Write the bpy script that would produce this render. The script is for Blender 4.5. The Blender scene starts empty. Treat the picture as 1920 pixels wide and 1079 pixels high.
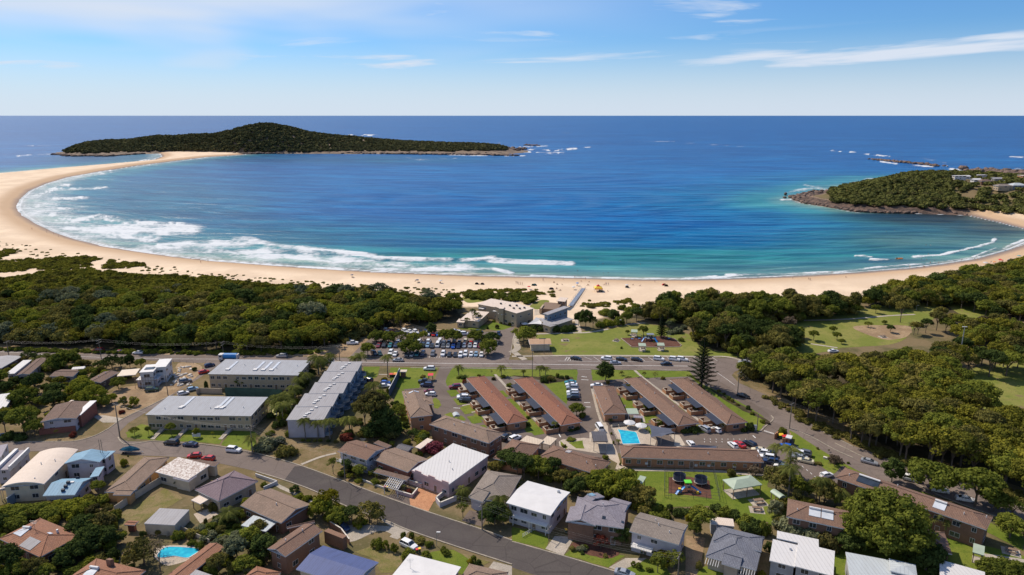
import bpy, math, random
import numpy as np
from mathutils import Vector
from mathutils.geometry import tessellate_polygon
SC = bpy.context.scene
COL = SC.collection
PI = math.pi
R = math.radians
random.seed(7)
NP = np.random.RandomState(11)

# ------------------------------------------------------------------ camera, sky, sun, exposure
FPX = 1281.0                       # focal length in photograph pixels (1920 wide)
CAMH = 100.0
PITCH = math.atan((539.5 - 217.0) / FPX)
cam_d = bpy.data.cameras.new('camera')
cam = bpy.data.objects.new('camera', cam_d)
COL.objects.link(cam)
cam.location = (0,0, CAMH)
cam.rotation_euler = (PI / 2 - PITCH, 0,0)
cam_d.sensor_width = 36.0
cam_d.lens = 36.0 * FPX / 1920.0
cam_d.clip_start = 1.0
cam_d.clip_end = 400000.0
SC.camera = cam

SUN_EL, SUN_AZ = R(49), R(-47)     # azimuth clockwise from straight ahead
world = bpy.data.worlds.new('World')
SC.world = world
world.use_nodes = True
wn, wl = world.node_tree.nodes, world.node_tree.links
wn.clear()
w_out = wn.new('ShaderNodeOutputWorld')
w_bg = wn.new('ShaderNodeBackground')
w_sky = wn.new('ShaderNodeTexSky')
w_sky.sky_type = 'NISHITA'
w_sky.sun_disc = False
w_sky.sun_elevation = SUN_EL
w_sky.sun_rotation = SUN_AZ
w_sky.altitude = 100
w_sky.air_density = 1.0
w_sky.dust_density = 0.3
w_sky.ozone_density = 3.0
w_bg.inputs['Strength'].default_value = 0.145


def wmath(op, a, b=None, c=None, clamp=False):
 n = wn.new('ShaderNodeMath'); n.operation = op; n.use_clamp = clamp
 for i, v in enumerate((a, b, c)):
  if v is None: continue
  if isinstance(v, (int, float)): n.inputs[i].default_value = v
  else: wl.new(v, n.inputs[i])
 return n.outputs[0]


def wsmooth(v, a, b):
 n = wn.new('ShaderNodeMapRange'); n.interpolation_type = 'SMOOTHSTEP'
 wl.new(v, n.inputs[0])
 n.inputs[1].default_value = a; n.inputs[2].default_value = b
 return n.outputs[0]


w_tc = wn.new('ShaderNodeTexCoord')
w_sep = wn.new('ShaderNodeSeparateXYZ')
wl.new(w_tc.outputs['Generated'], w_sep.inputs[0])
dx, dy, dz = w_sep.outputs
az = wmath('ARCTAN2', dx, dy)
# streaky cirrus: noise stretched along the horizon, tilted a little
def cirrus(sx, sz, tilt, lo, hi, seed, det=5.0):
 cmb = wn.new('ShaderNodeCombineXYZ')
 wl.new(wmath('MULTIPLY', az, sx), cmb.inputs[0])
 wl.new(wmath('MULTIPLY', wmath('ADD', dz, wmath('MULTIPLY', az, tilt)), sz), cmb.inputs[1])
 cmb.inputs[2].default_value = seed
 nz = wn.new('ShaderNodeTexNoise')
 nz.inputs['Scale'].default_value = 1.0
 nz.inputs['Detail'].default_value = det
 nz.inputs['Roughness'].default_value = 0.55
 nz.inputs['Distortion'].default_value = 0.35
 wl.new(cmb.outputs[0], nz.inputs['Vector'])
 return wsmooth(nz.outputs['Fac'], lo, hi)
c1 = wmath('MULTIPLY', cirrus(3.2,42,-0.03,0.46,0.68,3.3), wmath('MULTIPLY', wsmooth(dz, 0.035,0.065), wmath('SUBTRACT', 1.0, wsmooth(dz, 0.085,0.115))))
c2 = wmath('MULTIPLY', cirrus(6.0,50,0.02,0.54,0.74,9.1), wmath('MULTIPLY', wsmooth(dz, 0.04,0.08), 0.65))
c3 = wmath('MULTIPLY', cirrus(1.6,9,0.0,0.38,0.70,5.4,3.0), wmath('MULTIPLY', wmath('SUBTRACT', 1.0, wsmooth(az, -0.55,0.45)), 0.95))
low = wmath('MULTIPLY', wmath('SUBTRACT', 1.0, wsmooth(dz, 0.0,0.115)), 0.85)
cover = wmath('MAXIMUM', wmath('MAXIMUM', c1, c2), wmath('MAXIMUM', c3, low), clamp=True)
cover = wmath('MULTIPLY', cover, wsmooth(dz, -0.01,0.0))
w_mix = wn.new('ShaderNodeMix'); w_mix.data_type = 'RGBA'
wl.new(cover, w_mix.inputs[0])
w_blue = wn.new('ShaderNodeMix'); w_blue.data_type = 'RGBA'; w_blue.blend_type = 'MULTIPLY'
w_blue.inputs[0].default_value = 1.0
wl.new(w_sky.outputs[0], w_blue.inputs[6]); w_blue.inputs[7].default_value = (0.33,0.55,0.80,1)
wl.new(w_blue.outputs[2], w_mix.inputs[6])
w_mix.inputs[7].default_value = (4.6,5.1,5.9,1)
wl.new(w_mix.outputs[2], w_bg.inputs[0])
wl.new(w_bg.outputs[0], w_out.inputs[0])

sun_d = bpy.data.lights.new('sun', 'SUN')
sun = bpy.data.objects.new('sun', sun_d)
COL.objects.link(sun)
sun_d.energy = 4.6
sun_d.angle = R(0.5)
sun_d.color = (1.0,0.90,0.76)
_sd = Vector((math.sin(SUN_AZ) * math.cos(SUN_EL), math.cos(SUN_AZ) * math.cos(SUN_EL), math.sin(SUN_EL)))
sun.rotation_euler = _sd.to_track_quat('Z', 'Y').to_euler()
sun.location = (-200,200,300)
SC.view_settings.view_transform = 'Standard'
SC.view_settings.look = 'None'
SC.view_settings.gamma = 1
SC.view_settings.exposure = 0.06
SC.view_settings.use_curve_mapping = False
SC.cycles.max_bounces = 5
SC.cycles.diffuse_bounces = 2
SC.cycles.glossy_bounces = 2
SC.cycles.transmission_bounces = 2
SC.cycles.transparent_max_bounces = 6

# ------------------------------------------------------------------ surveying: a sighting in the photograph -> a point on the level z
_cp, _sp = math.cos(PITCH), math.sin(PITCH)


def P(p, z=0.0):
 u, v = (p[0] - 960.0) / FPX, (p[1] - 539.5) / FPX
 X, Y, Z = u, _cp - v * _sp, -(_sp + v * _cp)
 t = (z - CAMH) / Z
 return Vector((X * t, Y * t, z))


def PN(px, py, z):
 u, v = (px - 960.0) / FPX, (py - 539.5) / FPX
 t = (z - CAMH) / (-(_sp + v * _cp))
 return u * t, (_cp - v * _sp) * t


def SCR(x, y, z=0.0):
 f = y * _cp + (CAMH - z) * _sp
 d = (CAMH - z) * _cp - y * _sp
 return 960 + FPX * x / f, 539.5 + FPX * d / f


def crop(ox, oy, s):
 return lambda *a: [(ox + a[i] / s, oy + a[i + 1] / s) for i in range(0, len(a), 2)] if len(a) > 2 else (ox + a[0] / s, oy + a[1] / s)


T1, T2, T3, T4 = [crop(480 * i, 620,3.996) for i in range(4)]
B1, B2, B3, B4 = [crop(480 * i, 809,3.996) for i in range(4)]
M1, M2, M5 = crop(0,400,3.996), crop(480,440,3.996), crop(1440,440,3.996)
M3, M4 = crop(820,520,5.994), crop(1140,520,5.994)
Q1, Q2, Q3, Q4 = crop(0,640,7.99), crop(240,640,7.99), crop(1120,770,7.99), crop(900,780,7.99)
Q5, Q6, Q7, Q8 = crop(1240,870,7.99), crop(600,740,7.99), crop(660,660,7.99), crop(1000,500,7.99)
Q9, QA = crop(1680,450,7.99), crop(0,820,7.99)
R1, R2 = crop(640,590,11.99), crop(800,590,11.99)
V1, V2 = crop(1720,320,9.6), crop(1400,780,9.6)
W1, W2, W3 = crop(0,200,2.997), crop(640,200,2.997), crop(1280,200,2.997)
FULL = crop(0,0,1)

# ------------------------------------------------------------------ materials
MATS = {}


class NT:
 def __init__(s, name):
  s.m = bpy.data.materials.new(name); s.m.use_nodes = True
  s.n, s.l = s.m.node_tree.nodes, s.m.node_tree.links
  s.p = s.n['Principled BSDF']
  s.out = s.n['Material Output']
  MATS[name] = s.m

 def new(s, t, **kw):
  n = s.n.new(t)
  for k, v in kw.items(): setattr(n, k, v)
  return n

 def put(s, inp, v):
  if v is None: return
  if hasattr(v, 'is_linked'): s.l.new(v, inp)
  elif isinstance(v, tuple): inp.default_value = v if len(v) == 4 or len(inp.default_value) == 3 else v + (1,)
  else: inp.default_value = v

 def math(s, op, a, b=None, clamp=False):
  n = s.new('ShaderNodeMath', operation=op, use_clamp=clamp)
  s.put(n.inputs[0], a); s.put(n.inputs[1], b)
  return n.outputs[0]

 def mix(s, f, a, b, mode='MIX'):
  n = s.new('ShaderNodeMix', data_type='RGBA', blend_type=mode)
  s.put(n.inputs[0], f); s.put(n.inputs[6], a); s.put(n.inputs[7], b)
  return n.outputs[2]

 def ramp(s, v, lo, hi):
  n = s.new('ShaderNodeMapRange', interpolation_type='SMOOTHSTEP')
  s.put(n.inputs[0], v); n.inputs[1].default_value = lo; n.inputs[2].default_value = hi
  return n.outputs[0]

 def coords(s, kind='pos', scale=(1,1,1)):
  if kind == 'pos': v = s.new('ShaderNodeNewGeometry').outputs['Position']
  else:
   v = s.new('ShaderNodeTexCoord').outputs[{'obj': 'Object', 'uv': 'UV'}[kind]]
  if scale != (1,1,1):
   m = s.new('ShaderNodeVectorMath', operation='MULTIPLY')
   s.l.new(v, m.inputs[0]); m.inputs[1].default_value = scale
   v = m.outputs[0]
  return v

 def noise(s, v, scale, detail=4.0, rough=0.55, dist=0.0):
  n = s.new('ShaderNodeTexNoise')
  s.l.new(v, n.inputs['Vector'])
  n.inputs['Scale'].default_value = scale; n.inputs['Detail'].default_value = detail
  n.inputs['Roughness'].default_value = rough; n.inputs['Distortion'].default_value = dist
  return n.outputs['Fac']

 def bump(s, h, strength, dist=0.1):
  b = s.new('ShaderNodeBump')
  s.put(b.inputs['Height'], h); b.inputs['Strength'].default_value = strength
  b.inputs['Distance'].default_value = dist
  s.l.new(b.outputs[0], s.p.inputs['Normal'])

 def new_y(s, v, k=1):
  n = s.new('ShaderNodeSeparateXYZ'); s.l.new(v, n.inputs[0])
  return n.outputs[k]

 def attr(s, name):
  return s.new('ShaderNodeAttribute', attribute_name=name)


def flat(name, c, rough=0.6, var=0.12, scale=0.6, metal=0.0, kind='pos', spec=0.5, bump=0.0):
 t = NT(name)
 v = t.coords(kind)
 f = t.noise(v, scale, 5,0.6)
 a = tuple(x * (1 - var) for x in c); b = tuple(min(1, x * (1 + var)) for x in c)
 t.put(t.p.inputs['Base Color'], t.mix(t.ramp(f, 0.3,0.7), a, b))
 t.p.inputs['Roughness'].default_value = rough
 t.p.inputs['Metallic'].default_value = metal
 t.p.inputs['Specular IOR Level'].default_value = spec
 if bump: t.bump(t.noise(v, scale * 6,4), bump, 0.05)
 return t.m


def ground_mat(name, c1, c2, c3, s1=0.05, s2=0.8, rough=0.95, bump=0.3, lo=0.42, hi=0.6, c4=None):
 """three tones: broad patches, small clumps, fine grain"""
 t = NT(name)
 v = t.coords('pos')
 base = t.mix(t.ramp(t.noise(v, s1,5,0.6,0.4), lo, hi), c1, c2)
 base = t.mix(t.ramp(t.noise(v, s2,6,0.7), 0.48,0.72), base, c3)
 fine = t.noise(v, 3.5,5,0.75)
 base = t.mix(1.0, base, t.mix(t.ramp(fine, 0.3,0.7),(0.72,0.72,0.72),(1.22,1.22,1.22)), 'MULTIPLY')
 if c4: base = t.mix(t.ramp(t.noise(v, s1 * 3.1,4,0.7), 0.60,0.66), base, c4)
 t.put(t.p.inputs['Base Color'], base)
 t.p.inputs['Roughness'].default_value = rough
 t.p.inputs['Specular IOR Level'].default_value = 0.15
 t.bump(fine, bump, 0.15)
 return t.m


def tile_mat(name, c1, c2, dirt=(0.10,0.085,0.07)):
 t = NT(name)
 uv = t.coords('uv')
 sep = t.new('ShaderNodeSeparateXYZ'); t.l.new(uv, sep.inputs[0])
 v = t.coords('pos')
 br = t.new('ShaderNodeTexBrick')
 t.l.new(uv, br.inputs['Vector'])
 br.inputs['Scale'].default_value = 1.0
 br.inputs['Brick Width'].default_value = 0.33; br.inputs['Row Height'].default_value = 0.36
 br.inputs['Mortar Size'].default_value = 0.03
 br.inputs['Color1'].default_value = c1 + (1,); br.inputs['Color2'].default_value = c2 + (1,)
 br.inputs['Mortar'].default_value = tuple(x * 0.45 for x in c1) + (1,)
 blot = t.ramp(t.noise(v, 0.45,6,0.7,0.6), 0.40,0.75)
 base = t.mix(t.math('MULTIPLY', blot, 0.68), br.outputs['Color'], dirt)
 base = t.mix(t.math('MULTIPLY', t.ramp(t.noise(v, 2.2,5,0.8), 0.55,0.7), 0.35), base, tuple(min(1, x * 1.5) for x in c2))
 t.put(t.p.inputs['Base Color'], base)
 t.p.inputs['Roughness'].default_value = 0.85
 t.p.inputs['Specular IOR Level'].default_value = 0.2
 saw = t.math('FRACT', t.math('DIVIDE', sep.outputs[1], 0.36))
 wav = t.math('SINE', t.math('MULTIPLY', sep.outputs[0], 2 * PI / 0.33))
 t.bump(t.math('ADD', t.math('MULTIPLY', saw, -1.0), t.math('MULTIPLY', wav, 0.4)), 0.6,0.06)
 return t.m


def metal_roof(name, c, pitch=0.75, stain=0.25, rough=0.6):
 t = NT(name)
 uv = t.coords('uv')
 sep = t.new('ShaderNodeSeparateXYZ'); t.l.new(uv, sep.inputs[0])
 v = t.coords('pos')
 f = t.math('FRACT', t.math('DIVIDE', sep.outputs[0], pitch))
 rib = t.math('MULTIPLY', t.math('GREATER_THAN', f, 0.0), t.math('LESS_THAN', f, 0.14))
 sheet = t.math('FRACT', t.math('DIVIDE', sep.outputs[1], 5.1))
 seam = t.math('LESS_THAN', sheet, 0.012)
 st = t.ramp(t.noise(t.coords('uv', (1.1,0.25,1)), 0.7,6,0.7), 0.4,0.75)
 base = t.mix(t.math('MULTIPLY', st, min(1, stain * 1.7)), c, tuple(x * y for x, y in zip(c, (0.55,0.48,0.42))))
 base = t.mix(t.math('MULTIPLY', t.math('MAXIMUM', rib, seam), 0.30), base, tuple(x * 0.4 for x in c))
 t.put(t.p.inputs['Base Color'], base)
 t.p.inputs['Roughness'].default_value = rough
 t.p.inputs['Specular IOR Level'].default_value = 0.2
 t.bump(rib, 0.5,0.05)
 return t.m


def brick_mat(name, c1, c2, mortar=(0.30,0.27,0.23)):
 t = NT(name)
 uv = t.coords('uv')
 br = t.new('ShaderNodeTexBrick')
 t.l.new(uv, br.inputs['Vector'])
 br.inputs['Scale'].default_value = 1.0
 br.inputs['Brick Width'].default_value = 0.24; br.inputs['Row Height'].default_value = 0.086
 br.inputs['Mortar Size'].default_value = 0.01
 br.inputs['Color1'].default_value = c1 + (1,); br.inputs['Color2'].default_value = c2 + (1,)
 br.inputs['Mortar'].default_value = mortar + (1,)
 v = t.coords('pos')
 t.put(t.p.inputs['Base Color'], t.mix(t.math('MULTIPLY', t.ramp(t.noise(v, 0.8,5,0.7), 0.45,0.75), 0.35), br.outputs['Color'], tuple(x * 0.5 for x in c1)))
 t.p.inputs['Roughness'].default_value = 0.9
 return t.m


def leaf_mat(name, dark, light, trans=0.25, odd=None):
 t = NT(name)
 g = t.new('ShaderNodeNewGeometry')
 oi = t.new('ShaderNodeObjectInfo')
 v = g.outputs['Position']
 f = t.math('ADD', t.math('MULTIPLY', g.outputs['Random Per Island'], 0.40), t.math('MULTIPLY', oi.outputs['Random'], 0.60))
 f = t.math('ADD', f, t.math('MULTIPLY', t.math('SUBTRACT', t.noise(v, 0.16,3), 0.5), 0.9), clamp=True)
 base = t.mix(f, dark, light)
 if odd:
  base = t.mix(t.math('MULTIPLY', t.ramp(t.noise(v, 0.09,3), 0.52,0.68), 0.75), base, odd)
 t.n.remove(t.p)
 d = t.new('ShaderNodeBsdfDiffuse'); tr = t.new('ShaderNodeBsdfTranslucent'); mx = t.new('ShaderNodeMixShader')
 t.l.new(base, d.inputs[0]); t.l.new(base, tr.inputs[0])
 mx.inputs[0].default_value = trans
 t.l.new(d.outputs[0], mx.inputs[1]); t.l.new(tr.outputs[0], mx.inputs[2])
 t.l.new(mx.outputs[0], t.out.inputs[0])
 return t.m


leaf_mat('leaf_green', (0.0827,0.1021,0.0196),(0.2209,0.2338,0.0362), 0.25)
leaf_mat('leaf_bright', (0.0875,0.1134,0.0195),(0.3007,0.2959,0.0341), 0.3)
leaf_mat('leaf_dark', (0.0371,0.0547,0.0158),(0.0972,0.1255,0.0325), 0.2)
leaf_mat('leaf_olive', (0.0953,0.0932,0.0293),(0.2546,0.2139,0.0507), 0.22, (0.060,0.052,0.024))
leaf_mat('leaf_wood', (0.1021,0.1069,0.0196),(0.2727,0.2451,0.0325), 0.25, (0.048,0.042,0.018))
leaf_mat('leaf_grey', (0.0847,0.1104,0.0644),(0.2465,0.2438,0.1255), 0.2)
leaf_mat('leaf_yellow', (0.1045,0.0993,0.0125),(0.286,0.242,0.022), 0.3)
leaf_mat('leaf_red', (0.095,0.019,0.0142),(0.26,0.075,0.05), 0.3)
leaf_mat('leaf_pink', (0.1881,0.0428,0.0599),(0.378,0.144,0.162), 0.3)
leaf_mat('leaf_palm', (0.0627,0.0741,0.0199),(0.2112,0.2184,0.0525), 0.25)
leaf_mat('leaf_pine', (0.0068,0.016,0.0068),(0.0288,0.0456,0.0168), 0.12)
leaf_mat('leaf_bare', (0.1045,0.0784,0.0522),(0.22,0.165,0.11), 0.1)
leaf_mat('leaf_head', (0.048,0.056,0.020),(0.165,0.165,0.048), 0.15, (0.085,0.075,0.036))
leaf_mat('leaf_far', (0.058,0.060,0.028),(0.125,0.120,0.052), 0.1, (0.095,0.080,0.045))
leaf_mat('grass_blade', (0.0665,0.095,0.019),(0.2,0.22,0.05), 0.3)
flat('bark', (0.13,0.10,0.075), 0.95,0.3,3, kind='obj')
flat('palm_bark', (0.20,0.17,0.135), 0.95,0.3,3, kind='obj')
ground_mat('lawn', (0.120,0.160,0.018),(0.165,0.185,0.028),(0.085,0.125,0.016), 0.06,0.5)
ground_mat('park_lawn', (0.165,0.185,0.034),(0.230,0.215,0.058),(0.125,0.155,0.030), 0.035,0.4, c4=(0.19,0.145,0.065))
ground_mat('dry_grass', (0.165,0.120,0.055),(0.235,0.165,0.090),(0.115,0.110,0.035), 0.12,0.7)
ground_mat('mixed_lawn', (0.175,0.150,0.050),(0.235,0.175,0.085),(0.110,0.125,0.030), 0.14,0.7)
ground_mat('sandy_dirt', (0.36,0.25,0.15),(0.27,0.18,0.105),(0.20,0.15,0.08), 0.10,0.6)
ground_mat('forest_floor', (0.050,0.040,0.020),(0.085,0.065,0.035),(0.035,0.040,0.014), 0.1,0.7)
ground_mat('mulch', (0.105,0.048,0.034),(0.14,0.065,0.045),(0.075,0.035,0.025), 0.2,1.2)
ground_mat('concrete', (0.44,0.38,0.31),(0.37,0.32,0.26),(0.30,0.26,0.21), 0.15,0.9,0.85,0.1)
ground_mat('paving', (0.50,0.42,0.33),(0.44,0.36,0.28),(0.38,0.31,0.24), 0.2,1.0,0.85,0.1)
ground_mat('terracotta', (0.50,0.25,0.13),(0.44,0.21,0.11),(0.38,0.18,0.09), 0.2,1.0,0.85,0.1)
ground_mat('kerb', (0.38,0.32,0.25),(0.30,0.26,0.21),(0.22,0.19,0.15), 0.3,1.0,0.85,0.1)


def asphalt(name, c, patch, track):
 t = NT(name)
 v = t.coords('pos')
 b = t.mix(t.ramp(t.noise(v, 0.05,5,0.65,0.8), 0.4,0.65), c, patch)
 b = t.mix(t.ramp(t.noise(v, 0.5,6,0.75), 0.55,0.75), b, track)
 fine = t.noise(v, 5,5,0.8)
 b = t.mix(1.0, b, t.mix(t.ramp(fine, 0.3,0.7),(0.78,0.78,0.78),(1.2,1.2,1.2)), 'MULTIPLY')
 cel = t.new('ShaderNodeTexVoronoi'); cel.inputs['Scale'].default_value = 0.07; cel.inputs['Randomness'].default_value = 1.0
 t.l.new(v, cel.inputs['Vector'])
 sc_ = t.new('ShaderNodeSeparateColor'); t.l.new(cel.outputs['Color'], sc_.inputs[0])
 b = t.mix(t.math('MULTIPLY', t.math('GREATER_THAN', sc_.outputs[0], 0.78), 0.35), b, tuple(x * 0.7 for x in c))
 b = t.mix(t.math('MULTIPLY', t.ramp(t.noise(t.coords('pos', (1,1,1)), 1.6,4,0.7), 0.66,0.74), 0.5), b, tuple(x * 0.5 for x in c))
 crk = t.new('ShaderNodeTexVoronoi', feature='DISTANCE_TO_EDGE'); crk.inputs['Scale'].default_value = 0.13
 t.l.new(v, crk.inputs['Vector'])
 b = t.mix(t.math('MULTIPLY', t.math('LESS_THAN', crk.outputs['Distance'], 0.012), 0.35), b, tuple(x * 0.4 for x in c))
 t.put(t.p.inputs['Base Color'], b)
 t.p.inputs['Roughness'].default_value = 0.9
 t.p.inputs['Specular IOR Level'].default_value = 0.25
 t.bump(fine, 0.2,0.03)


asphalt('asphalt_warm', (0.145,0.110,0.090),(0.175,0.138,0.115),(0.115,0.088,0.074))
asphalt('asphalt_road', (0.165,0.128,0.108),(0.205,0.162,0.138),(0.125,0.10,0.092))
asphalt('asphalt_new', (0.075,0.062,0.058),(0.092,0.078,0.07),(0.062,0.052,0.048))
flat('road_paint', (0.74,0.72,0.68), 0.8,0.2,1.2)
flat('white_paint', (0.60,0.58,0.56), 0.55,0.05)
flat('white_roof', (0.62,0.595,0.575), 0.6,0.05,0.4)
flat('cream_roof', (0.60,0.50,0.38), 0.6,0.06,0.3)
flat('cream_wall', (0.55,0.46,0.34), 0.85,0.1)
flat('tan_wall', (0.40,0.33,0.25), 0.85,0.12)
flat('lilac_wall', (0.46,0.42,0.44), 0.85,0.08)
flat('pink_wall', (0.52,0.36,0.34), 0.85,0.08)
flat('grey_wall', (0.33,0.32,0.32), 0.85,0.1)
flat('bluegrey_wall', (0.22,0.27,0.32), 0.8,0.1)
flat('dark_wall', (0.10,0.075,0.065), 0.85,0.15)
flat('render_wall', (0.62,0.56,0.48), 0.85,0.06)
flat('orange_wall', (0.55,0.30,0.12), 0.85,0.08)
flat('timber', (0.20,0.13,0.085), 0.85,0.2,2.0)
flat('pole_wood', (0.19,0.155,0.12), 0.9,0.2,2.0)
flat('grey_metal', (0.40,0.41,0.42), 0.4,0.1,1,0.6)
flat('dark_metal', (0.05,0.05,0.055), 0.5,0.1)
flat('wire', (0.22,0.21,0.20), 0.5,0.05)
flat('glass', (0.030,0.038,0.048), 0.12,0.3,0.4, spec=0.8)
flat('sky_glass', (0.55,0.57,0.6), 0.25,0.1)
flat('frame_white', (0.66,0.64,0.62), 0.5,0.03)
flat('tyre', (0.02,0.02,0.02), 0.85,0.1)
flat('rim', (0.42,0.42,0.43), 0.35,0.05, metal=0.6)
flat('lamp_clear', (0.75,0.75,0.78), 0.2,0.02)
flat('lamp_red', (0.35,0.02,0.02), 0.3,0.02)
flat('red_plastic', (0.62,0.035,0.03), 0.5,0.05)
flat('yellow_plastic', (0.80,0.52,0.03), 0.5,0.05)
flat('green_plastic', (0.13,0.62,0.04), 0.5,0.05)
flat('blue_plastic', (0.02,0.22,0.55), 0.45,0.05)
flat('orange_fabric', (0.75,0.25,0.06), 0.8,0.05)
flat('dark_green', (0.03,0.07,0.05), 0.7,0.1)
flat('green_roof', (0.34,0.40,0.30), 0.55,0.06)
flat('shade_cloth', (0.075,0.085,0.12), 0.9,0.08)
flat('green_net', (0.035,0.085,0.075), 0.9,0.2)
flat('skin', (0.45,0.27,0.18), 0.6,0.1)
flat('blue_cover', (0.010,0.060,0.105), 0.95,0.3,1.5, spec=.1)
flat('teal_fabric', (0.10,0.30,0.30), 0.8,0.1)
flat('court', (0.36,0.34,0.12), 0.9,0.15,0.4)
brick_mat('brick_orange', (0.42,0.19,0.09),(0.50,0.24,0.12),(0.30,0.17,0.10))
brick_mat('brick_brown', (0.21,0.105,0.065),(0.27,0.145,0.09),(0.17,0.105,0.07))
brick_mat('brick_tan', (0.44,0.33,0.21),(0.50,0.38,0.25),(0.36,0.29,0.20))
brick_mat('brick_red', (0.24,0.08,0.055),(0.29,0.11,0.075),(0.19,0.09,0.065))
tile_mat('tile_red', (0.255,0.108,0.068),(0.31,0.14,0.09),(0.20,0.095,0.065))
tile_mat('tile_brown', (0.215,0.125,0.088),(0.26,0.16,0.115),(0.15,0.10,0.078))
tile_mat('tile_tan', (0.27,0.185,0.135),(0.32,0.225,0.17),(0.17,0.125,0.095))
tile_mat('tile_dark', (0.18,0.115,0.09),(0.23,0.155,0.12),(0.11,0.08,0.065))
tile_mat('tile_orange', (0.30,0.14,0.085),(0.37,0.185,0.115),(0.20,0.11,0.075))
tile_mat('tile_greybrown', (0.25,0.205,0.175),(0.30,0.25,0.21),(0.16,0.13,0.11))
tile_mat('tile_purple', (0.22,0.16,0.175),(0.27,0.20,0.215),(0.17,0.12,0.125))
tile_mat('tile_slate', (0.17,0.175,0.205),(0.215,0.22,0.255),(0.12,0.12,0.14))
tile_mat('tile_lilac', (0.25,0.225,0.255),(0.31,0.28,0.31),(0.17,0.145,0.16))
metal_roof('metal_grey', (0.34,0.345,0.365), 0.75,0.2)
metal_roof('metal_stone', (0.33,0.315,0.32), 0.75,0.2)
metal_roof('metal_skyblue', (0.20,0.34,0.45), 0.85,0.25)
metal_roof('metal_blue', (0.085,0.11,0.24), 0.55,0.25)
metal_roof('metal_pale', (0.46,0.49,0.50), 0.8,0.15)
metal_roof('metal_beige', (0.60,0.49,0.37), 0.8,0.15)
metal_roof('metal_orange', (0.50,0.31,0.19), 0.5,0.2)
metal_roof('metal_white', (0.60,0.575,0.555), 0.9,0.06)
metal_roof('metal_cream', (0.68,0.56,0.46), 0.45,0.12)
metal_roof('metal_charcoal', (0.10,0.095,0.105), 0.75,0.2)
metal_roof('metal_lilac', (0.28,0.25,0.28), 0.75,0.2)
metal_roof('metal_navy', (0.035,0.042,0.065), 0.75,0.2)
t = NT('patchy_white')
v = t.coords('pos')
t.put(t.p.inputs['Base Color'], t.mix(t.ramp(t.noise(v, 1.6,6,0.75,0.5), 0.42,0.56),(0.30,0.21,0.17),(0.62,0.565,0.51)))
t.p.inputs['Roughness'].default_value = 0.7
t = NT('rock')
v = t.coords('pos')
t.put(t.p.inputs['Base Color'], t.mix(t.ramp(t.noise(v, 0.22,6,0.75), 0.4,0.62),(0.055,0.040,0.034),(0.23,0.145,0.105)))
t.p.inputs['Roughness'].default_value = 0.9
t = NT('pool_water')
v = t.coords('pos')
vo = t.new('ShaderNodeTexVoronoi', feature='SMOOTH_F1'); vo.inputs['Scale'].default_value = 0.9
t.l.new(v, vo.inputs['Vector'])
t.put(t.p.inputs['Base Color'], t.mix(t.ramp(vo.outputs['Distance'], 0.1,0.7),(0.03,0.50,0.62),(0.012,0.33,0.50)))
t.p.inputs['Roughness'].default_value = 0.12
t.bump(t.noise(v, 1.5,3), 0.3,0.1)


def M(n): return MATS[n]


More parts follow.
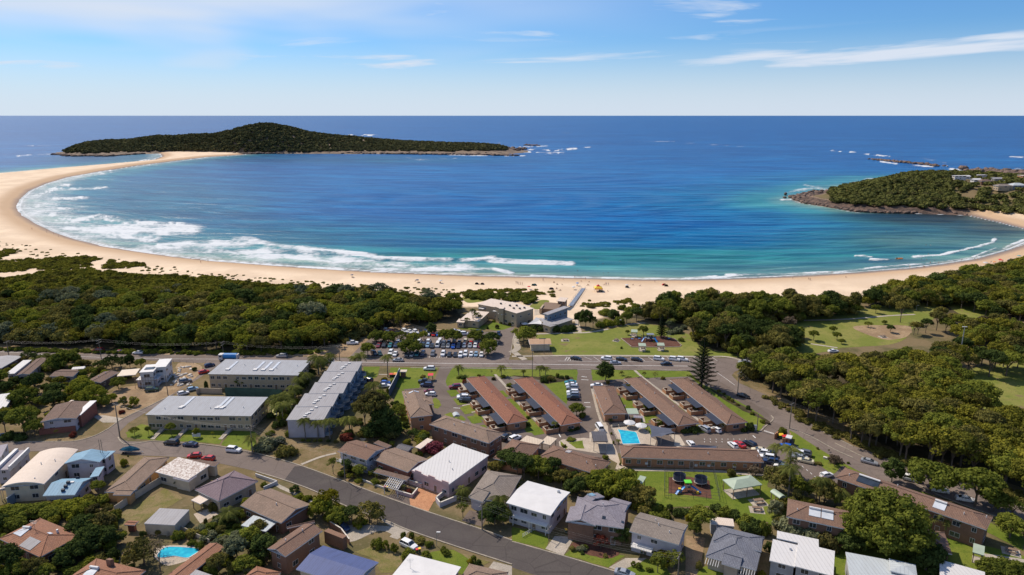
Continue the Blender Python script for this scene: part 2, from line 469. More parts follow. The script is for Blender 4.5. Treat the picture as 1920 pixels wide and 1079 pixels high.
# ------------------------------------------------------------------ mesh helpers
class MB:
 """collects polygons; build() links them as one mesh with metre UVs"""
 def __init__(s, org=(0,0,0)):
  s.v, s.f, s.m, s.mats = [], [], [], []
  s.o = Vector(org)

 def mi(s, mat):
  if mat not in s.mats: s.mats.append(mat)
  return s.mats.index(mat)

 def poly(s, pts, mat=None):
  k = len(s.v)
  for p in pts: s.v.append(Vector(p) - s.o)
  s.f.append(tuple(range(k, k + len(pts))))
  s.m.append(s.mi(mat) if mat else 0)

 def prism(s, base, z0, z1, mat=None, bottom=False):
  """base: ccw list of xy"""
  n = len(base)
  top = [(p[0], p[1], z1) for p in base]
  bot = [(p[0], p[1], z0) for p in base]
  s.poly(top, mat)
  for i in range(n):
   j = (i + 1) % n
   s.poly([bot[i], bot[j], top[j], top[i]], mat)
  if bottom: s.poly(bot[::-1], mat)

 def box(s, c, size, rz=0.0, mat=None, fr=None):
  """c = centre of the base"""
  hx, hy = size[0] / 2, size[1] / 2
  ca, sa = math.cos(rz), math.sin(rz)
  b = [(c[0] + x * ca - y * sa, c[1] + x * sa + y * ca) for x, y in ((-hx, -hy), (hx, -hy), (hx, hy),(-hx, hy))]
  s.prism(b, c[2], c[2] + size[2], mat, True)

 def tube(s, a, b, r0, r1=None, n=6, mat=None, caps=True):
  a, b = Vector(a), Vector(b)
  r1 = r0 if r1 is None else r1
  d = (b - a)
  if d.length < 1e-6: return
  d.normalize()
  x = d.orthogonal().normalized(); y = d.cross(x)
  ra = [a + (x * math.cos(2 * PI * i / n) + y * math.sin(2 * PI * i / n)) * r0 for i in range(n)]
  rb = [b + (x * math.cos(2 * PI * i / n) + y * math.sin(2 * PI * i / n)) * r1 for i in range(n)]
  for i in range(n):
   j = (i + 1) % n
   s.poly([ra[i], ra[j], rb[j], rb[i]], mat)
  if caps:
   s.poly(rb, mat); s.poly(ra[::-1], mat)

 def mesh(s, name, mat=None, smooth=False):
  me = bpy.data.meshes.new(name)
  me.from_pydata([tuple(p) for p in s.v], [], s.f)
  mats = [mm or mat for mm in s.mats] or [mat]
  for mm in mats: me.materials.append(M(mm))
  if s.mats and len(s.mats) > 1: me.polygons.foreach_set('material_index', s.m)
  uv = me.uv_layers.new(name='UVMap')
  for p in me.polygons:
   n = p.normal
   if abs(n.z) > 0.999: u = Vector((1,0,0))
   else: u = Vector((-n.y, n.x, 0)).normalized()
   w = n.cross(u)
   for li in p.loop_indices:
    co = me.vertices[me.loops[li].vertex_index].co
    uv.data[li].uv = (co.dot(u), co.dot(w))
   if smooth: p.use_smooth = True
  return me

 def build(s, name, mat=None, parent=None, smooth=False):
  o = bpy.data.objects.new(name, s.mesh(name, mat, smooth))
  COL.objects.link(o)
  if parent: o.parent = parent
  elif s.o.length: o.location = s.o
  return o


THINGS = []


def tag(o, label, cat, group=None, kind=None):
 o['label'] = label; o['category'] = cat
 if group: o['group'] = group
 if kind: o['kind'] = kind
 THINGS.append(o)
 return o


def thing(name, loc, label, cat, group=None, rz=0.0):
 o = bpy.data.objects.new(name, None)
 o.empty_display_size = 0.5
 COL.objects.link(o)
 o.location = loc; o.rotation_euler = (0,0, rz)
 return tag(o, label, cat, group)


def link(name, me, parent=None, loc=None, rot=None, scale=None, mat=None):
 o = bpy.data.objects.new(name, me)
 COL.objects.link(o)
 if parent: o.parent = parent
 if loc is not None: o.location = loc
 if rot is not None: o.rotation_euler = rot
 if scale is not None: o.scale = scale
 if mat:
  o.material_slots[0].link = 'OBJECT'; o.material_slots[0].material = M(mat)
 return o


def np_mesh(name, verts, faces, mat, smooth=False, attrs=None):
 """verts (n,3), faces (m,3|4) numpy"""
 me = bpy.data.meshes.new(name)
 nv, nf, k = len(verts), len(faces), faces.shape[1]
 me.vertices.add(nv); me.vertices.foreach_set('co', verts.astype(np.float32).ravel())
 me.loops.add(nf * k); me.loops.foreach_set('vertex_index', faces.astype(np.int32).ravel())
 me.polygons.add(nf)
 me.polygons.foreach_set('loop_start', np.arange(0, nf * k, k, dtype=np.int32))
 me.update(calc_edges=True)
 if smooth: me.polygons.foreach_set('use_smooth', np.ones(nf, bool))
 for m in (mat if isinstance(mat, list) else [mat]): me.materials.append(M(m))
 for an, arr in (attrs or {}).items():
  if arr.ndim == 1:
   a = me.attributes.new(an, 'FLOAT', 'POINT'); a.data.foreach_set('value', arr.astype(np.float32))
  else:
   a = me.attributes.new(an, 'FLOAT_VECTOR', 'POINT'); a.data.foreach_set('vector', arr.astype(np.float32).ravel())
 me.validate()
 return me


def structure(name, me):
 o = bpy.data.objects.new(name, me); COL.objects.link(o); o['kind'] = 'structure'
 return o


def catmull(pts, n=6, closed=True):
 out = []
 m = len(pts)
 rng = range(m) if closed else range(m - 1)
 for i in rng:
  if closed: p0, p1, p2, p3 = pts[(i - 1) % m], pts[i], pts[(i + 1) % m], pts[(i + 2) % m]
  else: p0, p1, p2, p3 = pts[max(0, i - 1)], pts[i], pts[i + 1], pts[min(m - 1, i + 2)]
  for k in range(n):
   t = k / n
   out.append(tuple(0.5 * ((2 * b) + (-a + c) * t + (2 * a - 5 * b + 4 * c - d) * t * t + (-a + 3 * b - 3 * c + d) * t ** 3) for a, b, c, d in zip(p0, p1, p2, p3)))
 if not closed: out.append(tuple(pts[-1]))
 return out


def sheet(name, pts, z, mat, smooth=False, rough=0.0, sub=2.0):
 """flat patch of ground cover outlined by photograph sightings"""
 w = [tuple(P(p, z))[:2] for p in pts]
 if smooth: w = catmull(w, 5)
 if rough:
  o = []
  for i in range(len(w)):
   a, b = Vector(w[i]), Vector(w[(i + 1) % len(w)])
   k = max(1, int((b - a).length / sub))
   for j in range(k):
    q = a.lerp(b, j / k)
    o.append((q.x + random.uniform(-rough, rough), q.y + random.uniform(-rough, rough)))
  w = o
 vs = [Vector((x, y, z)) for x, y in w]
 tri = tessellate_polygon([vs])
 fs = []
 for t in tri:
  a, b, c = (vs[i] for i in t)
  fs.append(tuple(t) if (b - a).cross(c - a).z > 0 else tuple(reversed(t)))
 me = bpy.data.meshes.new(name)
 me.from_pydata([tuple(v) for v in vs], [], fs)
 me.materials.append(M(mat))
 return structure(name, me)


def ribbon(name, pts, width, z, h, mat, closed=False, px=True, sm=True):
 """a kerb or painted line: strip of the given width along sightings"""
 w = [tuple(P(p, 0))[:2] for p in pts] if px else pts
 if sm: w = catmull(w, 5, closed)
 mb = MB()
 n = len(w)
 L, Rr = [], []
 for i in range(n):
  a = Vector(w[max(0, i - 1)]); b = Vector(w[min(n - 1, i + 1)])
  d = (b - a).normalized(); nn = Vector((-d.y, d.x)) * width / 2
  p = Vector(w[i]); L.append(p + nn); Rr.append(p - nn)
 for i in range(n - 1):
  q = [Rr[i], Rr[i + 1], L[i + 1], L[i]]
  mb.poly([(p.x, p.y, z + h) for p in q], mat)
  if h > 0.02:
   mb.poly([(Rr[i].x, Rr[i].y, z), (Rr[i + 1].x, Rr[i + 1].y, z), (Rr[i + 1].x, Rr[i + 1].y, z + h), (Rr[i].x, Rr[i].y, z + h)], mat)
   mb.poly([(L[i + 1].x, L[i + 1].y, z), (L[i].x, L[i].y, z), (L[i].x, L[i].y, z + h), (L[i + 1].x, L[i + 1].y, z + h)], mat)
 o = mb.build(name, mat)
 o['kind'] = 'structure'
 return o
# ------------------------------------------------------------------ sea, land, island, headland
SEA = -3.0


def sdf(X, Y, poly):
 """signed distance, positive inside; poly list of xy"""
 X = X.ravel(); Y = Y.ravel()
 d2 = np.full(X.shape, 1e18); inside = np.zeros(X.shape, bool)
 n = len(poly)
 for i in range(n):
  ax, ay = poly[i]; bx, by = poly[(i + 1) % n]
  ex, ey = bx - ax, by - ay
  t = np.clip(((X - ax) * ex + (Y - ay) * ey) / (ex * ex + ey * ey + 1e-9), 0,1)
  d2 = np.minimum(d2, (X - ax - t * ex) ** 2 + (Y - ay - t * ey) ** 2)
  c = ((ay > Y) != (by > Y)) & (X < (bx - ax) * (Y - ay) / (by - ay + 1e-12) + ax)
  inside ^= c
 return np.where(inside, 1,-1) * np.sqrt(d2)


def smooth01(x): x = np.clip(x, 0,1); return x * x * (3 - 2 * x)


def vnoise(X, Y, s, seed=0):
 """value noise"""
 rs = np.random.RandomState(seed); G = rs.rand(256,256)
 x, y = X / s, Y / s
 xi, yi = np.floor(x).astype(int), np.floor(y).astype(int)
 fx, fy = x - xi, y - yi
 fx, fy = fx * fx * (3 - 2 * fx), fy * fy * (3 - 2 * fy)
 g = lambda i, j: G[(xi + i) % 256, (yi + j) % 256]
 return (g(0,0) * (1 - fx) + g(1,0) * fx) * (1 - fy) + (g(0,1) * (1 - fx) + g(1,1) * fx) * fy


def fbm(X, Y, s, seed=0, o=4):
 r = 0; a = 0.5; t = 0
 for i in range(o):
  r = r + a * vnoise(X + 37 * i, Y - 19 * i, s / 2 ** i, seed + i); t += a; a *= 0.55
 return r / t


bay = [(1951,441),(1920,456),(1891,468),(1830,485),(1760,496),(1700,503),(1600,511),(1500,517),(1400,521),(1300,524),(1200,524),(1100,521),
    (1000,519),(900,517),(800,513),(700,509),(640,505),(560,500),(480,494),(400,488),(330,480),(265,471),(200,461),(150,449),(110,436),(75,420),
    (50,405),(37,390),(42,375),(60,358),(90,345),(130,333),(190,322),(260,311),(330,302),(390,295),(450,291),(470,288),(380,284.5),(265,286),(300,289),(303,294),(285,301),(220,307),(100,317),(0,326),(-300,345),(-700,362)]
bay_w = [tuple(P(p, SEA))[:2] for p in bay]
head = [(1951,437),(1920,430),(1870,417),(1843,411),(1818,405),(1750,402),(1690,400),(1640,398),(1600,396),(1560,389),(1520,384),(1500,381),(1488,375),(1505,371),
  (1530,368),(1560,361),(1600,349),(1650,340),(1720,337),(1800,338),(1840,343),(1870,348),(1905,345),(1935,338),(2050,330),(2400,322)]
head_w = [tuple(P(p, SEA))[:2] for p in head]
land_w = head_w[::-1] + bay_w + [(-900,400),(-900,-300),(1500,-300),(1500,900),(2500,1800)]
# headland part on its own, for heights
hl = [P(p, SEA) for p in [(1485,376),(1560,391),(1650,399),(1818,404),(1920,418),(2050,430),(2500,430),(2500,328),(2050,334),(1900,346),(1700,338),(1600,349),(1540,364)]]
hl_w = [(p.x, p.y) for p in hl]
# the ground mesh: fine near the shore, coarse far
def land_height(X, Y):
 sh = X.shape
 X1, Y1 = X.ravel(), Y.ravel()
 s = sdf(X1, Y1, land_w)
 z = np.where(s > 0, SEA + 3.0 * smooth01(s / 24.0), SEA + np.maximum(s * 0.08,-6))
 h = sdf(X1, Y1, hl_w)
 hh = 24 * smooth01(h / 115) * (0.65 + 0.7 * fbm(X1, Y1,90,5))
 lx, ly = P((1720,365), 10)[:2]
 hh *= 0.45 + 0.55 * np.exp(-((X1 - lx) ** 2 + (Y1 - ly) ** 2) / 260 ** 2)
 cl = 3.5 * smooth01(h / 14)
 z = np.where(h > 0, np.maximum(z, SEA + 0.3 + cl * (0.4 + 1.2 * fbm(X1, Y1,9,8)) + hh), z)
 dune = 2.2 * smooth01((s - 18) / 30) * smooth01((130 - s) / 60) * (fbm(X1, Y1,22,21) - 0.45) * smooth01((-60 - X1) / 120 + 0.25) * smooth01((Y1 - 330) / 60)
 z = z + np.maximum(dune, -0.2)
 return z.reshape(sh), s.reshape(sh), h.reshape(sh)


def hz(x, y):
 z, _, _ = land_height(np.array([float(x)]), np.array([float(y)]))
 return float(z[0])


# rows follow distance so that detail is spread evenly with range
ang = np.concatenate([np.linspace(-62,-44,14), np.linspace(-43,43,560), np.linspace(44,62,14)])
dep = np.concatenate([np.linspace(70,14.2,90), np.linspace(14.0,2.2,300)])
dist = (CAMH) / np.tan(np.radians(dep))
dist = np.concatenate([[-150,-20], dist])
A, D = np.meshgrid(np.tan(np.radians(ang)), dist)
Xg = A * np.maximum(np.abs(D), 90); Yg = D
Zg, Sg, Hg = land_height(Xg, Yg)
nr, nc = Xg.shape
idx = np.arange(nr * nc).reshape(nr, nc)
F = np.stack([idx[:-1, :-1], idx[:-1,1:], idx[1:, 1:], idx[1:, :-1]], -1).reshape(-1,4)
keep = (Sg.ravel()[F] > -45).any(1)
F = F[keep]
used, inv = np.unique(F, return_inverse=True); F = inv.reshape(-1,4)
V = np.stack([Xg.ravel(), Yg.ravel(), Zg.ravel()], -1)[used]
t = NT('ground')
v = t.coords('pos')
s_at = t.attr('shore').outputs['Fac']
h_at = t.attr('rocky').outputs['Fac']
n1 = t.noise(v, 0.03,5,0.6)
n2 = t.noise(v, 0.6,5,0.7)
dry = t.mix(t.ramp(n1,0.4,0.6),(0.76,0.59,0.42),(0.66,0.50,0.35))
dry = t.mix(t.math('MULTIPLY', t.ramp(n2,0.45,0.8), 0.35), dry, (0.56,0.42,0.29))
wet = t.mix(t.ramp(t.math('ADD', s_at, t.math('MULTIPLY', n1,6)), 5,15),(0.24,0.18,0.15),(0.50,0.34,0.21))
sand = t.mix(t.ramp(t.math('ADD', s_at, t.math('MULTIPLY', n1,16)), 22,44), wet, dry)
soil = t.mix(t.ramp(t.noise(v, 0.08,5,0.65), 0.42,0.62),(0.185,0.135,0.07),(0.11,0.095,0.04))
soil = t.mix(t.math('MULTIPLY', t.ramp(n2,0.5,0.75), 0.6), soil, (0.24,0.18,0.11))
base = t.mix(t.ramp(t.math('ADD', t.attr('inland').outputs['Fac'], t.math('MULTIPLY', t.noise(v, 0.09,4), 0.5)), 0.6,0.85), sand, soil)
rock = t.mix(t.ramp(t.noise(v, 0.16,6,0.8), 0.38,0.62),(0.045,0.036,0.032),(0.16,0.105,0.08))
base = t.mix(h_at, base, rock)
t.put(t.p.inputs['Base Color'], base)
t.p.inputs['Roughness'].default_value = 0.95
t.p.inputs['Specular IOR Level'].default_value = 0.15
t.bump(t.math('ADD', n2, t.noise(v, 0.12,4)), 0.5,0.5)
# inland = behind the beach line
beach_back = [(-900,1079),(-900,480),(-60,512),(20,522),(60,522),(130,520),(200,520),(300,522),(420,532),(560,542),(700,552),(800,562),(860,570),(940,590),(1005,600),(1060,600),(1090,598),(1150,596),(1180,590),(1220,578),(1320,568),(1500,572),(1560,576),(1610,570),
     (1640,556),(1700,540),(1800,520),(1880,502),(1930,490),(2100,470),(2600,455),(2600,1079)]
bb = [tuple(P(p, 0))[:2] for p in beach_back[1:-1]] + [(1500,60),(1500,-400),(-1100,-400)]
inl = smooth01((sdf(V[:, 0], V[:, 1], bb) + 4) / 9)
bx, by = P((1880,412), 0)[:2]
rocky = smooth01((Hg.ravel()[used] + 7) / 6) * (1 - smooth01((V[:, 0] - P((1805,404), SEA).x) / 12) * smooth01((P((1850,400), SEA).y - V[:, 1]) / 20))
hin = smooth01((Hg.ravel()[used] - 14) / 10)
me = np_mesh('ground', V, F, 'ground', True, {'shore': Sg.ravel()[used], 'inland': np.maximum(inl, hin), 'rocky': rocky * (1 - hin)})
structure('ground', me)

# ---- sea
px = np.concatenate([np.linspace(-900,-130,30), np.linspace(-120,2040,900), np.linspace(2060,2900,30)])
py = np.concatenate([217 + np.array([0.25,0.6,1.0,1.6,2.4,3.4]), np.linspace(221.6,590,235)])
PX, PY = np.meshgrid(px, py)
Xs, Ys = PN(PX, PY, SEA)
ss = sdf(Xs, Ys, land_w).reshape(Xs.shape)
isl_w = None


def seg_dist(PX, PY, pts, ky=3.0):
 d = np.full(PX.shape, 1e9); tt = np.zeros(PX.shape)
 for i in range(len(pts) - 1):
  ax, ay = pts[i]; bx, by = pts[i + 1]
  ex, ey = bx - ax, (by - ay) * ky
  qx, qy = PX - ax, (PY - ay) * ky
  t_ = np.clip((qx * ex + qy * ey) / (ex * ex + ey * ey + 1e-9), 0,1)
  dd = np.hypot(qx - t_ * ex, qy - t_ * ey) / ky
  m = dd < d
  d = np.where(m, dd, d)
 return d


foam = np.zeros(PX.shape)
wx = (fbm(PX, PY * 2.5,46,77) - 0.5) * 12 * 0.35
strokes = [
 (W1(1330,745,1400,745,1500,770,1700,800,1918,815) + W2(0,812,200,847,400,855,600,860)[1:], 4.6,1.0),
 (W1(480,705,700,690,900,700,1050,690), 11,.95), (W1(800,800,1100,775,1400,765), 9,.9), (W1(280,682,500,692), 5,.9),
 (W1(160,605,350,612), 6,.95), (W1(340,645,560,622,700,650,1000,668), 7,.9), (W1(600,720,850,745), 8,.9),
 (W1(95,540,100,600,150,655,220,690,300,725,480,775,700,805,1000,852,1300,882,1600,897,1918,916), 2.6,1.0),
 (W1(200,500,380,440,400,430), 4,.8), (W1(300,470,590,455), 2.6,.95), (W1(280,520,480,513), 3.4,.95), (W1(140,562,420,580), 3,.85), (W1(150,510,120,540), 5,.8),
 (W1(450,397,620,375), 2.2,.8), (W1(560,408,640,408), 1.2,.6), (W1(180,520,200,580,300,560), 7,.6),
 (W1(1330,852,1600,842,1918,870), 6.5,.85), (W1(1000,790,1300,830,1500,815), 7,.75), (W1(1500,800,1918,840), 9,.62),
 (W2(0,862,200,882,500,902,700,905), 8,.72), (W2(180,917,500,920,850,912,950,938), 3.6,.95), (W2(-200,905,0,925,300,940,500,945), 1.6,.8),
 (W2(690,860,850,850,1000,872,1280,884), 4.2,1.0), (W2(850,868,1100,880), 4.5,.95), (W2(1070,950,1300,960,1600,966,1918,970) + W3(180,962,330,950)[0:], 2.0,1.0),
 (W3(0,968,180,955), 2.8,.85), (W3(250,945,600,940,900,927,1080,905,1200,893,1340,886), 2.0,.8), (W3(1340,886,1500,868,1700,838,1800,815,1918,778), 1.0,.6),
 (W3(1060,860,1150,862), 1.8,1), (W3(970,838,1060,842), 1.2,.8), (W3(1300,845,1450,835,1600,800,1700,778,1745,762,1755,745), 2.0,1.0),
 (W3(1630,845,1700,818,1760,795), 1.4,.8), (W3(1810,800,1860,775,1918,750), 2.0,.9), (W3(440,920,700,900), 1.4,.35),
 (W2(50,160,200,163), 1.8,.8), (W2(800,206,930,206), 1.6,.9), (W2(960,230,1150,222), 1.7,.9), (W2(900,250,1100,260,1270,263), 2.2,.9), (W2(1060,242,1200,248,1390,229), 2.0,.85), (W2(1150,265,1270,262), 1.6,.9),
 (W2(580,270,850,277,1040,277), 1.4,.9), (W2(340,285,450,300,640,290), 2.2,.45), (W1(100,278,320,265), 1.7,.8), (W1(160,222,410,216), 1.0,.6), (W1(740,187,790,183), 1.4,.9),
 (W3(20,205,300,225,640,240), 1.0,.45), (W3(840,248,960,258,1160,282), 1.7,.95), (W3(1060,302,1200,322,1430,342,1490,332), 1.5,.9), (W3(1350,292,1480,317), 2.2,.6),
 (W3(1510,352,1600,365), 2.0,1), (W3(1610,372,1740,385), 1.3,.8), (W3(560,525,640,518), 2.0,.9), (W3(600,482,760,450,830,480,860,455), 3.0,.62), (W3(690,440,770,460), 2.0,.8),
 (W3(990,412,1100,405), 2.6,.85), (W3(920,435,990,440), 2.4,.7), (W3(1860,350,1918,352), 1.4,.8), (W3(1840,283,1918,285), 1.3,.8), (W3(340,380,520,400), 1.0,.3), (W3(860,578,1000,600), 1.0,.7),
 (W1(0,380,200,360,500,342,800,305,900,290), 1.3,.85), (W1(900,320,700,345,560,372), 1.5,.7), (W2(1700,195,1870,197), .8,.5), (W2(1200,148,1300,150), .8,.4)]
for pts, th, it in strokes:
 if isinstance(pts, tuple): continue
 d = seg_dist(PX + wx * 0.8, PY + wx * 0.30 * min(1, th / 3), pts)
 foam = np.maximum(foam, it * np.clip(1.35 - d / th, 0,1))
foam *= 0.68 + 0.6 * smooth01((fbm(PX, PY * 3.5,34,88,4) - .33) / .3)
foam *= np.where(PY < 345, smooth01((fbm(PX, PY * 7,13,61,4) - .40) / .16), 1)
foam *= np.where((PX < 330) & (PY < 420), .55 + .6 * smooth01((fbm(PX, PY * 3,14,62,4) - .40) / .2), 1)
foam = np.minimum(foam, 1)
_d = np.maximum(-ss, 0); _lf = 1 - smooth01((PX - 150) / 160)
foam = np.maximum(foam, (.40 + .5 * fbm(PX, PY * 3,30,14)) * np.exp(-(_d / np.interp(PY, [320,380,450,520], [30,75,75,40])) ** 2) * _lf)
_m = smooth01((PX - 150) / 100) * (1 - smooth01((PX - 850) / 150))
foam = np.maximum(foam, (.24 + .5 * fbm(PX, PY * 3,40,15)) * np.exp(-(_d / 44) ** 2) * _m)
foam = np.maximum(foam, 0.9 * np.exp(-(ss / 1.6) ** 2))
# depth tints of the water, by distance from shore and by patches of the sea bed
dsh = np.maximum(-ss, 0)
nz = fbm(Xs, Ys, 60,3) - 0.5
dd = dsh + nz * 55 * np.clip(dsh / 60,0,1)
deep = np.array([0.005,0.135,0.360]); far = np.array([0.004,0.112,0.325]); mid = np.array([0.008,0.155,0.320]); teal = np.array([0.045,0.260,0.290]); shal = np.array([0.150,0.320,0.270]); edge = np.array([0.28,0.30,0.23])


def lerp(a, b, f): return a + (b - a) * f[..., None]


c = lerp(np.broadcast_to(edge, Xs.shape + (3,)), shal, smooth01(dd / 9))
c = lerp(c, teal, smooth01((dd - 10) / 30))
c = lerp(c, mid, smooth01((dd - 44) / 75))
c = lerp(c, deep, smooth01((dd - 95) / 170))
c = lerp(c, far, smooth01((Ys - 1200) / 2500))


def patch(cx, cy, rx, ry, col, amt):
 global c
 f = amt * np.exp(-(((PX - cx) / rx) ** 2 + ((PY - cy) / ry) ** 2) ** 1.2) * (0.7 + 0.6 * fbm(PX, PY * 3,60,31))
 c = lerp(c, np.array(col), np.clip(f, 0,1))


patch(300,380,230,60, (0.018,0.130,0.200), .75)      # paler inner bay behind the spit
patch(520,440,300,25, (0.014,0.150,0.215), .6)
patch(1740,410,130,17, (0.028,0.036,0.034), 1.3)     # weed over shallow rock
patch(1850,430,90,22, (0.075,0.085,0.065), 1.1)
patch(1640,404,90,7, (0.020,0.060,0.080), .8)
patch(1620,450,170,30, (0.025,0.190,0.205), .7)
patch(1740,450,150,26, (0.070,0.165,0.165), .9)
patch(1640,490,130,8, (0.030,0.085,0.135), .75)
patch(1400,500,170,10, (0.060,0.200,0.200), .6)
patch(1250,480,300,13, (0.022,0.200,0.200), .75)
patch(960,478,330,12, (0.014,0.185,0.200), .7)
patch(700,300,260,9, (0.016,0.130,0.175), .6)
patch(200,298,130,6, (0.016,0.110,0.140), .7)
# swell heights
db = np.full(Xs.shape, 1e9)
for i in range(4,36):
 (ax, ay), (bx, by) = bay_w[i], bay_w[i + 1]
 ex, ey = bx - ax, by - ay
 t_ = np.clip(((Xs - ax) * ex + (Ys - ay) * ey) / (ex * ex + ey * ey), 0,1)
 db = np.minimum(db, np.hypot(Xs - ax - t_ * ex, Ys - ay - t_ * ey))
swell = Ys * .6 + 500 * (1 - np.exp(-db / 500)) * .4 + 40 * fbm(Xs, Ys, 300,56)
ph = (Ys * 0.92 + Xs * 0.10 + 26 * fbm(Xs, Ys, 240,55)) / 17.0 * 2 * PI
amp = 0.55 * (0.4 + 1.2 * fbm(Xs, Ys, 130,66)) * smooth01(dsh / 50) * np.clip(700 / np.maximum(Ys, 1), 0.0,1)
Zs = SEA + amp * np.sin(ph)
Zs = np.where(foam > 0.5, Zs + 0.25 * foam, Zs)
nr, nc = Xs.shape
idx = np.arange(nr * nc).reshape(nr, nc)
F = np.stack([idx[1:, :-1], idx[1:, 1:], idx[:-1,1:], idx[:-1, :-1]], -1).reshape(-1,4)
F = F[(ss.ravel()[F] < 14).any(1)]
used, inv = np.unique(F, return_inverse=True); F = inv.reshape(-1,4)
V = np.stack([Xs.ravel(), Ys.ravel(), Zs.ravel()], -1)[used]
t = NT('sea_water')
v = t.coords('pos')
fa = t.attr('foam').outputs['Fac']
n_f = t.noise(t.coords('pos', (0.55,0.9,1)), 0.42,7,0.72,0.3)
n_l = t.new('ShaderNodeTexVoronoi', feature='DISTANCE_TO_EDGE'); n_l.inputs['Scale'].default_value = 0.32
t.l.new(t.coords('pos', (0.6,1.0,1)), n_l.inputs['Vector'])
lace = t.math('SUBTRACT', 0.25, n_l.outputs['Distance'])
n_c = t.noise(t.coords('pos', (0.035,0.11,1)), 1.0,5,0.7,0.6)
fm = t.math('ADD', t.math('MULTIPLY', fa, 1.15), t.math('ADD', t.math('ADD', t.math('MULTIPLY', t.math('SUBTRACT', n_c, 0.50), 1.3), t.math('MULTIPLY', t.math('SUBTRACT', n_f, 0.5), 1.5)), t.math('MULTIPLY', lace, 0.6)))
fm = t.math('MULTIPLY', t.ramp(fm, 0.38,1.20), t.ramp(fa, 0.02,0.18))
_sw = t.new('ShaderNodeCombineXYZ'); t.l.new(t.new_y(v, 0), _sw.inputs[0]); t.l.new(t.attr('swell').outputs['Fac'], _sw.inputs[1])


def swc(sx, sy):
 m = t.new('ShaderNodeVectorMath', operation='MULTIPLY'); t.l.new(_sw.outputs[0], m.inputs[0]); m.inputs[1].default_value = (sx, sy, 1)
 return m.outputs[0]


w1 = t.noise(swc(0.016,0.15), 1.0,6,0.62,0.3)
w2 = t.noise(t.coords('pos', (0.12,0.5,1)), 1.0,5,0.65)
w3 = t.noise(swc(0.004,0.022), 1.0,5,0.6)
w4 = t.noise(t.coords('pos', (0.0007,0.0026,1)), 1.0,6,0.65)
cc = t.attr('tint').outputs['Vector']  # wave shading painted into the water colour below: darker troughs, lighter crests, far chop
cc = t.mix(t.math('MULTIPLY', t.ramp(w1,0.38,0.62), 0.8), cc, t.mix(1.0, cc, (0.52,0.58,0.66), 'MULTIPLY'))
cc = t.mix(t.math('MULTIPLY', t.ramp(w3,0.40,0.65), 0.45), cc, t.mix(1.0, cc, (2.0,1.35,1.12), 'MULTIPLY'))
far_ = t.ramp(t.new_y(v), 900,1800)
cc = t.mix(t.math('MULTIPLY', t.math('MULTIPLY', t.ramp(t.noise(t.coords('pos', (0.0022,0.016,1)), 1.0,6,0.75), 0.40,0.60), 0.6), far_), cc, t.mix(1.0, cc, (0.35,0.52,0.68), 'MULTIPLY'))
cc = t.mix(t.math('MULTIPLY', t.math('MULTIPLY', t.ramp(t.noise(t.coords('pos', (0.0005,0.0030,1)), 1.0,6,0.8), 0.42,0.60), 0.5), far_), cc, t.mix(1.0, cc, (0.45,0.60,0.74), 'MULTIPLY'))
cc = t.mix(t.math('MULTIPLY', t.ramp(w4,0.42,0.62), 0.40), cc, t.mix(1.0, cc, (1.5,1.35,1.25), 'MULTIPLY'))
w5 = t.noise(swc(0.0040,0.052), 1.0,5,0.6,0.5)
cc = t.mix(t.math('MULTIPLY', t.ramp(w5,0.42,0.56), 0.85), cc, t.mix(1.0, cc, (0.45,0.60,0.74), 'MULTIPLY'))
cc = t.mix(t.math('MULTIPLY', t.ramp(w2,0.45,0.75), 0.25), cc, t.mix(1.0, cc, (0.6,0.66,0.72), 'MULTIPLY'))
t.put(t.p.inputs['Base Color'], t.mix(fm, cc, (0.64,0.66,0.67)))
t.put(t.p.inputs['Roughness'], t.math('ADD', 0.32, t.math('MULTIPLY', fm, 0.5)))
t.p.inputs['Specular IOR Level'].default_value = 0.13
t.bump(t.math('ADD', t.math('ADD', t.math('MULTIPLY', w5,5.0), t.math('MULTIPLY', w1,1.6)), t.math('ADD', t.math('MULTIPLY', w2,0.6), fm)), 0.55,1.2)
me = np_mesh('sea', V, F, 'sea_water', True, {'foam': foam.ravel()[used], 'tint': c.reshape(-1,3)[used], 'swell': swell.ravel()[used]})
structure('sea', me)

# ---- island: crest heights read off the skyline, set at their own distance
sil = np.array([(108,291),(122,283),(140,276),(160,268),(185,264),(215,263.5),(250,262),(280,256),(330,255.5),(400,251),(440,244),(470,236),(503,232),(520,232.5),(545,237),(580,246),(640,255),(720,262),(800,267),(880,269.5),(930,273),(960,280),(985,288)], float)
n_u, n_v = 420,70
us = np.linspace(106,990, n_u)
fy = np.interp(us, [106,150,200,290,330,400,560,700,850,930,960,990], [292,293.5,293,289,287,288,289,290,290.5,291.5,290.5,288])
D0 = np.array([PN(u, y, SEA)[1] for u, y in zip(us, fy)])
Dc = np.maximum(D0 + 90,2120 + 90 * np.sin(us / 90.0))
Dc = np.minimum(Dc, D0 + 60 + 2.2 * np.minimum(us - 100,1000 - us))
sy = np.interp(us, sil[:, 0], sil[:, 1])
v_ = (sy - 539.5) / FPX
zc = CAMH - (_sp + v_ * _cp) / (_cp - v_ * _sp) * Dc - 4.0
zc = np.maximum(zc, SEA + 1)
tv = np.linspace(-0.02,2.0, n_v)
IX, IY, IZ = [], [], []
for i, u in enumerate(us):
 a = (u - 960) / FPX
 d = np.where(tv < 1, D0[i] + (Dc[i] - D0[i]) * tv, Dc[i] + (tv - 1) * (Dc[i] - D0[i] + 60))
 prof = np.where(tv < 1, np.sin(np.clip(tv, 0,1) * PI / 2) ** 1.25, np.cos(np.clip(tv - 1,0,1) * PI / 2))
 z = SEA - 1.5 + (zc[i] - SEA + 1.5) * prof
 vv = (fy[i] - 539.5) / FPX
 IX.append(a / (_cp - vv * _sp) * d); IY.append(d); IZ.append(z)
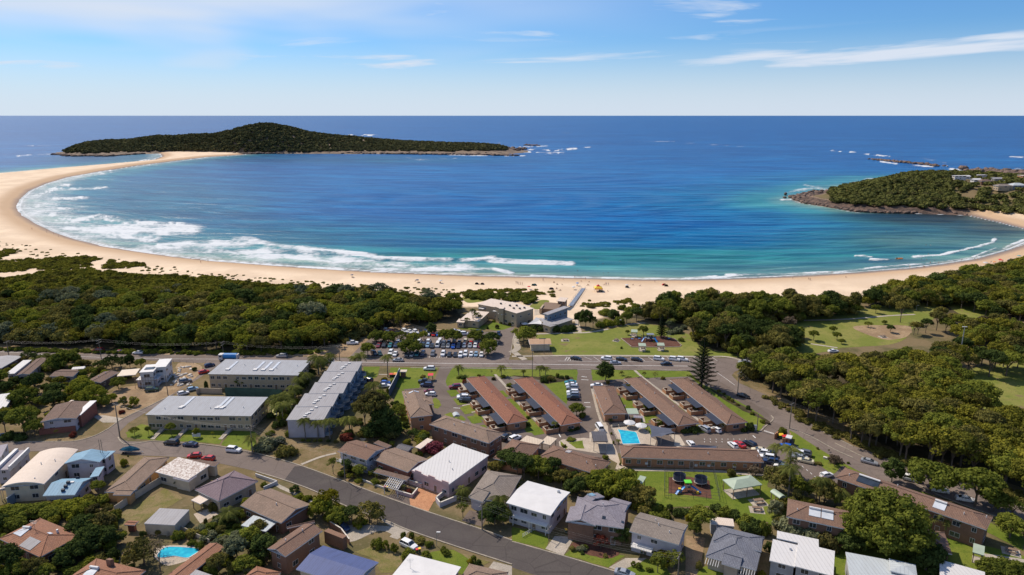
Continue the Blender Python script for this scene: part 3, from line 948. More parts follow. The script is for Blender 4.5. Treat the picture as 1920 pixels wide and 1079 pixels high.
IX, IY, IZ = np.array(IX), np.array(IY), np.array(IZ)
lift = np.clip((IZ - SEA) / 20,0,1)
IZ = IZ + lift * 10 * (fbm(IX, IY, 120,41) - 0.5) + 3.0 * (fbm(IX, IY, 18,42) - 0.5) * np.clip((IZ - SEA + 1) / 4,0,1)
idx = np.arange(n_u * n_v).reshape(n_u, n_v)
F = np.stack([idx[:-1, :-1], idx[1:, :-1], idx[1:, 1:], idx[:-1,1:]], -1).reshape(-1,4)
V = np.stack([IX.ravel(), IY.ravel(), IZ.ravel()], -1)
flat('island_soil', (0.17,0.12,0.08), 0.95,0.5,0.05)
structure('island', np_mesh('island', V, F, 'island_soil', True))

# ------------------------------------------------------------------ foliage
def leaf_cloud(rs, centres, radii, n_each, leaf, up=0.35, spread=0.38, flatz=0.8, core=True):
 """lumpy crown: leaf-sized quads over the skins of many clumps, with an unseen solid core added in each clump to block light"""
 vs, fs = [], []
 k = 0
 for c_, r_ in zip(centres, radii):
  n = max(6, int(n_each * r_ * r_ / (np.mean(np.square(radii)))))
  d = rs.normal(size=(n, 3)); d[:, 2] = d[:, 2] + up * 2
  d /= np.linalg.norm(d, axis=1)[:, None]
  rad = r_ * (0.78 + 0.30 * rs.rand(n))
  p = c_ + d * rad[:, None] * np.array([1,1, flatz])
  nn = d + rs.normal(size=(n, 3)) * spread
  nn /= np.linalg.norm(nn, axis=1)[:, None]
  a = np.cross(nn, rs.normal(size=(n, 3))); a /= np.linalg.norm(a, axis=1)[:, None]
  b = np.cross(nn, a)
  s = leaf * (0.6 + 0.8 * rs.rand(n))[:, None]
  q = np.stack([p - a * s - b * s * .6, p + a * s - b * s * .6, p + a * s * .7 + b * s * .7, p - a * s * .6 + b * s * .6], 1).reshape(-1,3)
  vs.append(q); fs.append(np.arange(k, k + 4 * n).reshape(-1,4)); k += 4 * n
  if core:  # unseen core of the same leaf colour, added to stop light leaking through
   r2 = r_ * 0.74
   o = np.array([(1,0,0),(0,1,0),(-1,0,0),(0,-1,0),(0,0, flatz),(0,0,-flatz)]) * r2 + c_
   vs.append(o)
   fs.append(np.array([(0,1,4,4),(1,2,4,4),(2,3,4,4),(3,0,4,4),(1,0,5,5),(2,1,5,5),(3,2,5,5),(0,3,5,5)]) + k)
   k += 6
 return np.concatenate(vs), np.concatenate(fs)


def quads(name, V, F, mat):
 """faces given as quads, a repeated last index meaning a triangle"""
 tri = F[:, 2] == F[:, 3]
 me = bpy.data.meshes.new(name)
 Q, T = F[~tri], F[tri][:, :3]
 nv, nl = len(V), len(Q) * 4 + len(T) * 3
 me.vertices.add(nv); me.vertices.foreach_set('co', V.astype(np.float32).ravel())
 me.loops.add(nl); me.loops.foreach_set('vertex_index', np.concatenate([Q.ravel(), T.ravel()]).astype(np.int32))
 me.polygons.add(len(Q) + len(T))
 me.polygons.foreach_set('loop_start', np.concatenate([np.arange(len(Q)) * 4, len(Q) * 4 + np.arange(len(T)) * 3]).astype(np.int32))
 me.update(calc_edges=True)
 me.materials.append(M(mat))
 return me


def dome(rs, n, rlo, rhi, zflat, zmin=-0.2, cr=(0.24,0.40)):
 """clump centres over a dome of radius 1"""
 C, Rr = [], []
 for i in range(n):
  z = zmin + (1 - zmin) * rs.rand() ** 0.9
  th = rs.rand() * 2 * PI + i * 2.4
  s = math.sqrt(max(0,1 - min(1, abs(z)) ** 2))
  q = rlo + (rhi - rlo) * rs.rand()
  C.append((s * math.cos(th) * q, s * math.sin(th) * q, z * q * zflat)); Rr.append(cr[0] + (cr[1] - cr[0]) * rs.rand())
 C.append((0,0,0.25 * zflat)); Rr.append(0.5)
 return np.array(C), np.array(Rr)


CROWN = {}


def mk_crown(key, seeds, n, rng, zflat, zmin, cr, leaves, leaf, mat='leaf_green', up=.35, spread=.38, core=True):
 L = []
 for s in range(seeds):
  rs = np.random.RandomState(100 + s + 17 * len(CROWN))
  C, Rr = dome(rs, n, rng[0], rng[1], zflat, zmin, cr)
  C = C * np.array([1 + 0.25 * (rs.rand() - .5), 1 + 0.25 * (rs.rand() - .5), 1])
  V, F = leaf_cloud(rs, C, Rr, leaves, leaf, up, spread, core=core)
  L.append(quads('crown_' + key, V, F, mat))
 CROWN[key] = L


mk_crown('broad', 4,46, (.62,.86), .62,-.25, (.17,.30), 62,.050)
mk_crown('canopy', 5,40, (.62,.88), .50,-.15, (.17,.31), 55,.052)
mk_crown('tall', 3,60, (.55,.80), 1.15,-.75, (.17,.30), 58,.052)
mk_crown('airy', 3,26, (.60,.92), .62,-.25, (.13,.24), 60,.046, spread=.9, core=False)
mk_crown('grand', 2,120, (.66,.90), .66,-.3, (.11,.20), 70,.027)
mk_crown('bush', 4,18, (.45,.68), .62,-.2, (.26,.40), 60,.075)
mk_crown('ball', 2,30, (.60,.70), .92,-.95, (.26,.34), 60,.055, spread=.4)
mk_crown('bare', 2,26, (.45,.95), .7,-.2, (.10,.22), 22,.030, 'leaf_bare', spread=1.2, core=False)
# plant silhouette data: (trunk height share, crown base)
def trunk_mesh(seed, limbs=5):
 rs = random.Random(seed)
 mb = MB()
 mb.tube((0,0,-0.1),(0.03,0.02,0.5), .055,.04,7)
 for i in range(limbs):
  a = 2 * PI * i / limbs + rs.uniform(-.4,.4)
  e = (math.cos(a) * .42, math.sin(a) * .42, rs.uniform(.85,1.15))
  m_ = (math.cos(a) * .16, math.sin(a) * .16,.70)
  mb.tube((0.03,0.02,.45), m_, .032,.024,5)
  mb.tube(m_, e, .024,.010,5)
 return mb.mesh('trunk', 'bark')


TRUNK = [trunk_mesh(i) for i in range(3)]


def far_crowns(rs, pts, rads, zs, leaves=26, leaf=0.16, zf=.7):
 """many small crowns far away joined in one mass"""
 vs, fs, k = [], [], 0
 protos = []
 for s in range(6):
  C, Rr = dome(rs, 7,.35,.62, zf, 0.0, (.34,.52))
  protos.append(leaf_cloud(rs, C, Rr, leaves, leaf, .4,.38, core=True))
 for (x, y), r_, z in zip(pts, rads, zs):
  V, F = protos[rs.randint(6)]
  a = rs.rand() * 2 * PI; ca, sa = math.cos(a), math.sin(a)
  W = np.stack([V[:, 0] * ca - V[:, 1] * sa, V[:, 0] * sa + V[:, 1] * ca, V[:, 2]], -1) * r_ * np.array([1,1,.9]) + np.array([x, y, z])
  vs.append(W); fs.append(F + k); k += len(V)
 return np.concatenate(vs), np.concatenate(fs)


def grove(name, label, pts, rad, hts, kinds, mats, mat_seed=1):
 """a wood too dense to count: one object that plants crowns on its points"""
 r_ = np.random.RandomState(mat_seed)
 col = bpy.data.collections.new(name + '_crowns')
 for k in kinds:
  for me in CROWN[k][:3]:
   for m in mats:
    o = bpy.data.objects.new('crown', me); col.objects.link(o)
    o.material_slots[0].link = 'OBJECT'; o.material_slots[0].material = M(m)
    me2 = me.copy(); me2.materials[0] = M(m); o.data = me2; o.material_slots[0].link = 'DATA'
 n = len(pts)
 me = bpy.data.meshes.new(name); me.vertices.add(n)
 z = np.array([max(0, h - r * .55) for h, r in zip(hts, rad)])
 me.vertices.foreach_set('co', np.array([(p[0], p[1], q) for p, q in zip(pts, z)], np.float32).ravel())
 a = me.attributes.new('size', 'FLOAT', 'POINT'); a.data.foreach_set('value', np.array(rad, np.float32))
 a = me.attributes.new('turn', 'FLOAT', 'POINT'); a.data.foreach_set('value', r_.uniform(0,6.28, n).astype(np.float32))
 a = me.attributes.new('pick', 'INT', 'POINT'); a.data.foreach_set('value', r_.randint(0,999, n).astype(np.int32))
 o = bpy.data.objects.new(name, me); COL.objects.link(o)
 ng = bpy.data.node_groups.new(name, 'GeometryNodeTree')
 ng.interface.new_socket('Geometry', in_out='INPUT', socket_type='NodeSocketGeometry')
 ng.interface.new_socket('Geometry', in_out='OUTPUT', socket_type='NodeSocketGeometry')
 N, L = ng.nodes, ng.links
 gi, go = N.new('NodeGroupInput'), N.new('NodeGroupOutput')
 m2p = N.new('GeometryNodeMeshToPoints'); ip = N.new('GeometryNodeInstanceOnPoints'); ci = N.new('GeometryNodeCollectionInfo')
 ci.inputs['Collection'].default_value = col; ci.inputs['Separate Children'].default_value = True; ci.inputs['Reset Children'].default_value = True
 at = []
 for nm, ty in (('size', 'FLOAT'), ('turn', 'FLOAT'), ('pick', 'INT')):
  q = N.new('GeometryNodeInputNamedAttribute'); q.data_type = ty; q.inputs[0].default_value = nm; at.append(q.outputs[0])
 cx = N.new('ShaderNodeCombineXYZ'); L.new(at[1], cx.inputs[2])
 e2r = N.new('FunctionNodeEulerToRotation'); L.new(cx.outputs[0], e2r.inputs[0])
 L.new(gi.outputs[0], m2p.inputs[0]); L.new(m2p.outputs[0], ip.inputs['Points']); L.new(ci.outputs[0], ip.inputs['Instance'])
 ip.inputs['Pick Instance'].default_value = True
 L.new(at[2], ip.inputs['Instance Index']); L.new(e2r.outputs[0], ip.inputs['Rotation'])
 sc = N.new('ShaderNodeCombineXYZ')
 for i in range(3): L.new(at[0], sc.inputs[i])
 L.new(sc.outputs[0], ip.inputs['Scale']); L.new(ip.outputs[0], go.inputs[0])
 o.modifiers.new('planting', 'NODES').node_group = ng
 tag(o, label, 'trees', kind='stuff')
 return o


def in_poly(pts, poly):
 return sdf(np.array([p[0] for p in pts]), np.array([p[1] for p in pts]), poly) > 0


def scatter(rs, poly, gap, jitter=.45):
 xs = [p[0] for p in poly]; ys = [p[1] for p in poly]
 g = []
 y = min(ys); row = 0
 while y < max(ys):
  x = min(xs) + (gap / 2 if row % 2 else 0)
  while x < max(xs):
   g.append((x + rs.uniform(-jitter, jitter) * gap, y + rs.uniform(-jitter, jitter) * gap)); x += gap
  y += gap * .87; row += 1
 if not g: return []
 m = in_poly(g, poly)
 return [p for p, q in zip(g, m) if q]


def wpoly(pts, z=0): return [tuple(P(p, z))[:2] for p in pts]


def stuff(name, V, F, mat, label):
 o = bpy.data.objects.new(name, quads(name, V, F, mat)); COL.objects.link(o)
 tag(o, label, 'trees', kind='stuff')
 return o


rs = np.random.RandomState(5)
# island forest
ii = rs.randint(0, n_u - 1,9000); jj = rs.randint(2,52,9000)
ok = (IZ[ii, jj] > SEA + 5.5 + 2 * (us[ii] > 860)) & (us[ii] < 945 + rs.rand(9000) * 10)
ii, jj = ii[ok], jj[ok]
pts = np.stack([IX[ii, jj] + rs.uniform(-3,3, len(ii)), IY[ii, jj] + rs.uniform(-4,4, len(ii))], -1)
V, F = far_crowns(rs, pts, rs.uniform(5.0,9.5, len(ii)), IZ[ii, jj] + .4,6,.30)
stuff('island_forest', V, F, 'leaf_far', 'dark green forest covering the long hilly island across the bay')
# headland forest, thinner among the houses of the village
village = [(V1(735,238), 15,7, 'white', 'flat'), (V1(1045,245), 10,8, 'white', 'gable'), (V1(1200,262), 16,11, 'dark', 'hip'), (V1(1550,262), 17,10, 'brown', 'hip'),
     (V1(1785,300), 17,12, 'pale', 'hip'), (V1(845,335), 8,7, 'white', 'gable'), (V1(1100,395), 12,7, 'lilac', 'flat'), (V1(1390,385), 12,9, 'grey', 'gable'),
     (V1(1640,460), 15,8, 'teal', 'flat'), (V1(1880,470), 14,11, 'pinkbrown', 'flat'), (V1(1270,400), 7,6, 'slate', 'gable')]
vil = []
for (p, w_, d_, colr, rf) in village:
 q = P(p, 14.0)
 for _ in range(4): q = P(p, hz(q.x, q.y) + 3.0)
 vil.append((q.x, q.y, hz(q.x, q.y)))
allp = scatter(rs, [(x, y) for x, y in hl_w], 7.2)
hd = sdf(np.array([p[0] for p in allp]), np.array([p[1] for p in allp]), hl_w)
pts, zs = [], []
for p, h_ in zip(allp, hd):
 if h_ < 13 or p[0] > 900: continue
 z = hz(*p); sx, sy_ = SCR(p[0], p[1], z)
 near = min(math.hypot(p[0] - q[0], p[1] - q[1]) for q in vil)
 if sx < 1560 and h_ < 30 + (1560 - sx) * .6: continue
 if near < 14: continue
 if sx > 1785 and near < 60 and rs.rand() > .38: continue
 pts.append(p); zs.append(z)
V, F = far_crowns(rs, pts, rs.uniform(4.2,7.2, len(pts)), np.array(zs) + 1.8,24,.17)
stuff('headland_forest', V, F, 'leaf_head', 'green wood covering the rocky headland on the far side of the bay')


def boulders(name, spots, label, mat='rock'):
 """broken shore rock: many angular lumps, uncountable"""
 vs, fs, k = [], [], 0
 ico = np.array([(-.52,0,.85),(.52,0,.85),(-.52,0,-.85),(.52,0,-.85),(0,.85,.52),(0,.85,-.52),(0,-.85,.52),(0,-.85,-.52),(.85,.52,0),(-.85,.52,0),(.85,-.52,0),(-.85,-.52,0)])
 fi = np.array([(0,4,1),(0,9,4),(9,5,4),(4,5,8),(4,8,1),(8,10,1),(8,3,10),(5,3,8),(5,2,3),(2,7,3),(7,10,3),(7,6,10),(7,11,6),(11,0,6),(0,1,6),(6,1,10),(9,0,11),(9,11,2),(9,2,5),(7,2,11)])
 for x, y, z, r_ in spots:
  s_ = np.array([r_ * rs.uniform(.7,1.8), r_ * rs.uniform(.6,1.1), r_ * rs.uniform(.35,.8)])
  W = ico * (1 + .35 * (rs.rand(12,3) - .5)) * s_
  a = rs.rand() * PI; ca, sa = math.cos(a), math.sin(a)
  W = np.stack([W[:, 0] * ca - W[:, 1] * sa, W[:, 0] * sa + W[:, 1] * ca, W[:, 2]], -1) + (x, y, z)
  vs.append(W); fs.append(fi + k); k += 12
 me = np_mesh(name, np.concatenate(vs), np.concatenate(fs), mat)
 o = bpy.data.objects.new(name, me); COL.objects.link(o)
 tag(o, label, 'rocks', kind='stuff')


def along(pts, n, wid, z, rlo, rhi):
 out = []
 q = [P(p, SEA) for p in pts]
 seg = [(q[i + 1] - q[i]).length for i in range(len(q) - 1)]
 for _ in range(n):
  u = rs.rand() * sum(seg); i = 0
  while u > seg[i]: u -= seg[i]; i += 1
  p = q[i].lerp(q[i + 1], u / seg[i])
  out.append((p.x + rs.normal() * wid * .4, p.y + rs.normal() * wid, z + rs.uniform(-.5,1.0), rs.uniform(rlo, rhi)))
 return out


boulders('reef_rocks', along(W3(1075,298,1200,312,1330,322,1425,334), 230,16, SEA + .2,1.8,5.5), 'low brown rock reef breaking the surface outside the headland')
boulders('headland_rocks', along(W3(625,520,680,500,780,490,900,470,1000,440), 260,6, SEA + 1.0,1.5,4.5) + along(W3(625,522,690,545,800,560,950,590,1100,598,1250,600,1400,596,1600,608), 420,2.6, SEA + .6,.8,2.6)
   + [(P(W3(x, 520), SEA).x + rs.normal() * 12, P(W3(x, 520), SEA).y + rs.normal() * 15, SEA + 2.0, rs.uniform(1.3,3.6)) for x in rs.uniform(700,940,460)], 'dark brown rock shelf and boulders around the tip of the headland')
boulders('outer_rocks', along(W3(1600,364,1700,372,1800,380,1918,385,2200,395), 200,9, SEA + 1.5,2.5,7) + along(W3(1730,372,1918,378,2200,385), 160,26, SEA + 3,3,8), 'reddish rock point behind the houses on the headland')
boulders('island_rocks', along(W1(315,270,420,280,600,281,800,268), 160,7, SEA + .6,2.5,7) + along(W1(1300,268,1500,266,1700,262,1918,264) + W2(200,267,500,270,700,272,900,276,1000,276), 360,7, SEA + .8,2.5,6.5)
   + along(W2(800,262,900,245,1000,240), 160,40, SEA + 2,4,9) + along(W2(1040,219,1110,221), 30,12, SEA + .5,3,7), 'brown rocks along the waterline of the long hilly island')
# ------------------------------------------------------------------ streets, lawns, yards
def Z(c, *a): return c(*a)


sheet('asphalt_yard', [(826,686),(1062,690),(1110,690),(1335,692),(1395,735),(1440,775),(1480,800),(1545,850),(1590,880),(1612,905),(1560,912),(1430,880),(1290,860),(1160,850),(1120,880),(1060,850),(930,850),(860,830),(800,800),(790,765),(780,740),(757,735),(757,720),(815,715)], .012, 'asphalt_warm')
# verges and bare yards left of the flats
sheet('dry_yard', [(-60,640),(440,668),(400,700),(330,740),(250,790),(215,812),(140,830),(-60,832)], .008, 'dry_grass', rough=.4)
sheet('dirt_lot', Z(T1,1330,245,1480,250,1500,320,1300,470,1120,560,900,655,700,640,830,470,960,420,1300,370), .016, 'sandy_dirt', True, .5)
sheet('dry_lot', B2(0,60,300,70,620,120,660,200,560,330,650,370,300,250,0,160), .016, 'dry_grass', True, .4)
sheet('dry_verge', B2(560,330,640,180,800,330,1000,480,1150,560,650,372), .018, 'dry_grass', True, .4)
sheet('dry_verge', B1(880,175,1420,195,1650,240,1918,300,1918,420,1500,340,1240,260,880,260), .014, 'dry_grass', False, .3)
sheet('dirt_verge', T3(1640,315,1720,380,1918,500) + T4(190,640,400,760,620,850,860,960,1100,1060) + B4(1420,395,1900,570,2100,650,2100,480,1700,350,1100,200,860,100) + T4(600,700,200,560,0,420) + T3(1800,350,1720,290), .014, 'dry_grass', False, .5)
sheet('dirt_verge', T2(540,60,600,110,830,60,870,150,760,150,720,200,0,190,-1500,176,-1920,135,-1920,115,-1400,165,0,172,300,165,540,120), .014, 'sandy_dirt', False, .4)
sheet('dirt_verge', R1(540,330,700,290,1300,280,1500,160,1560,200,1900,300,1918,345,1600,350,540,400) + R2(0,330,500,330,560,345,0,345), .03, 'sandy_dirt', False, .3)
# park north of the road
sheet('park_lawn', M3(1110,640,1918,590) + M4(180,545,420,520,640,560,900,640,1020,760,1200,830,1400,850,1560,905,1000,900,600,895,0,890) + M3(1700,885,1330,882,1290,860,1270,790,1110,690), .03, 'park_lawn', False, .25)
sheet('beach_lawn', M3(300,215,600,205,640,240,430,285,320,280), .03, 'park_lawn', True)
sheet('beach_lawn', M3(1040,330,1150,260,1260,270,1150,360), .03, 'park_lawn', True)
sheet('club_lawn', M3(215,580,420,560,500,590,470,555,640,505,840,560,740,610,560,585,430,600), .03, 'lawn', False, .3)
sheet('park_lawn', M5(150,900,230,640,500,600,800,540,1230,510,1290,560,1230,640,1060,720,1020,790,860,830,560,850,370,890), .03, 'park_lawn', True, .4)
sheet('bare_patch', M5(640,690,900,680,1070,690,1050,760,900,790,740,750), .04, 'sandy_dirt', True, .4)
sheet('bare_patch', M5(1320,500,1500,470,1700,540,1650,620,1500,620,1380,560), .04, 'park_lawn', True, .4)
sheet('bare_patch', M5(1780,615,2000,610,2000,700,1800,700), .03, 'sandy_dirt', False, .4)
sheet('playing_field', T4(1480,290,1700,255,2100,230,2100,760,1900,690,1640,620,1600,560,1540,400), .03, 'park_lawn', False, .3)
for a in (T4(1560,320,1750,350), T4(1700,525,2000,510), T4(1650,620,1920,710)):
 ribbon('field_line', a, .22,.04,.004, 'dry_grass', sm=False)
# beach car park and its apron
sheet('car_park', R1(620,560,700,380,1300,370,1918,410) + R2(0,400,560,380,1400,390,1740,340,1918,280) + M3(860,560,870,640,850,720,820,880,800,935,-450,912) + R1(200,940,420,720), .034, 'asphalt_road')
# main road, side street, bend road, lower street
sheet('main_road', [(-400,640),(0,652),(145,663),(300,665),(480,668),(640,671),(820,674),(960,675),(1000,676),(1000,669),(1045,669),(1200,671),(1345,671),(1375,672),(1392,677),(1430,680),(1480,684),(1480,700),(1420,698),(1402,690)]
   + [(1378,697),(1372,704),(1385,718),(1440,742),(1490,776),(1540,806),(1600,836),(1655,856),(1705,878),(1800,905),(1920,948),(2100,1010),(2100,1075),(1920,985),(1830,955),(1740,925),(1690,912),(1640,896),(1610,884),(1570,862),(1530,838),(1490,812),(1447,790),(1440,775),(1405,752),(1375,731),(1350,716),(1340,706),(1330,697),(1290,694),(1100,691),(700,686.5),(410,685),(380,705),(325,741),(280,770),(240,794),(222,812),(226,824),(240,828)]
   + T1(1130,832,1480,852,1700,880,1918,922) + B2(0,168,300,250,650,375,960,492,1300,612,1700,742,1918,822) + B3(0,830,390,940,760,1050,1000,1110,1000,1250,300,1120,0,1020) + B2(1918,997,1500,862,1150,742,980,672,680,562,450,452,250,378,0,300) + B1(1750,262,1420,196,1080,182,600,150,0,150,-500,160)
   + [(-130,832),(0,829)] + T1(400,832,560,828,700,792,800,742,840,715,930,655,1130,560,1300,475,1420,390,1510,320,1545,240) + [(375,681),(275,676),(147,674),(0,668),(-400,655)], .05, 'asphalt_road')
sheet('new_asphalt', B2(210,368,290,262,330,262,650,377,960,494,1300,614,1700,744,1918,824) + B3(0,832,390,942,760,1052,1000,1112,1000,1248,300,1118,0,1018) + B2(1918,995,1500,860,1150,740,980,670,680,560,450,450,330,400), .056, 'asphalt_new')
for nm, pts, wd in (('centre_line', [(-100,657),(0,660),(147,669),(300,673),(410,674)], .16), ('centre_line', [(560,676.5),(700,680),(850,682),(1000,683.5),(1150,685.5),(1290,687)], .26),
     ('edge_line', [(1047,677.5),(1200,679),(1340,680)], .14), ('centre_line', T3(1520,305,1600,360,1670,412), .14), ('edge_line', T3(-760,280,0,285,500,291,1320,300), .12)):
 ribbon(nm, pts, wd, .062,.004, 'road_paint')
for i in range(17):
 a = (1062 + i * 17,669.8); b = (a[0] + 11,677.0)
 if i < 3: b = (a[0] + 14,675.5)
 ribbon('bay_line', [a, b], .14,.062,.004, 'road_paint', sm=False)
for i in range(5):
 ribbon('hatching_line', [(1059 + i * 5,676.5),(1063 + i * 5,671.0)], .22,.066,.004, 'road_paint', sm=False)
for i in range(9):   # speed hump teeth at the gate of the motel
 ribbon('hump_mark', [V2(320 + i * 20,262 + i * 6), V2(330 + i * 20,285 + i * 6)], .16,.03,.004, 'road_paint', sm=False)
for pts in (T3(520,345,560,350), T3(520,368,575,372), T3(540,540,585,541), T3(540,573,590,574), T3(350,775,365,800), T2(1480,580,1530,583), V2(110,355,160,400)):
 ribbon('arrow_mark', pts, .3,.03,.004, 'road_paint', sm=False)
for x in range(1440,1780,44):
 for y in (812,832):
  ribbon('bay_line', [T3(x, y), T3(x + 4, y + 6)], .16,.03,.004, 'road_paint', sm=False)
for i in range(8): ribbon('bay_line', [V2(770 + i * 75,715 + i * 62), V2(800 + i * 75,745 + i * 62)], .14,.03,.004, 'road_paint', sm=False)
for i in range(22): ribbon('bay_line', [R2(70 + i * 55 - 1100 * (i > 21), 940), R2(60 + i * 55,975)], .10,.06,.004, 'road_paint', sm=False)
kz = .05
for pts in ([(826,687),(700,686),(600,685)], T3(-380,285,-30,288,490,291), T3(592,292,900,296,1320,300,1400,330), B2(0,165,300,248,650,373,960,490,1300,610,1700,740,1918,820), B3(0,828,390,938,760,1048,1000,1108),
   B2(0,303,250,380,450,455,680,565,980,675,1150,745,1500,865,1918,1000), T1(1130,830,1480,850,1700,878,1918,920), T1(885,800,905,832,960,855,1130,830), T1(0,838,400,834,560,830,700,794,800,744,840,717,930,657,1130,562,1300,477),
   V2(440,0,480,50,440,110,330,200,240,290), V2(700,200,900,270,1200,400,1600,620,1918,760), B4(500,90,850,262,1200,440,1400,530,1900,705), V2(860,0,1150,150,1430,320,1700,450,1918,560),
   M3(820,880,850,720,880,640), T3(350,195,700,198,1320,200,1500,195,1620,205,1700,218)):
 ribbon('kerb', pts, .35, kz, .12, 'kerb')
# footpaths and aprons
for nm, pts, w_ in (('footpath', M3(830,850,900,800,880,720,900,640), 3.0), ('footpath', M3(872,850,925,890,985,930), 2.6), ('footpath', T3(0,195,350,190,900,190,1400,197,1600,198,1720,225), 1.5), ('footpath', M3(1110,640,1500,628,1700,622,1918,585), 1.6), ('footpath', M4(0,562,250,530,420,515), 1.6), ('footpath', T3(920,300,1000,370,1200,520,1420,690), 1.1),
     ('footpath', T2(1790,330,1918,470) + T3(60,555,280,770), 1.1), ('footpath', T2(1530,395,1600,500,1750,690,1820,745), 1.7), ('footpath', T3(600,440,640,600,670,690), .9), ('footpath', T3(880,480,960,600,990,690), .9), ('footpath', B2(340,250,480,195,600,165), 1.0), ('footpath', B3(900,290,1500,300,1700,318,1900,330), 1.3), ('footpath', M5(270,645,600,635,900,610,1100,600), 1.6), ('footpath', M5(320,820,520,850), 1.4), ('footpath', B4(1620,930,1870,965,1980,990), 1.4), ('footpath', T2(920,330,990,332), .8), ('footpath', T2(1545,565,1640,545), .8), ('footpath', T2(1615,615,1690,600), .8)):
 ribbon(nm, pts, w_, .055,.03, 'concrete')
sheet('path_crazy', M3(1540,460,1560,440,1620,600,1590,625,1560,560), .04, 'paving', True)
sheet('sand_path', M3(1090,360,1150,370,1160,420,1090,430), .04, 'paving')
sheet('driveway', B3(250,880,320,785,470,790,430,860,385,932), .052, 'concrete')
sheet('driveway', B3(725,1020,850,950,1010,950,960,985,800,1048), .052, 'concrete')
sheet('driveway', B2(930,490,1100,460,1160,500,1155,555), .052, 'asphalt_warm')
sheet('driveway', B2(1540,670,1600,590,1740,620,1690,715), .052, 'asphalt_warm')
sheet('terrace', B2(1150,500,1240,405,1420,460,1330,530,1290,602,1155,552), .054, 'terracotta')
sheet('driveway', B2(600,730,760,700,1060,720,1130,760,1080,800,930,745,700,830), .03, 'concrete', True)
sheet('driveway', B2(900,640,960,650,1160,745,1060,810,1000,790,1050,740), .032, 'concrete')
sheet('driveway', B2(1090,870,1100,830,1280,870,1200,890), .034, 'asphalt_warm')
sheet('driveway', B2(1700,1079,1780,975,1918,1010,1918,1079), .034, 'concrete')
sheet('driveway', B2(0,320,160,390,420,520,440,545,180,430), .03, 'concrete')
sheet('driveway', T1(690,640,780,635,930,660,870,690,770,690), .052, 'concrete')
sheet('driveway', B3(1300,780,1450,800,1400,1079,1300,1079), .03, 'sandy_dirt')
sheet('driveway', B1(1450,620,1560,580,1640,620,1500,690), .03, 'paving')
sheet('paved_court', Q4(1180,390,1230,355,1560,330,1640,340,1640,250,1700,230,1790,130,1860,110,1918,150,1918,560,1740,560,1430,510,1330,490,1270,500,1190,450), .03, 'paving')
sheet('paved_court', Q3(50,180,130,180,160,300,230,480,290,600,340,780,450,870,330,900,270,870,300,790,170,720,130,640,0,620,0,440,150,440,100,300), .034, 'paving')
sheet('pool_deck', Q3(190,220,420,190,620,240,780,300,800,400,890,450,860,525,700,500,420,530,330,520), .036, 'paving')
sheet('splash_deck', Q3(1060,350,1230,370,1320,520,1200,550,1150,520,1160,450), .036, 'paving')
sheet('pool_edge', B1(1150,930,1210,860,1500,860,1520,890,1420,960,1300,1000,1230,1000), .03, 'paving', True)
sheet('tennis_court', T2(0,490,290,510,250,640,120,640,90,500), .03, 'court')
for pts in (T2(110,520,270,525), T2(130,520,150,630), T2(200,520,200,635), T2(100,570,250,575)):
 ribbon('court_line', pts, .1,.04,.004, 'road_paint', sm=False)
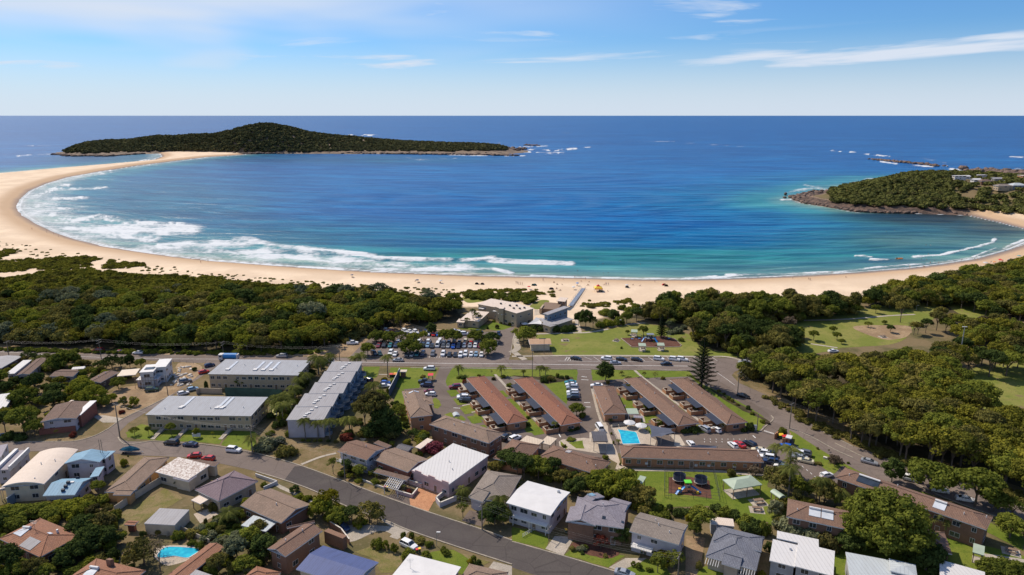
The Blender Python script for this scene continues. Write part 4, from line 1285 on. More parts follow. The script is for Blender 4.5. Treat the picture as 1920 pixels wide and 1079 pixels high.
# lawns of the flats, the motel and the gardens
lawns = [('lawn', T1(950,800,945,765,1060,700,1200,730,1140,825)), ('lawn', T1(1160,820,1240,740,1390,745,1320,828)), ('lawn', T1(1340,828,1410,740,1700,750,1640,850,1500,838)), ('lawn', T1(1655,858,1740,745,1918,760,1918,905)),
   ('lawn', T2(805,272,930,272,905,350,880,362,810,350)), ('lawn', T2(1005,278,1363,278,1340,345,1232,370,1222,432,1085,440,1060,430,1010,380)), ('lawn', T2(1060,440,1110,440,1150,740,1100,740,1020,560)), ('lawn', T2(1470,278,1918,278) + T3(0,292,492,294,488,372,415,372,412,555,350,500,180,345,0,345) + T2(1918,345,1600,345,1555,392,1428,415,1420,375)),
   ('lawn', T3(592,294,1320,303,1350,330,1420,400,1620,490,1800,590,1890,650,1905,690,1850,760,1780,740,1600,560,1330,345,1150,350,600,375)),
   ('lawn', T3(0,500,50,560,250,765,110,765,0,610)), ('lawn', T2(1545,565,1625,548,1680,600,1600,615)), ('lawn', T2(1620,625,1690,610,1780,725,1760,715)), ('lawn', Q7(1210,700,1250,690,1310,740,1335,800,1280,850,1220,840)), ('lawn', Q7(1380,940,1470,910,1640,960,1710,1020,1650,1040,1500,1000)),
   ('lawn', Q4(1330,395,1535,368,1562,490,1450,485,1400,460)), ('lawn', Q4(1200,378,1330,470,1290,500,1200,440)), ('lawn', T3(830,505,880,500,930,585,860,590)), ('lawn', T3(985,615,1040,600,1080,665,1000,680)),
   ('lawn', B3(860,285,1500,300,1918,345) + B4(0,420,260,520,240,560,600,760,1000,900,1350,770,1500,830,1918,930,1980,1000,1700,960,1560,1079,500,1079,480,800,0,700) + B3(1918,680,1700,640,1480,560,1100,570,950,500,880,400)),
   ('lawn', V2(740,215,850,260,1200,410,1500,570,1918,770,1918,900,1700,900,1560,1060,1480,1000,1250,850,1100,690,850,500,800,380)), ('lawn', B4(500,190,620,240,840,320,1200,470,1700,700,1918,780,1918,900,1650,760,1300,740,640,330)),
   ('lawn', B3(0,715,160,740,270,790,260,885,0,820)), ('lawn', B3(395,925,470,850,700,900,850,930,720,1018)), ('lawn', B3(850,1030,1000,955,1150,1000,1200,1090,900,1079)), ('lawn', B3(1400,1030,1450,1010,1700,1079,1390,1079)),
   ('lawn', B2(1230,950,1320,900,1480,890,1600,950,1680,1010,1560,1079,1500,1060)), ('lawn', B1(1600,770,1900,660,1918,720,1700,820)), ('lawn', B2(-20,560,60,600,0,700)), ('mixed_lawn', B2(740,900,900,850,1120,940,1030,1060,930,1060,880,960)), ('mixed_lawn', B1(890,720,870,640,1230,430,1370,500,1330,530,1040,690)),
   ('mixed_lawn', B2(1500,900,1700,960,1760,975,1690,1010)), ('lawn', Q3(640,50,850,20,900,120,720,160)), ('lawn', T2(0,100,120,130,540,150,300,175,0,170))]
for k, (m_, pts) in enumerate(lawns):
 sheet('lawn', pts, .022 + .0006 * k, m_, False, .22,1.6)
sheet('flower_bed', B3(430,860,520,830,800,900,720,955,560,920), .05, 'mulch', True, .2)
sheet('playground_mulch', M4(140,685,430,672,600,660,750,695,825,768,805,785,265,790), .05, 'mulch')
sheet('playground_mulch', Q5(110,200,400,190,720,250,755,520,480,480,110,440), .05, 'mulch')
sheet('bark_bed', T3(0,340,180,345,330,345,450,350,440,370,250,400,200,370), .05, 'forest_floor', True, .3)
sheet('bark_bed', T3(1500,440,1900,660,1900,680,1620,540), .05, 'forest_floor', True, .3)
for a in (M4(145,688,262,782), M4(265,790,805,787), M4(805,785,827,768), M4(600,661,750,695,827,768)):
 ribbon('playground_edging', a, .3,.04,.2, 'kerb', sm=False)
# ground under the woods
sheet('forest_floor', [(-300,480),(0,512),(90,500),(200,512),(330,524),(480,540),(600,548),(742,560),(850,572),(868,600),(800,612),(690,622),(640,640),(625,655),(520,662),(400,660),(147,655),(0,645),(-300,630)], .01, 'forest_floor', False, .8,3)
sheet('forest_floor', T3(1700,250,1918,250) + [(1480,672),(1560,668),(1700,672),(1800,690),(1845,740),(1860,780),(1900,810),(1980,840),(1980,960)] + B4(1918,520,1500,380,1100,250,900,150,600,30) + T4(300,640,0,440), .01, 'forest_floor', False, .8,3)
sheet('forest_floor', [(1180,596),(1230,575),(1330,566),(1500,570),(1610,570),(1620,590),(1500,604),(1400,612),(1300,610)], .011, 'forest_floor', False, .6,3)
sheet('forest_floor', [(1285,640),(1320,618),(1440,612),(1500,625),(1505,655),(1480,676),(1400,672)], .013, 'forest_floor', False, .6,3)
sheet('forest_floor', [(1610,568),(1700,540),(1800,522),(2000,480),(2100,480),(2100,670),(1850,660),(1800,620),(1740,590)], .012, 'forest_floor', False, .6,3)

# ------------------------------------------------------------------ buildings
PITCHES = {'hip': 21, 'gable': 20, 'skillion': 4}


class Building:
 """one building: an Empty with its walls, roofs, windows ... as parts"""
 def __init__(s, name, label, cat='house', short=None):
  s.name, s.label, s.cat, s.short = name, label, cat, short
  s.root = None; s.wings = []; s.rs = random.Random(len(LAND) * 13 + 5)
  LAND.append(s)

 def frame(s, A, B, C, h):
  A, B, C = P(A, h), P(B, h), P(C, h)
  ab, bc = B - A, C - B
  if ab.length >= bc.length: u = ab.normalized(); n = Vector((-u.y, u.x, 0))
  else: n = bc.normalized(); u = Vector((n.y, -n.x, 0))
  if n.dot(bc) < 0: n = -n; 
  L = abs(ab.dot(u)) if ab.length >= bc.length else abs(ab.dot(u))
  W = abs(bc.dot(n))
  mid = (A + C) / 2
  org = mid - u * L / 2 - n * W / 2
  return org, u, n, L, W

 def wing(s, A, B, C, h, roof='hip', rmat='tile_brown', wmat='brick_orange', pitch=None, over=.55, ridge='long', win=1, storeys=None, z0=0.0, thick=.22, open_=False, caps=True, rise=1.2, rect=None, fascia='frame_white', doors=True, winw=1.5, gap=3.4, wallh=None):
  if rect: org, u, n, L, W = rect
  else: org, u, n, L, W = s.frame(A, B, C, h)
  org = Vector((org.x, org.y, 0))
  if s.root is None:
   c = org + u * L / 2 + n * W / 2
   s.c = Vector((c.x, c.y, z0))
   s.root = thing(s.name, s.c, s.label, s.cat)
   s.rad = max(L, W) / 2
  pitch = PITCHES.get(roof, 0) if pitch is None else pitch
  tp = math.tan(R(pitch))
  q = lambda x, y, z: org + u * x + n * y + Vector((0,0, z))
  zb, hh = z0, h
  rb = MB(s.c)
  fb = MB(s.c)
  cb = MB(s.c)
  longx = L >= W
  if ridge == 'short': longx = not longx
  Hf = {}
  if roof == 'hip':
   m = min(L, W) / 2
   top = hh + m * tp
   if L >= W: r0, r1 = (m, W / 2), (L - m, W / 2)
   else: r0, r1 = (L / 2, m), (L / 2, W - m)
   c4 = [(0,0), (L, 0), (L, W),(0, W)]
   if L >= W: fs = [(c4[0], c4[1], r1, r0), (c4[1], c4[2], r1), (c4[2], c4[3], r0, r1), (c4[3], c4[0], r0)]
   else: fs = [(c4[0], c4[1], r0), (c4[1], c4[2], r1, r0), (c4[2], c4[3], r1), (c4[3], c4[0], r0, r1)]
   zz = lambda x, y: hh + tp * max(0, min(x, L - x, y, W - y))
   for f in fs: rb.poly([q(x, y, zz(x, y) + .02) for x, y in f], rmat)
   edges = [(c4[0], r0), (c4[3], r0 if L >= W else r1), (c4[1], r1 if L >= W else r0), (c4[2], r1)]
   if abs(L - W) > .3: edges.append((r0, r1))
  elif roof == 'gable':
   if longx:
    zz = lambda x, y: hh + tp * max(0, min(y, W - y))
    fs = [[(0,0), (L, 0), (L, W / 2),(0, W / 2)], [(L, W),(0, W),(0, W / 2), (L, W / 2)]]
    edges = [((0, W / 2), (L, W / 2))]
    ends = [((over, over), (over, W - over), (over, W / 2)), ((L - over, over), (L - over, W - over), (L - over, W / 2))]
    verge = [[(0,0),(0, W / 2),(0, W)], [(L, 0), (L, W / 2), (L, W)]]
   else:
    zz = lambda x, y: hh + tp * max(0, min(x, L - x))
    fs = [[(0, W),(0,0), (L / 2,0), (L / 2, W)], [(L, 0), (L, W), (L / 2, W), (L / 2,0)]]
    edges = [((L / 2,0), (L / 2, W))]
    ends = [((over, over), (L - over, over), (L / 2, over)), ((over, W - over), (L - over, W - over), (L / 2, W - over))]
    verge = [[(0,0), (L / 2,0), (L, 0)], [(0, W), (L / 2, W), (L, W)]]
   for f in fs: rb.poly([q(x, y, zz(x, y) + .02) for x, y in f], rmat)
   for vg in verge:
    for i in range(2):
     a, b = vg[i], vg[i + 1]
     fb.poly([q(a[0], a[1], zz(*a) - .2), q(b[0], b[1], zz(*b) - .2), q(b[0], b[1], zz(*b) + .03), q(a[0], a[1], zz(*a) + .03)], fascia)
  elif roof in ('flat', 'skillion'):
   tp2 = math.tan(R(pitch))
   zz = lambda x, y: hh + tp2 * (y if ridge != 'short' else x)
   rb.poly([q(x, y, zz(x, y) + .02) for x, y in ((0,0), (L, 0), (L, W),(0, W))], rmat)
   edges = []
  elif roof == 'vault':
   zz = lambda x, y: hh + rise * (1 - (2 * x / L - 1) ** 2)
   k = 12
   for i in range(k):
    a, b = L * i / k, L * (i + 1) / k
    rb.poly([q(a, 0, zz(a, 0)), q(b, 0, zz(b, 0)), q(b, W, zz(b, W)), q(a, W, zz(a, W))], rmat)
    for y in (0, W):
     fb.poly([q(a, y, zz(a, y) - .3), q(b, y, zz(b, y) - .3), q(b, y, zz(b, y)), q(a, y, zz(a, y))], fascia)
   edges = []
  # fascia board and gutter, soffit
  c4 = [(0,0), (L, 0), (L, W),(0, W)]
  for i in range(4):
   a, b = c4[i], c4[(i + 1) % 4]
   if roof == 'gable' and ((longx and i in (1,3)) or (not longx and i in (0,2))): continue
   if roof == 'vault' and i in (0,2): continue
   fb.poly([q(a[0], a[1], zz(*a) - thick), q(b[0], b[1], zz(*b) - thick), q(b[0], b[1], zz(*b) + .015), q(a[0], a[1], zz(*a) + .015)], fascia)
  fb.poly([q(x, y, min(zz(x, y), hh + (4 if roof == 'skillion' else 0)) - thick) for x, y in c4[::-1]], fascia)
  rb.build('roof', rmat, s.root)
  fb.build('fascia', fascia, s.root)
  if caps and edges and rmat.startswith('tile'):
   for a, b in edges:
    cb.tube(q(a[0], a[1], zz(*a) + .03), q(b[0], b[1], zz(*b) + .03), .13, n=5, mat=rmat, caps=True)
   cb.build('ridge_cap', rmat, s.root)
  w0 = over
  wh = hh - thick + .01
  if open_:
   for x in np.linspace(.3, L - .3, max(2, int(L / 4) + 1)):
    for y in (.3, W - .3):
     pb = MB(s.c); p = q(x, y, zb); pb.box((p.x, p.y, zb - .05),(.16,.16, min(zz(x, y), hh + 2) - zb - .05), math.atan2(u.y, u.x))
     pb.build('post', wmat, s.root)
   if open_ == 2:
    fl = MB(s.c); fl.prism([tuple(q(x, y, 0))[:2] for x, y in ((.2,.2), (L - .2,.2), (L - .2, W - .2),(.2, W - .2))], zb - .1, zb + .12, 'concrete'); fl.build('floor_slab', 'concrete', s.root)
  else:
   wb = MB(s.c)
   cc = [(w0, w0), (L - w0, w0), (L - w0, W - w0), (w0, W - w0)]
   for i in range(4):
    a, b = cc[i], cc[(i + 1) % 4]
    if roof == 'skillion':
     wb.poly([q(a[0], a[1], zb - .6), q(b[0], b[1], zb - .6), q(b[0], b[1], zz(*b) - thick + .01), q(a[0], a[1], zz(*a) - thick + .01)], wmat)
    else: wb.poly([q(a[0], a[1], zb - .6), q(b[0], b[1], zb - .6), q(b[0], b[1], wh), q(a[0], a[1], wh)], wmat)
   if roof == 'gable':
    for (a, b, t_) in ends:
     wb.poly([q(a[0], a[1], wh), q(b[0], b[1], wh), q(b[0], b[1], zz(*b) - .02), q(t_[0], t_[1], zz(*t_) - .03), q(a[0], a[1], zz(*a) - .02)], wmat)
   if roof == 'vault':
    for y in (w0, W - w0):
     xs = np.linspace(w0, L - w0,9)
     wb.poly([q(w0, y, wh)] + [q(x, y, zz(x, y) - .1) for x in xs] + [q(L - w0, y, wh)], wmat)
   wb.build('wall', wmat, s.root)
   st = storeys or max(1, int(round((hh - zb) / 2.8)))
   if win: s.windows(q, L, W, w0, zb, hh, st, doors, winw, gap, win)
  s.wings.append((q, L, W, zz, u, n))
  return s

 def windows(s, q, L, W, w0, zb, hh, st, doors, winw, gap, win):
  sh = (hh - zb) / st
  rs_ = s.rs
  for i, (a, b, nn) in enumerate((((w0, w0), (L - w0, w0),(0,-1)), ((L - w0, w0), (L - w0, W - w0),(1,0)), ((w0, W - w0), (w0, w0),(-1,0)))):
   pa, pb_ = q(a[0], a[1], 0), q(b[0], b[1], 0)
   d = pb_ - pa; ln = d.length; d.normalize()
   nrm = Vector((d.y, -d.x, 0))
   mid = (pa + pb_) / 2
   if nrm.dot(Vector((0,0,0)) - Vector((mid.x, mid.y, 0))) < 0: continue   # wall seen from no street
   k = max(1, int(ln / gap))
   for f in range(st):
    for j in range(k):
     if rs_.random() < .12: continue
     ww = min(winw * rs_.choice((.6,1,1,1.35)), ln / k * .8)
     door = doors and f == 0 and j % 4 == 2
     whh, sill = (2.0,.08) if door else (rs_.choice((.9,1.15,1.15)), .95)
     if door: ww = .95
     c_ = pa + d * (ln * (j + .5) / k) + Vector((0,0, zb + f * sh + sill))
     if c_.z + whh > hh - .35: whh = hh - .35 - c_.z
     if whh < .4: continue
     s.window(c_, d, nrm, ww, whh, door)

 def window(s, c_, d, nrm, ww, whh, door=False):
  fr = MB(s.c)
  t_ = .07
  for (x0, x1, z0, z1) in ((-ww / 2, ww / 2,-t_, 0),(-ww / 2, ww / 2, whh, whh + t_),(-ww / 2 - t_, -ww / 2,-t_, whh + t_), (ww / 2, ww / 2 + t_, -t_, whh + t_)) + (() if door else ((-.03,.03,0, whh),)):
   o = c_ + nrm * .05
   P4 = [o + d * x0 + Vector((0,0, z0)), o + d * x1 + Vector((0,0, z0)), o + d * x1 + Vector((0,0, z1)), o + d * x0 + Vector((0,0, z1))]
   fr.poly(P4, 'frame_white')
   fr.poly([P4[3], P4[2], P4[2] - nrm * .05, P4[3] - nrm * .05], 'frame_white')
  f = fr.build('door' if door else 'window', 'frame_white', s.root)
  pn = MB(s.c)
  o = c_ + nrm * .025
  pn.poly([o - d * ww / 2, o + d * ww / 2, o + d * ww / 2 + Vector((0,0, whh)), o - d * ww / 2 + Vector((0,0, whh))])
  pn.build('pane', 'timber' if door else 'glass', f)

 def on_roof(s, name, w, fx, fy, sx, sy, h=.12, mat='sky_glass', lift=.05, tank=None):
  """a panel lying on the roof slope at fraction (fx, fy) of wing w"""
  q, L, W, zz, u, n = s.wings[w]
  x, y = fx * L, fy * W
  mb = MB(s.c)
  c4 = [(x - sx / 2, y - sy / 2), (x + sx / 2, y - sy / 2), (x + sx / 2, y + sy / 2), (x - sx / 2, y + sy / 2)]
  lo = [q(a, b, zz(a, b) + lift) for a, b in c4]; hi = [p + Vector((0,0, h)) for p in lo]
  mb.poly(hi, mat)
  for i in range(4): mb.poly([lo[i], lo[(i + 1) % 4], hi[(i + 1) % 4], hi[i]], mat)
  o = mb.build(name, mat, s.root)
  if tank:
   tb = MB(s.c)
   a, b = hi[3], hi[2]
   tb.tube(a + Vector((0,0,.25)), b + Vector((0,0,.25)), .28, n=8, mat='frame_white')
   tb.build('water_tank', 'frame_white', s.root)
  return o

 def vent(s, w, fx, fy, r_=.12, h=.6, mat='white_paint', name='vent_pipe'):
  q, L, W, zz, u, n = s.wings[w]
  p = q(fx * L, fy * W, zz(fx * L, fy * W))
  mb = MB(s.c); mb.tube(p - Vector((0,0,.1)), p + Vector((0,0, h)), r_, n=7, mat=mat); mb.build(name, mat, s.root)

 def antenna(s, w, fx, fy):
  q, L, W, zz, u, n = s.wings[w]
  p = q(fx * L, fy * W, zz(fx * L, fy * W))
  mb = MB(s.c); mb.tube(p, p + Vector((0,0,2.4)), .04, n=4)
  for k, l in enumerate((.9,.7,.5)): mb.tube(p + Vector((-l, 0,2.3 - .35 * k)), p + Vector((l, 0,2.3 - .35 * k)), .03, n=4)
  mb.build('antenna', 'grey_metal', s.root)

 def box(s, name, A, B, C, h0, h1, mat, rect=None):
  """a block between two levels whose top is outlined by sightings"""
  org, u, n, L, W = s.frame(A, B, C, h1)
  mb = MB(s.c)
  b = [org, org + u * L, org + u * L + n * W, org + n * W]
  mb.prism([(p.x, p.y) for p in b], h0, h1, mat, True)
  return mb.build(name, mat, s.root)


LAND = []


def house(name, label, wings, cat='house', short=None, vents=(), **kw):
 b = Building(name, label, cat, short)
 for w in wings:
  d = dict(kw); d.update(w[4] if len(w) > 4 else {})
  b.wing(w[0], w[1], w[2], w[3], **d)
 for v_ in vents: b.vent(*v_)
 return b


A3 = lambda c, *a: tuple(c(a[i], a[i + 1]) for i in (0,2,4))
# --- flats left of the motel
b = house('apartment_block', 'two storey tan brick flats with a flat grey metal roof beside the main road', [(T1(1565,327), T2(325,337), T2(405,230), 6.0)], 'apartment block', 'upper tan flats', roof='skillion', pitch=1.2, rmat='metal_grey', wmat='brick_tan', over=.35, storeys=2, gap=2.3, fascia='grey_metal', vents=[(0,.3,.6),(0,.7,.4),(0,.9,.6)])
for fx, ly in ((.17,.5),(.48,.45),(.57,.5),(.66,.5)): b.on_roof('roof_walkway', 0, fx, .62,1.0,7,.12, 'sky_glass'); b.on_roof('skylight', 0, fx - .005,.30,1.5,1.5,.35, 'white_paint')
b = house('apartment_block', 'two storey tan brick flats with a flat grey metal roof behind small front lawns', [(T1(1088,632), T1(1880,642), T2(92,505), 5.4)], 'apartment block', 'lower tan flats', roof='skillion', pitch=1.2, rmat='metal_grey', wmat='brick_tan', over=.35, storeys=2, gap=2.4, fascia='grey_metal', vents=[(0,.12,.3),(0,.55,.35),(0,.86,.4)])
for fx in (.27,.62,.665): b.on_roof('roof_walkway', 0, fx, .70,.9,7.5,.12, 'sky_glass'); b.on_roof('skylight', 0, fx - .003,.42,1.3,.9,.35, 'white_paint'); b.on_roof('skylight', 0, fx - .012,.36,1.3,.9,.35, 'white_paint')
b = Building('apartment_block', 'stepped white and grey apartment block of five flat roofed units in a row', 'apartment block', 'stepped apartment block')
for k, (a, b_, c_) in enumerate(((T2(228,670), T2(512,668), T2(570,560)), (T2(298,572), T2(570,568), T2(630,472)), (T2(380,474), T2(640,470), T2(705,388)), (T2(458,390), T2(705,388), T2(755,308)), (T2(528,306), T2(762,304), T2(795,236)))):
 b.wing(a, b_, c_, 6.3 + .30 * k, roof='skillion', pitch=1.0, rmat='metal_stone', wmat='bluegrey_wall' if k else 'lilac_wall', over=.3, storeys=2, fascia='white_paint', win=1 if k else 0, gap=2.6)
 for fx, fy in ((.45,.35),(.52,.62),(.50,.42),(.60,.8),(.44,.22)): b.on_roof('skylight', k, fx, fy, 1.0,.7,.3, 'white_paint')
 q, L, W, zz, u, n = b.wings[k]
 for f in (0.2,3.1):
  for j in range(2):
   y = W * (.25 + .5 * j)
   mb = MB(b.c); pts = [(L - .3, y - 1.6), (L + .9, y - 1.4), (L + 1.6, y - .5), (L + 1.6, y + .5), (L + .9, y + 1.4), (L - .3, y + 1.6)]
   mb.prism([tuple(q(x, yy, 0))[:2] for x, yy in pts], f - .1, f + .1, 'white_paint', True)
   for i in range(5):
    p0, p1 = q(pts[i][0], pts[i][1], f), q(pts[i + 1][0], pts[i + 1][1], f)
    mb.poly([p0 + Vector((0,0,.1)), p1 + Vector((0,0,.1)), p1 + Vector((0,0,1.0)), p0 + Vector((0,0,1.0))], 'bluegrey_wall')
   mb.build('balcony', 'white_paint', b.root)
# --- motel
b = house('motel_block', 'two storey orange brick motel block with tan hipped roof beside the tall dark tree', [(*A3(Q7,868,978,1215,952,1062,562), 5.5), (*A3(Q7,1010,800,1225,785,1190,665), 5.45, dict(pitch=15, win=0))], 'motel building', 'two storey motel block', rmat='tile_tan', wmat='brick_orange', storeys=2, gap=4.5, vents=[(0,.1,.5),(0,.08,.7),(0,.12,.82)])
b.on_roof('skylight', 0,.36,.80,1.6,.8); b.on_roof('skylight', 0,.62,.80,1.6,.8)
b = house('motel_block', 'wide two storey brown brick motel block with hipped tan roof below the small lawn circle', [(T2(1297,702), T2(1745,845), T2(1860,770), 5.5)], 'motel building', 'wide motel block', rmat='tile_tan', wmat='brick_brown', storeys=2, gap=3.4, vents=[(0,.35,.3),(0,.7,.3),(0,.55,.55)])
b.on_roof('skylight', 0,.42,.6,1.2,1.0)
rows = [('long low motel wing with a red tile roof, first from the two storey block', (950.6,795),(990.8,789.4),(908.7,705.2), 'tile_red', 'first red motel row'),
  ('long low motel wing with a red tile roof, beside the driveway with parked cars', (1051.9,798),(1092,791.3),(997.5,706.8), 'tile_red', 'second red motel row'),
  ('long low motel wing with a brown tile roof, above the swimming pool', T3(1245,713), T3(1400,693), T3(970,347), 'tile_brown', 'brown motel row by the pool'),
  ('long low motel wing with a brown tile roof, outermost beside the bending road', T3(1610,706), T3(1765,686), T3(1315,352), 'tile_brown', 'outermost brown motel row')]
ROWS = []
for lb, a, b_, c_, rm, sh in rows:
 b = house('motel_row', lb, [(a, b_, c_, 2.9)], 'motel building', sh, rmat=rm, wmat='brick_orange', pitch=20, gap=4.5, vents=[(0,.5,.25),(0,.45,.55),(0,.55,.75)])
 ROWS.append(b)
 q, L, W, zz, u, n = b.wings[0]
 # verandas: dark flat awnings and brick courtyard walls along the left side
 k = 4 if W > 45 else 3
 for j in range(k):
  y0 = W * (j + .12) / k; y1 = W * (j + .72) / k
  aw = MB(b.c)
  p = [q(-2.6, y0,2.45), q(.3, y0,2.8), q(.3, y1,2.8), q(-2.6, y1,2.45)]
  aw.poly(p, 'metal_navy'); aw.poly([v_ - Vector((0,0,.08)) for v_ in p[::-1]], 'metal_navy')
  aw.build('awning', 'metal_navy', b.root)
  for yy in (y0 - .4, (y0 + y1) / 2 + 1.0):
   cw = MB(b.c)
   for (x0, ya, x1, yb) in ((-4.6, yy, -.3, yy),(-4.6, yy, -4.6, yy + 2.8),(-4.6, yy + 2.8,-2.9, yy + 2.8)):
    a_, c2 = q(x0, ya, 0), q(x1, yb, 0)
    d = (c2 - a_); m_ = (a_ + c2) / 2
    cw.box((m_.x, m_.y, -.05), (d.length + .2,.22,1.45), math.atan2(d.y, d.x), 'brick_orange')
    cw.box((m_.x, m_.y, 1.4), (d.length + .24,.27,.1), math.atan2(d.y, d.x), 'paving')
   cw.build('courtyard_wall', 'brick_orange', b.root)
 # garden strip beyond the courtyard
 ps = [q(-5.2,1,0), q(-9.0,1,0), q(-9.0, W - 1,0), q(-5.2, W - 1,0)]
 for j in range(5):
  ya, yb = 1 + (W - 2) * (j + .1) / 5,1 + (W - 2) * (j + .85) / 5
  g = MB(); g.poly([tuple(q(x, y, .046 + .001 * j)) for x, y in ((-8.6, ya),(-5.0, ya),(-5.0, yb),(-8.6, yb))], 'lawn')
  o = g.build('lawn_strip', 'lawn'); o['kind'] = 'structure'
b = house('motel_office', 'low brown roofed motel building with a hipped roof between the driveway and the pool', [(T3(688,626), T3(862,622), T3(762,414), 3.0)], 'motel building', 'motel office', rmat='tile_brown', wmat='brick_orange', vents=[(0,.6,.7),(0,.3,.4)])
b.wing(T3(915,650), T3(985,655), T3(975,640), 2.6, roof='flat', rmat='metal_lilac', wmat='brick_orange', win=0)
b.wing(T3(868,625), T3(950,625), T3(935,588), 2.5, roof='skillion', pitch=3, rmat='green_roof', wmat='white_paint', open_=1)
b = house('motel_row', 'longest brown tile roofed motel wing lying between the pool and the playground', [(T3(818,951), T3(1887,988), T3(1836,893), 3.0)], 'motel building', 'longest motel row', rmat='tile_brown', wmat='brick_orange', pitch=20, gap=3.0, vents=[(0,.97,.3),(0,.3,.3),(0,.62,.3)])
for fx in (.18,.53,.62,.8):
 q, L, W, zz, u, n = b.wings[0]
 mb = MB(b.c); p = q(fx * L, .2,.9); mb.box((p.x, p.y, .9),(.8,.35,.6), math.atan2(u.y, u.x), 'white_paint'); mb.build('air_conditioner', 'white_paint', b.root)
b = house('motel_lodge', 'rambling brown hipped roof building behind the leafy garden trees and below the carports', [(*A3(Q4,790,585,1660,850,2060,718), 3.2), (*A3(Q4,215,615,620,760,890,460), 3.2, dict(rmat='tile_brown')), (*A3(Q4,1300,620,1720,720,1850,640), 3.3, dict(roof='hip', pitch=15, win=0))], 'motel building', 'rambling brown lodge', rmat='tile_brown', wmat='brick_orange', vents=[(0,.75,.3),(0,.9,.3),(0,.3,.6)])
b.on_roof('skylight', 0,.38,.52,1.4,1.0,.2, 'white_paint'); b.on_roof('skylight', 0,.36,.72,1.3,.8,.2, 'white_paint')
house('carport', 'cream flat roofed carport, the larger one beside the white four wheel drive', [(*A3(Q4,590,372,850,446,966,372), 2.9)], 'carport', None, roof='skillion', pitch=1, rmat='metal_beige', wmat='timber', open_=1, fascia='cream_roof')
house('carport', 'cream flat roofed carport, the smaller one beside the oval garden bed', [(*A3(Q4,900,400,1052,440,1155,345), 2.6)], 'carport', None, roof='skillion', pitch=1, rmat='metal_beige', wmat='timber', open_=1, fascia='cream_roof')
house('pavilion', 'open pavilion with a dark grey roof on white paving beside the pool path', [(*A3(Q4,1700,404,1913,364,1876,214), 3.4)], 'pavilion', 'dark pavilion', roof='gable', pitch=6, ridge='short', rmat='metal_charcoal', wmat='grey_metal', open_=1, fascia='dark_wall')
house('garden_shelter', 'small shelter with a curved pale roof in the little lawn beside the drive', [(*A3(Q7,1530,975,1615,950,1590,905), 2.5)], 'shelter', None, roof='vault', rise=.5, rmat='metal_pale', wmat='grey_metal', open_=1)
b = house('shed', 'small brick shed with a flat beige roof at the end of the dark fence', [(*A3(Q7,708,300,822,300,822,268), 2.6)], 'shed', 'small brick shed', roof='flat', rmat='cream_roof', wmat='brick_brown', win=0)
# --- surf club, cafe, toilets
b = house('surf_club', 'large sandstone coloured surf club with a pale stone flat roof behind the beach', [(*A3(M3,645,332,890,408,1087,357), 7.2), (*A3(M3,422,297,690,347,900,300), 6.4), (*A3(M3,690,352,742,357,760,335), 7.8, dict(wmat='brick_tan', win=0, over=.05))], 'surf club', 'surf club', roof='skillion', pitch=1.5, rmat='metal_cream', wmat='brick_tan', over=.3, storeys=2, gap=5, fascia='tan_wall', doors=False)
for w_, fx, fy in ((0,.3,.5),(0,.45,.7),(0,.6,.35),(0,.75,.5),(0,.8,.7),(1,.7,.5),(1,.9,.5)):
 b.on_roof('roof_vent', w_, fx, fy, .9,.7,.7, 'dark_metal')
for w_, fx in ((0,.35),(1,.2),(1,.8)):
 q, L, W, zz, u, n = b.wings[w_]
 p = q(fx * L, -.7,4.6); mb = MB(b.c); mb.box((p.x, p.y, 4.6),(3.0,1.6,.2), math.atan2(u.y, u.x), 'white_paint'); mb.build('window_hood', 'white_paint', b.root)
house('boat_shed', 'low sandstone building with a pale flat roof beside the car park trees', [(*A3(M3,250,480,470,498,587,407), 3.4), (*A3(M3,212,505,300,510,330,478), 2.8)], 'shed', 'low club shed', roof='skillion', pitch=3, rmat='metal_cream', wmat='brick_tan', over=.4, fascia='tan_wall')
b = house('beach_cafe', 'beach cafe with two pale folded roofs and blue clerestory glass beside the sand', [(*A3(M3,1250,566,1515,480,1450,440), 3.6, dict(rmat='metal_stone')), (*A3(M3,1165,414,1262,418,1500,345), 7.0, dict(rmat='metal_stone', wmat='bluegrey_wall')), (*A3(M3,1165,490,1250,560,1330,515), 3.7, dict(rmat='metal_stone'))], 'cafe', 'beach cafe', roof='skillion', pitch=2, wmat='brick_tan', over=.6, fascia='cream_wall', gap=3)
b = house('kiosk_terrace', 'timber upper terrace with a small pale roofed kiosk facing the sand', [(*A3(M3,1345,262,1428,282,1466,246), 4.2, dict(roof='skillion', pitch=3, rmat='metal_cream', wmat='timber'))], 'kiosk', 'beach kiosk', fascia='cream_wall')
b.box('deck', M3(1152,345), M3(1340,372), M3(1400,300), .0,2.6, 'timber')
b.box('planter_wall', M3(1152,350), M3(1170,352), M3(1200,310), .0,3.2, 'brick_tan')
b = house('toilet_block', 'small cream toilet block with an orange brown roof at the edge of the park', [(*A3(M3,1036,757,1282,752,1262,690), 3.2)], 'toilet block', 'toilet block', roof='gable', pitch=14, rmat='metal_orange', wmat='cream_wall', over=.7, win=0)
b.on_roof('roof_panel', 0,.65,.72,3,1.2,.1, 'metal_navy'); b.on_roof('roof_panel', 0,.65,.92,3,.8,.1, 'metal_navy')
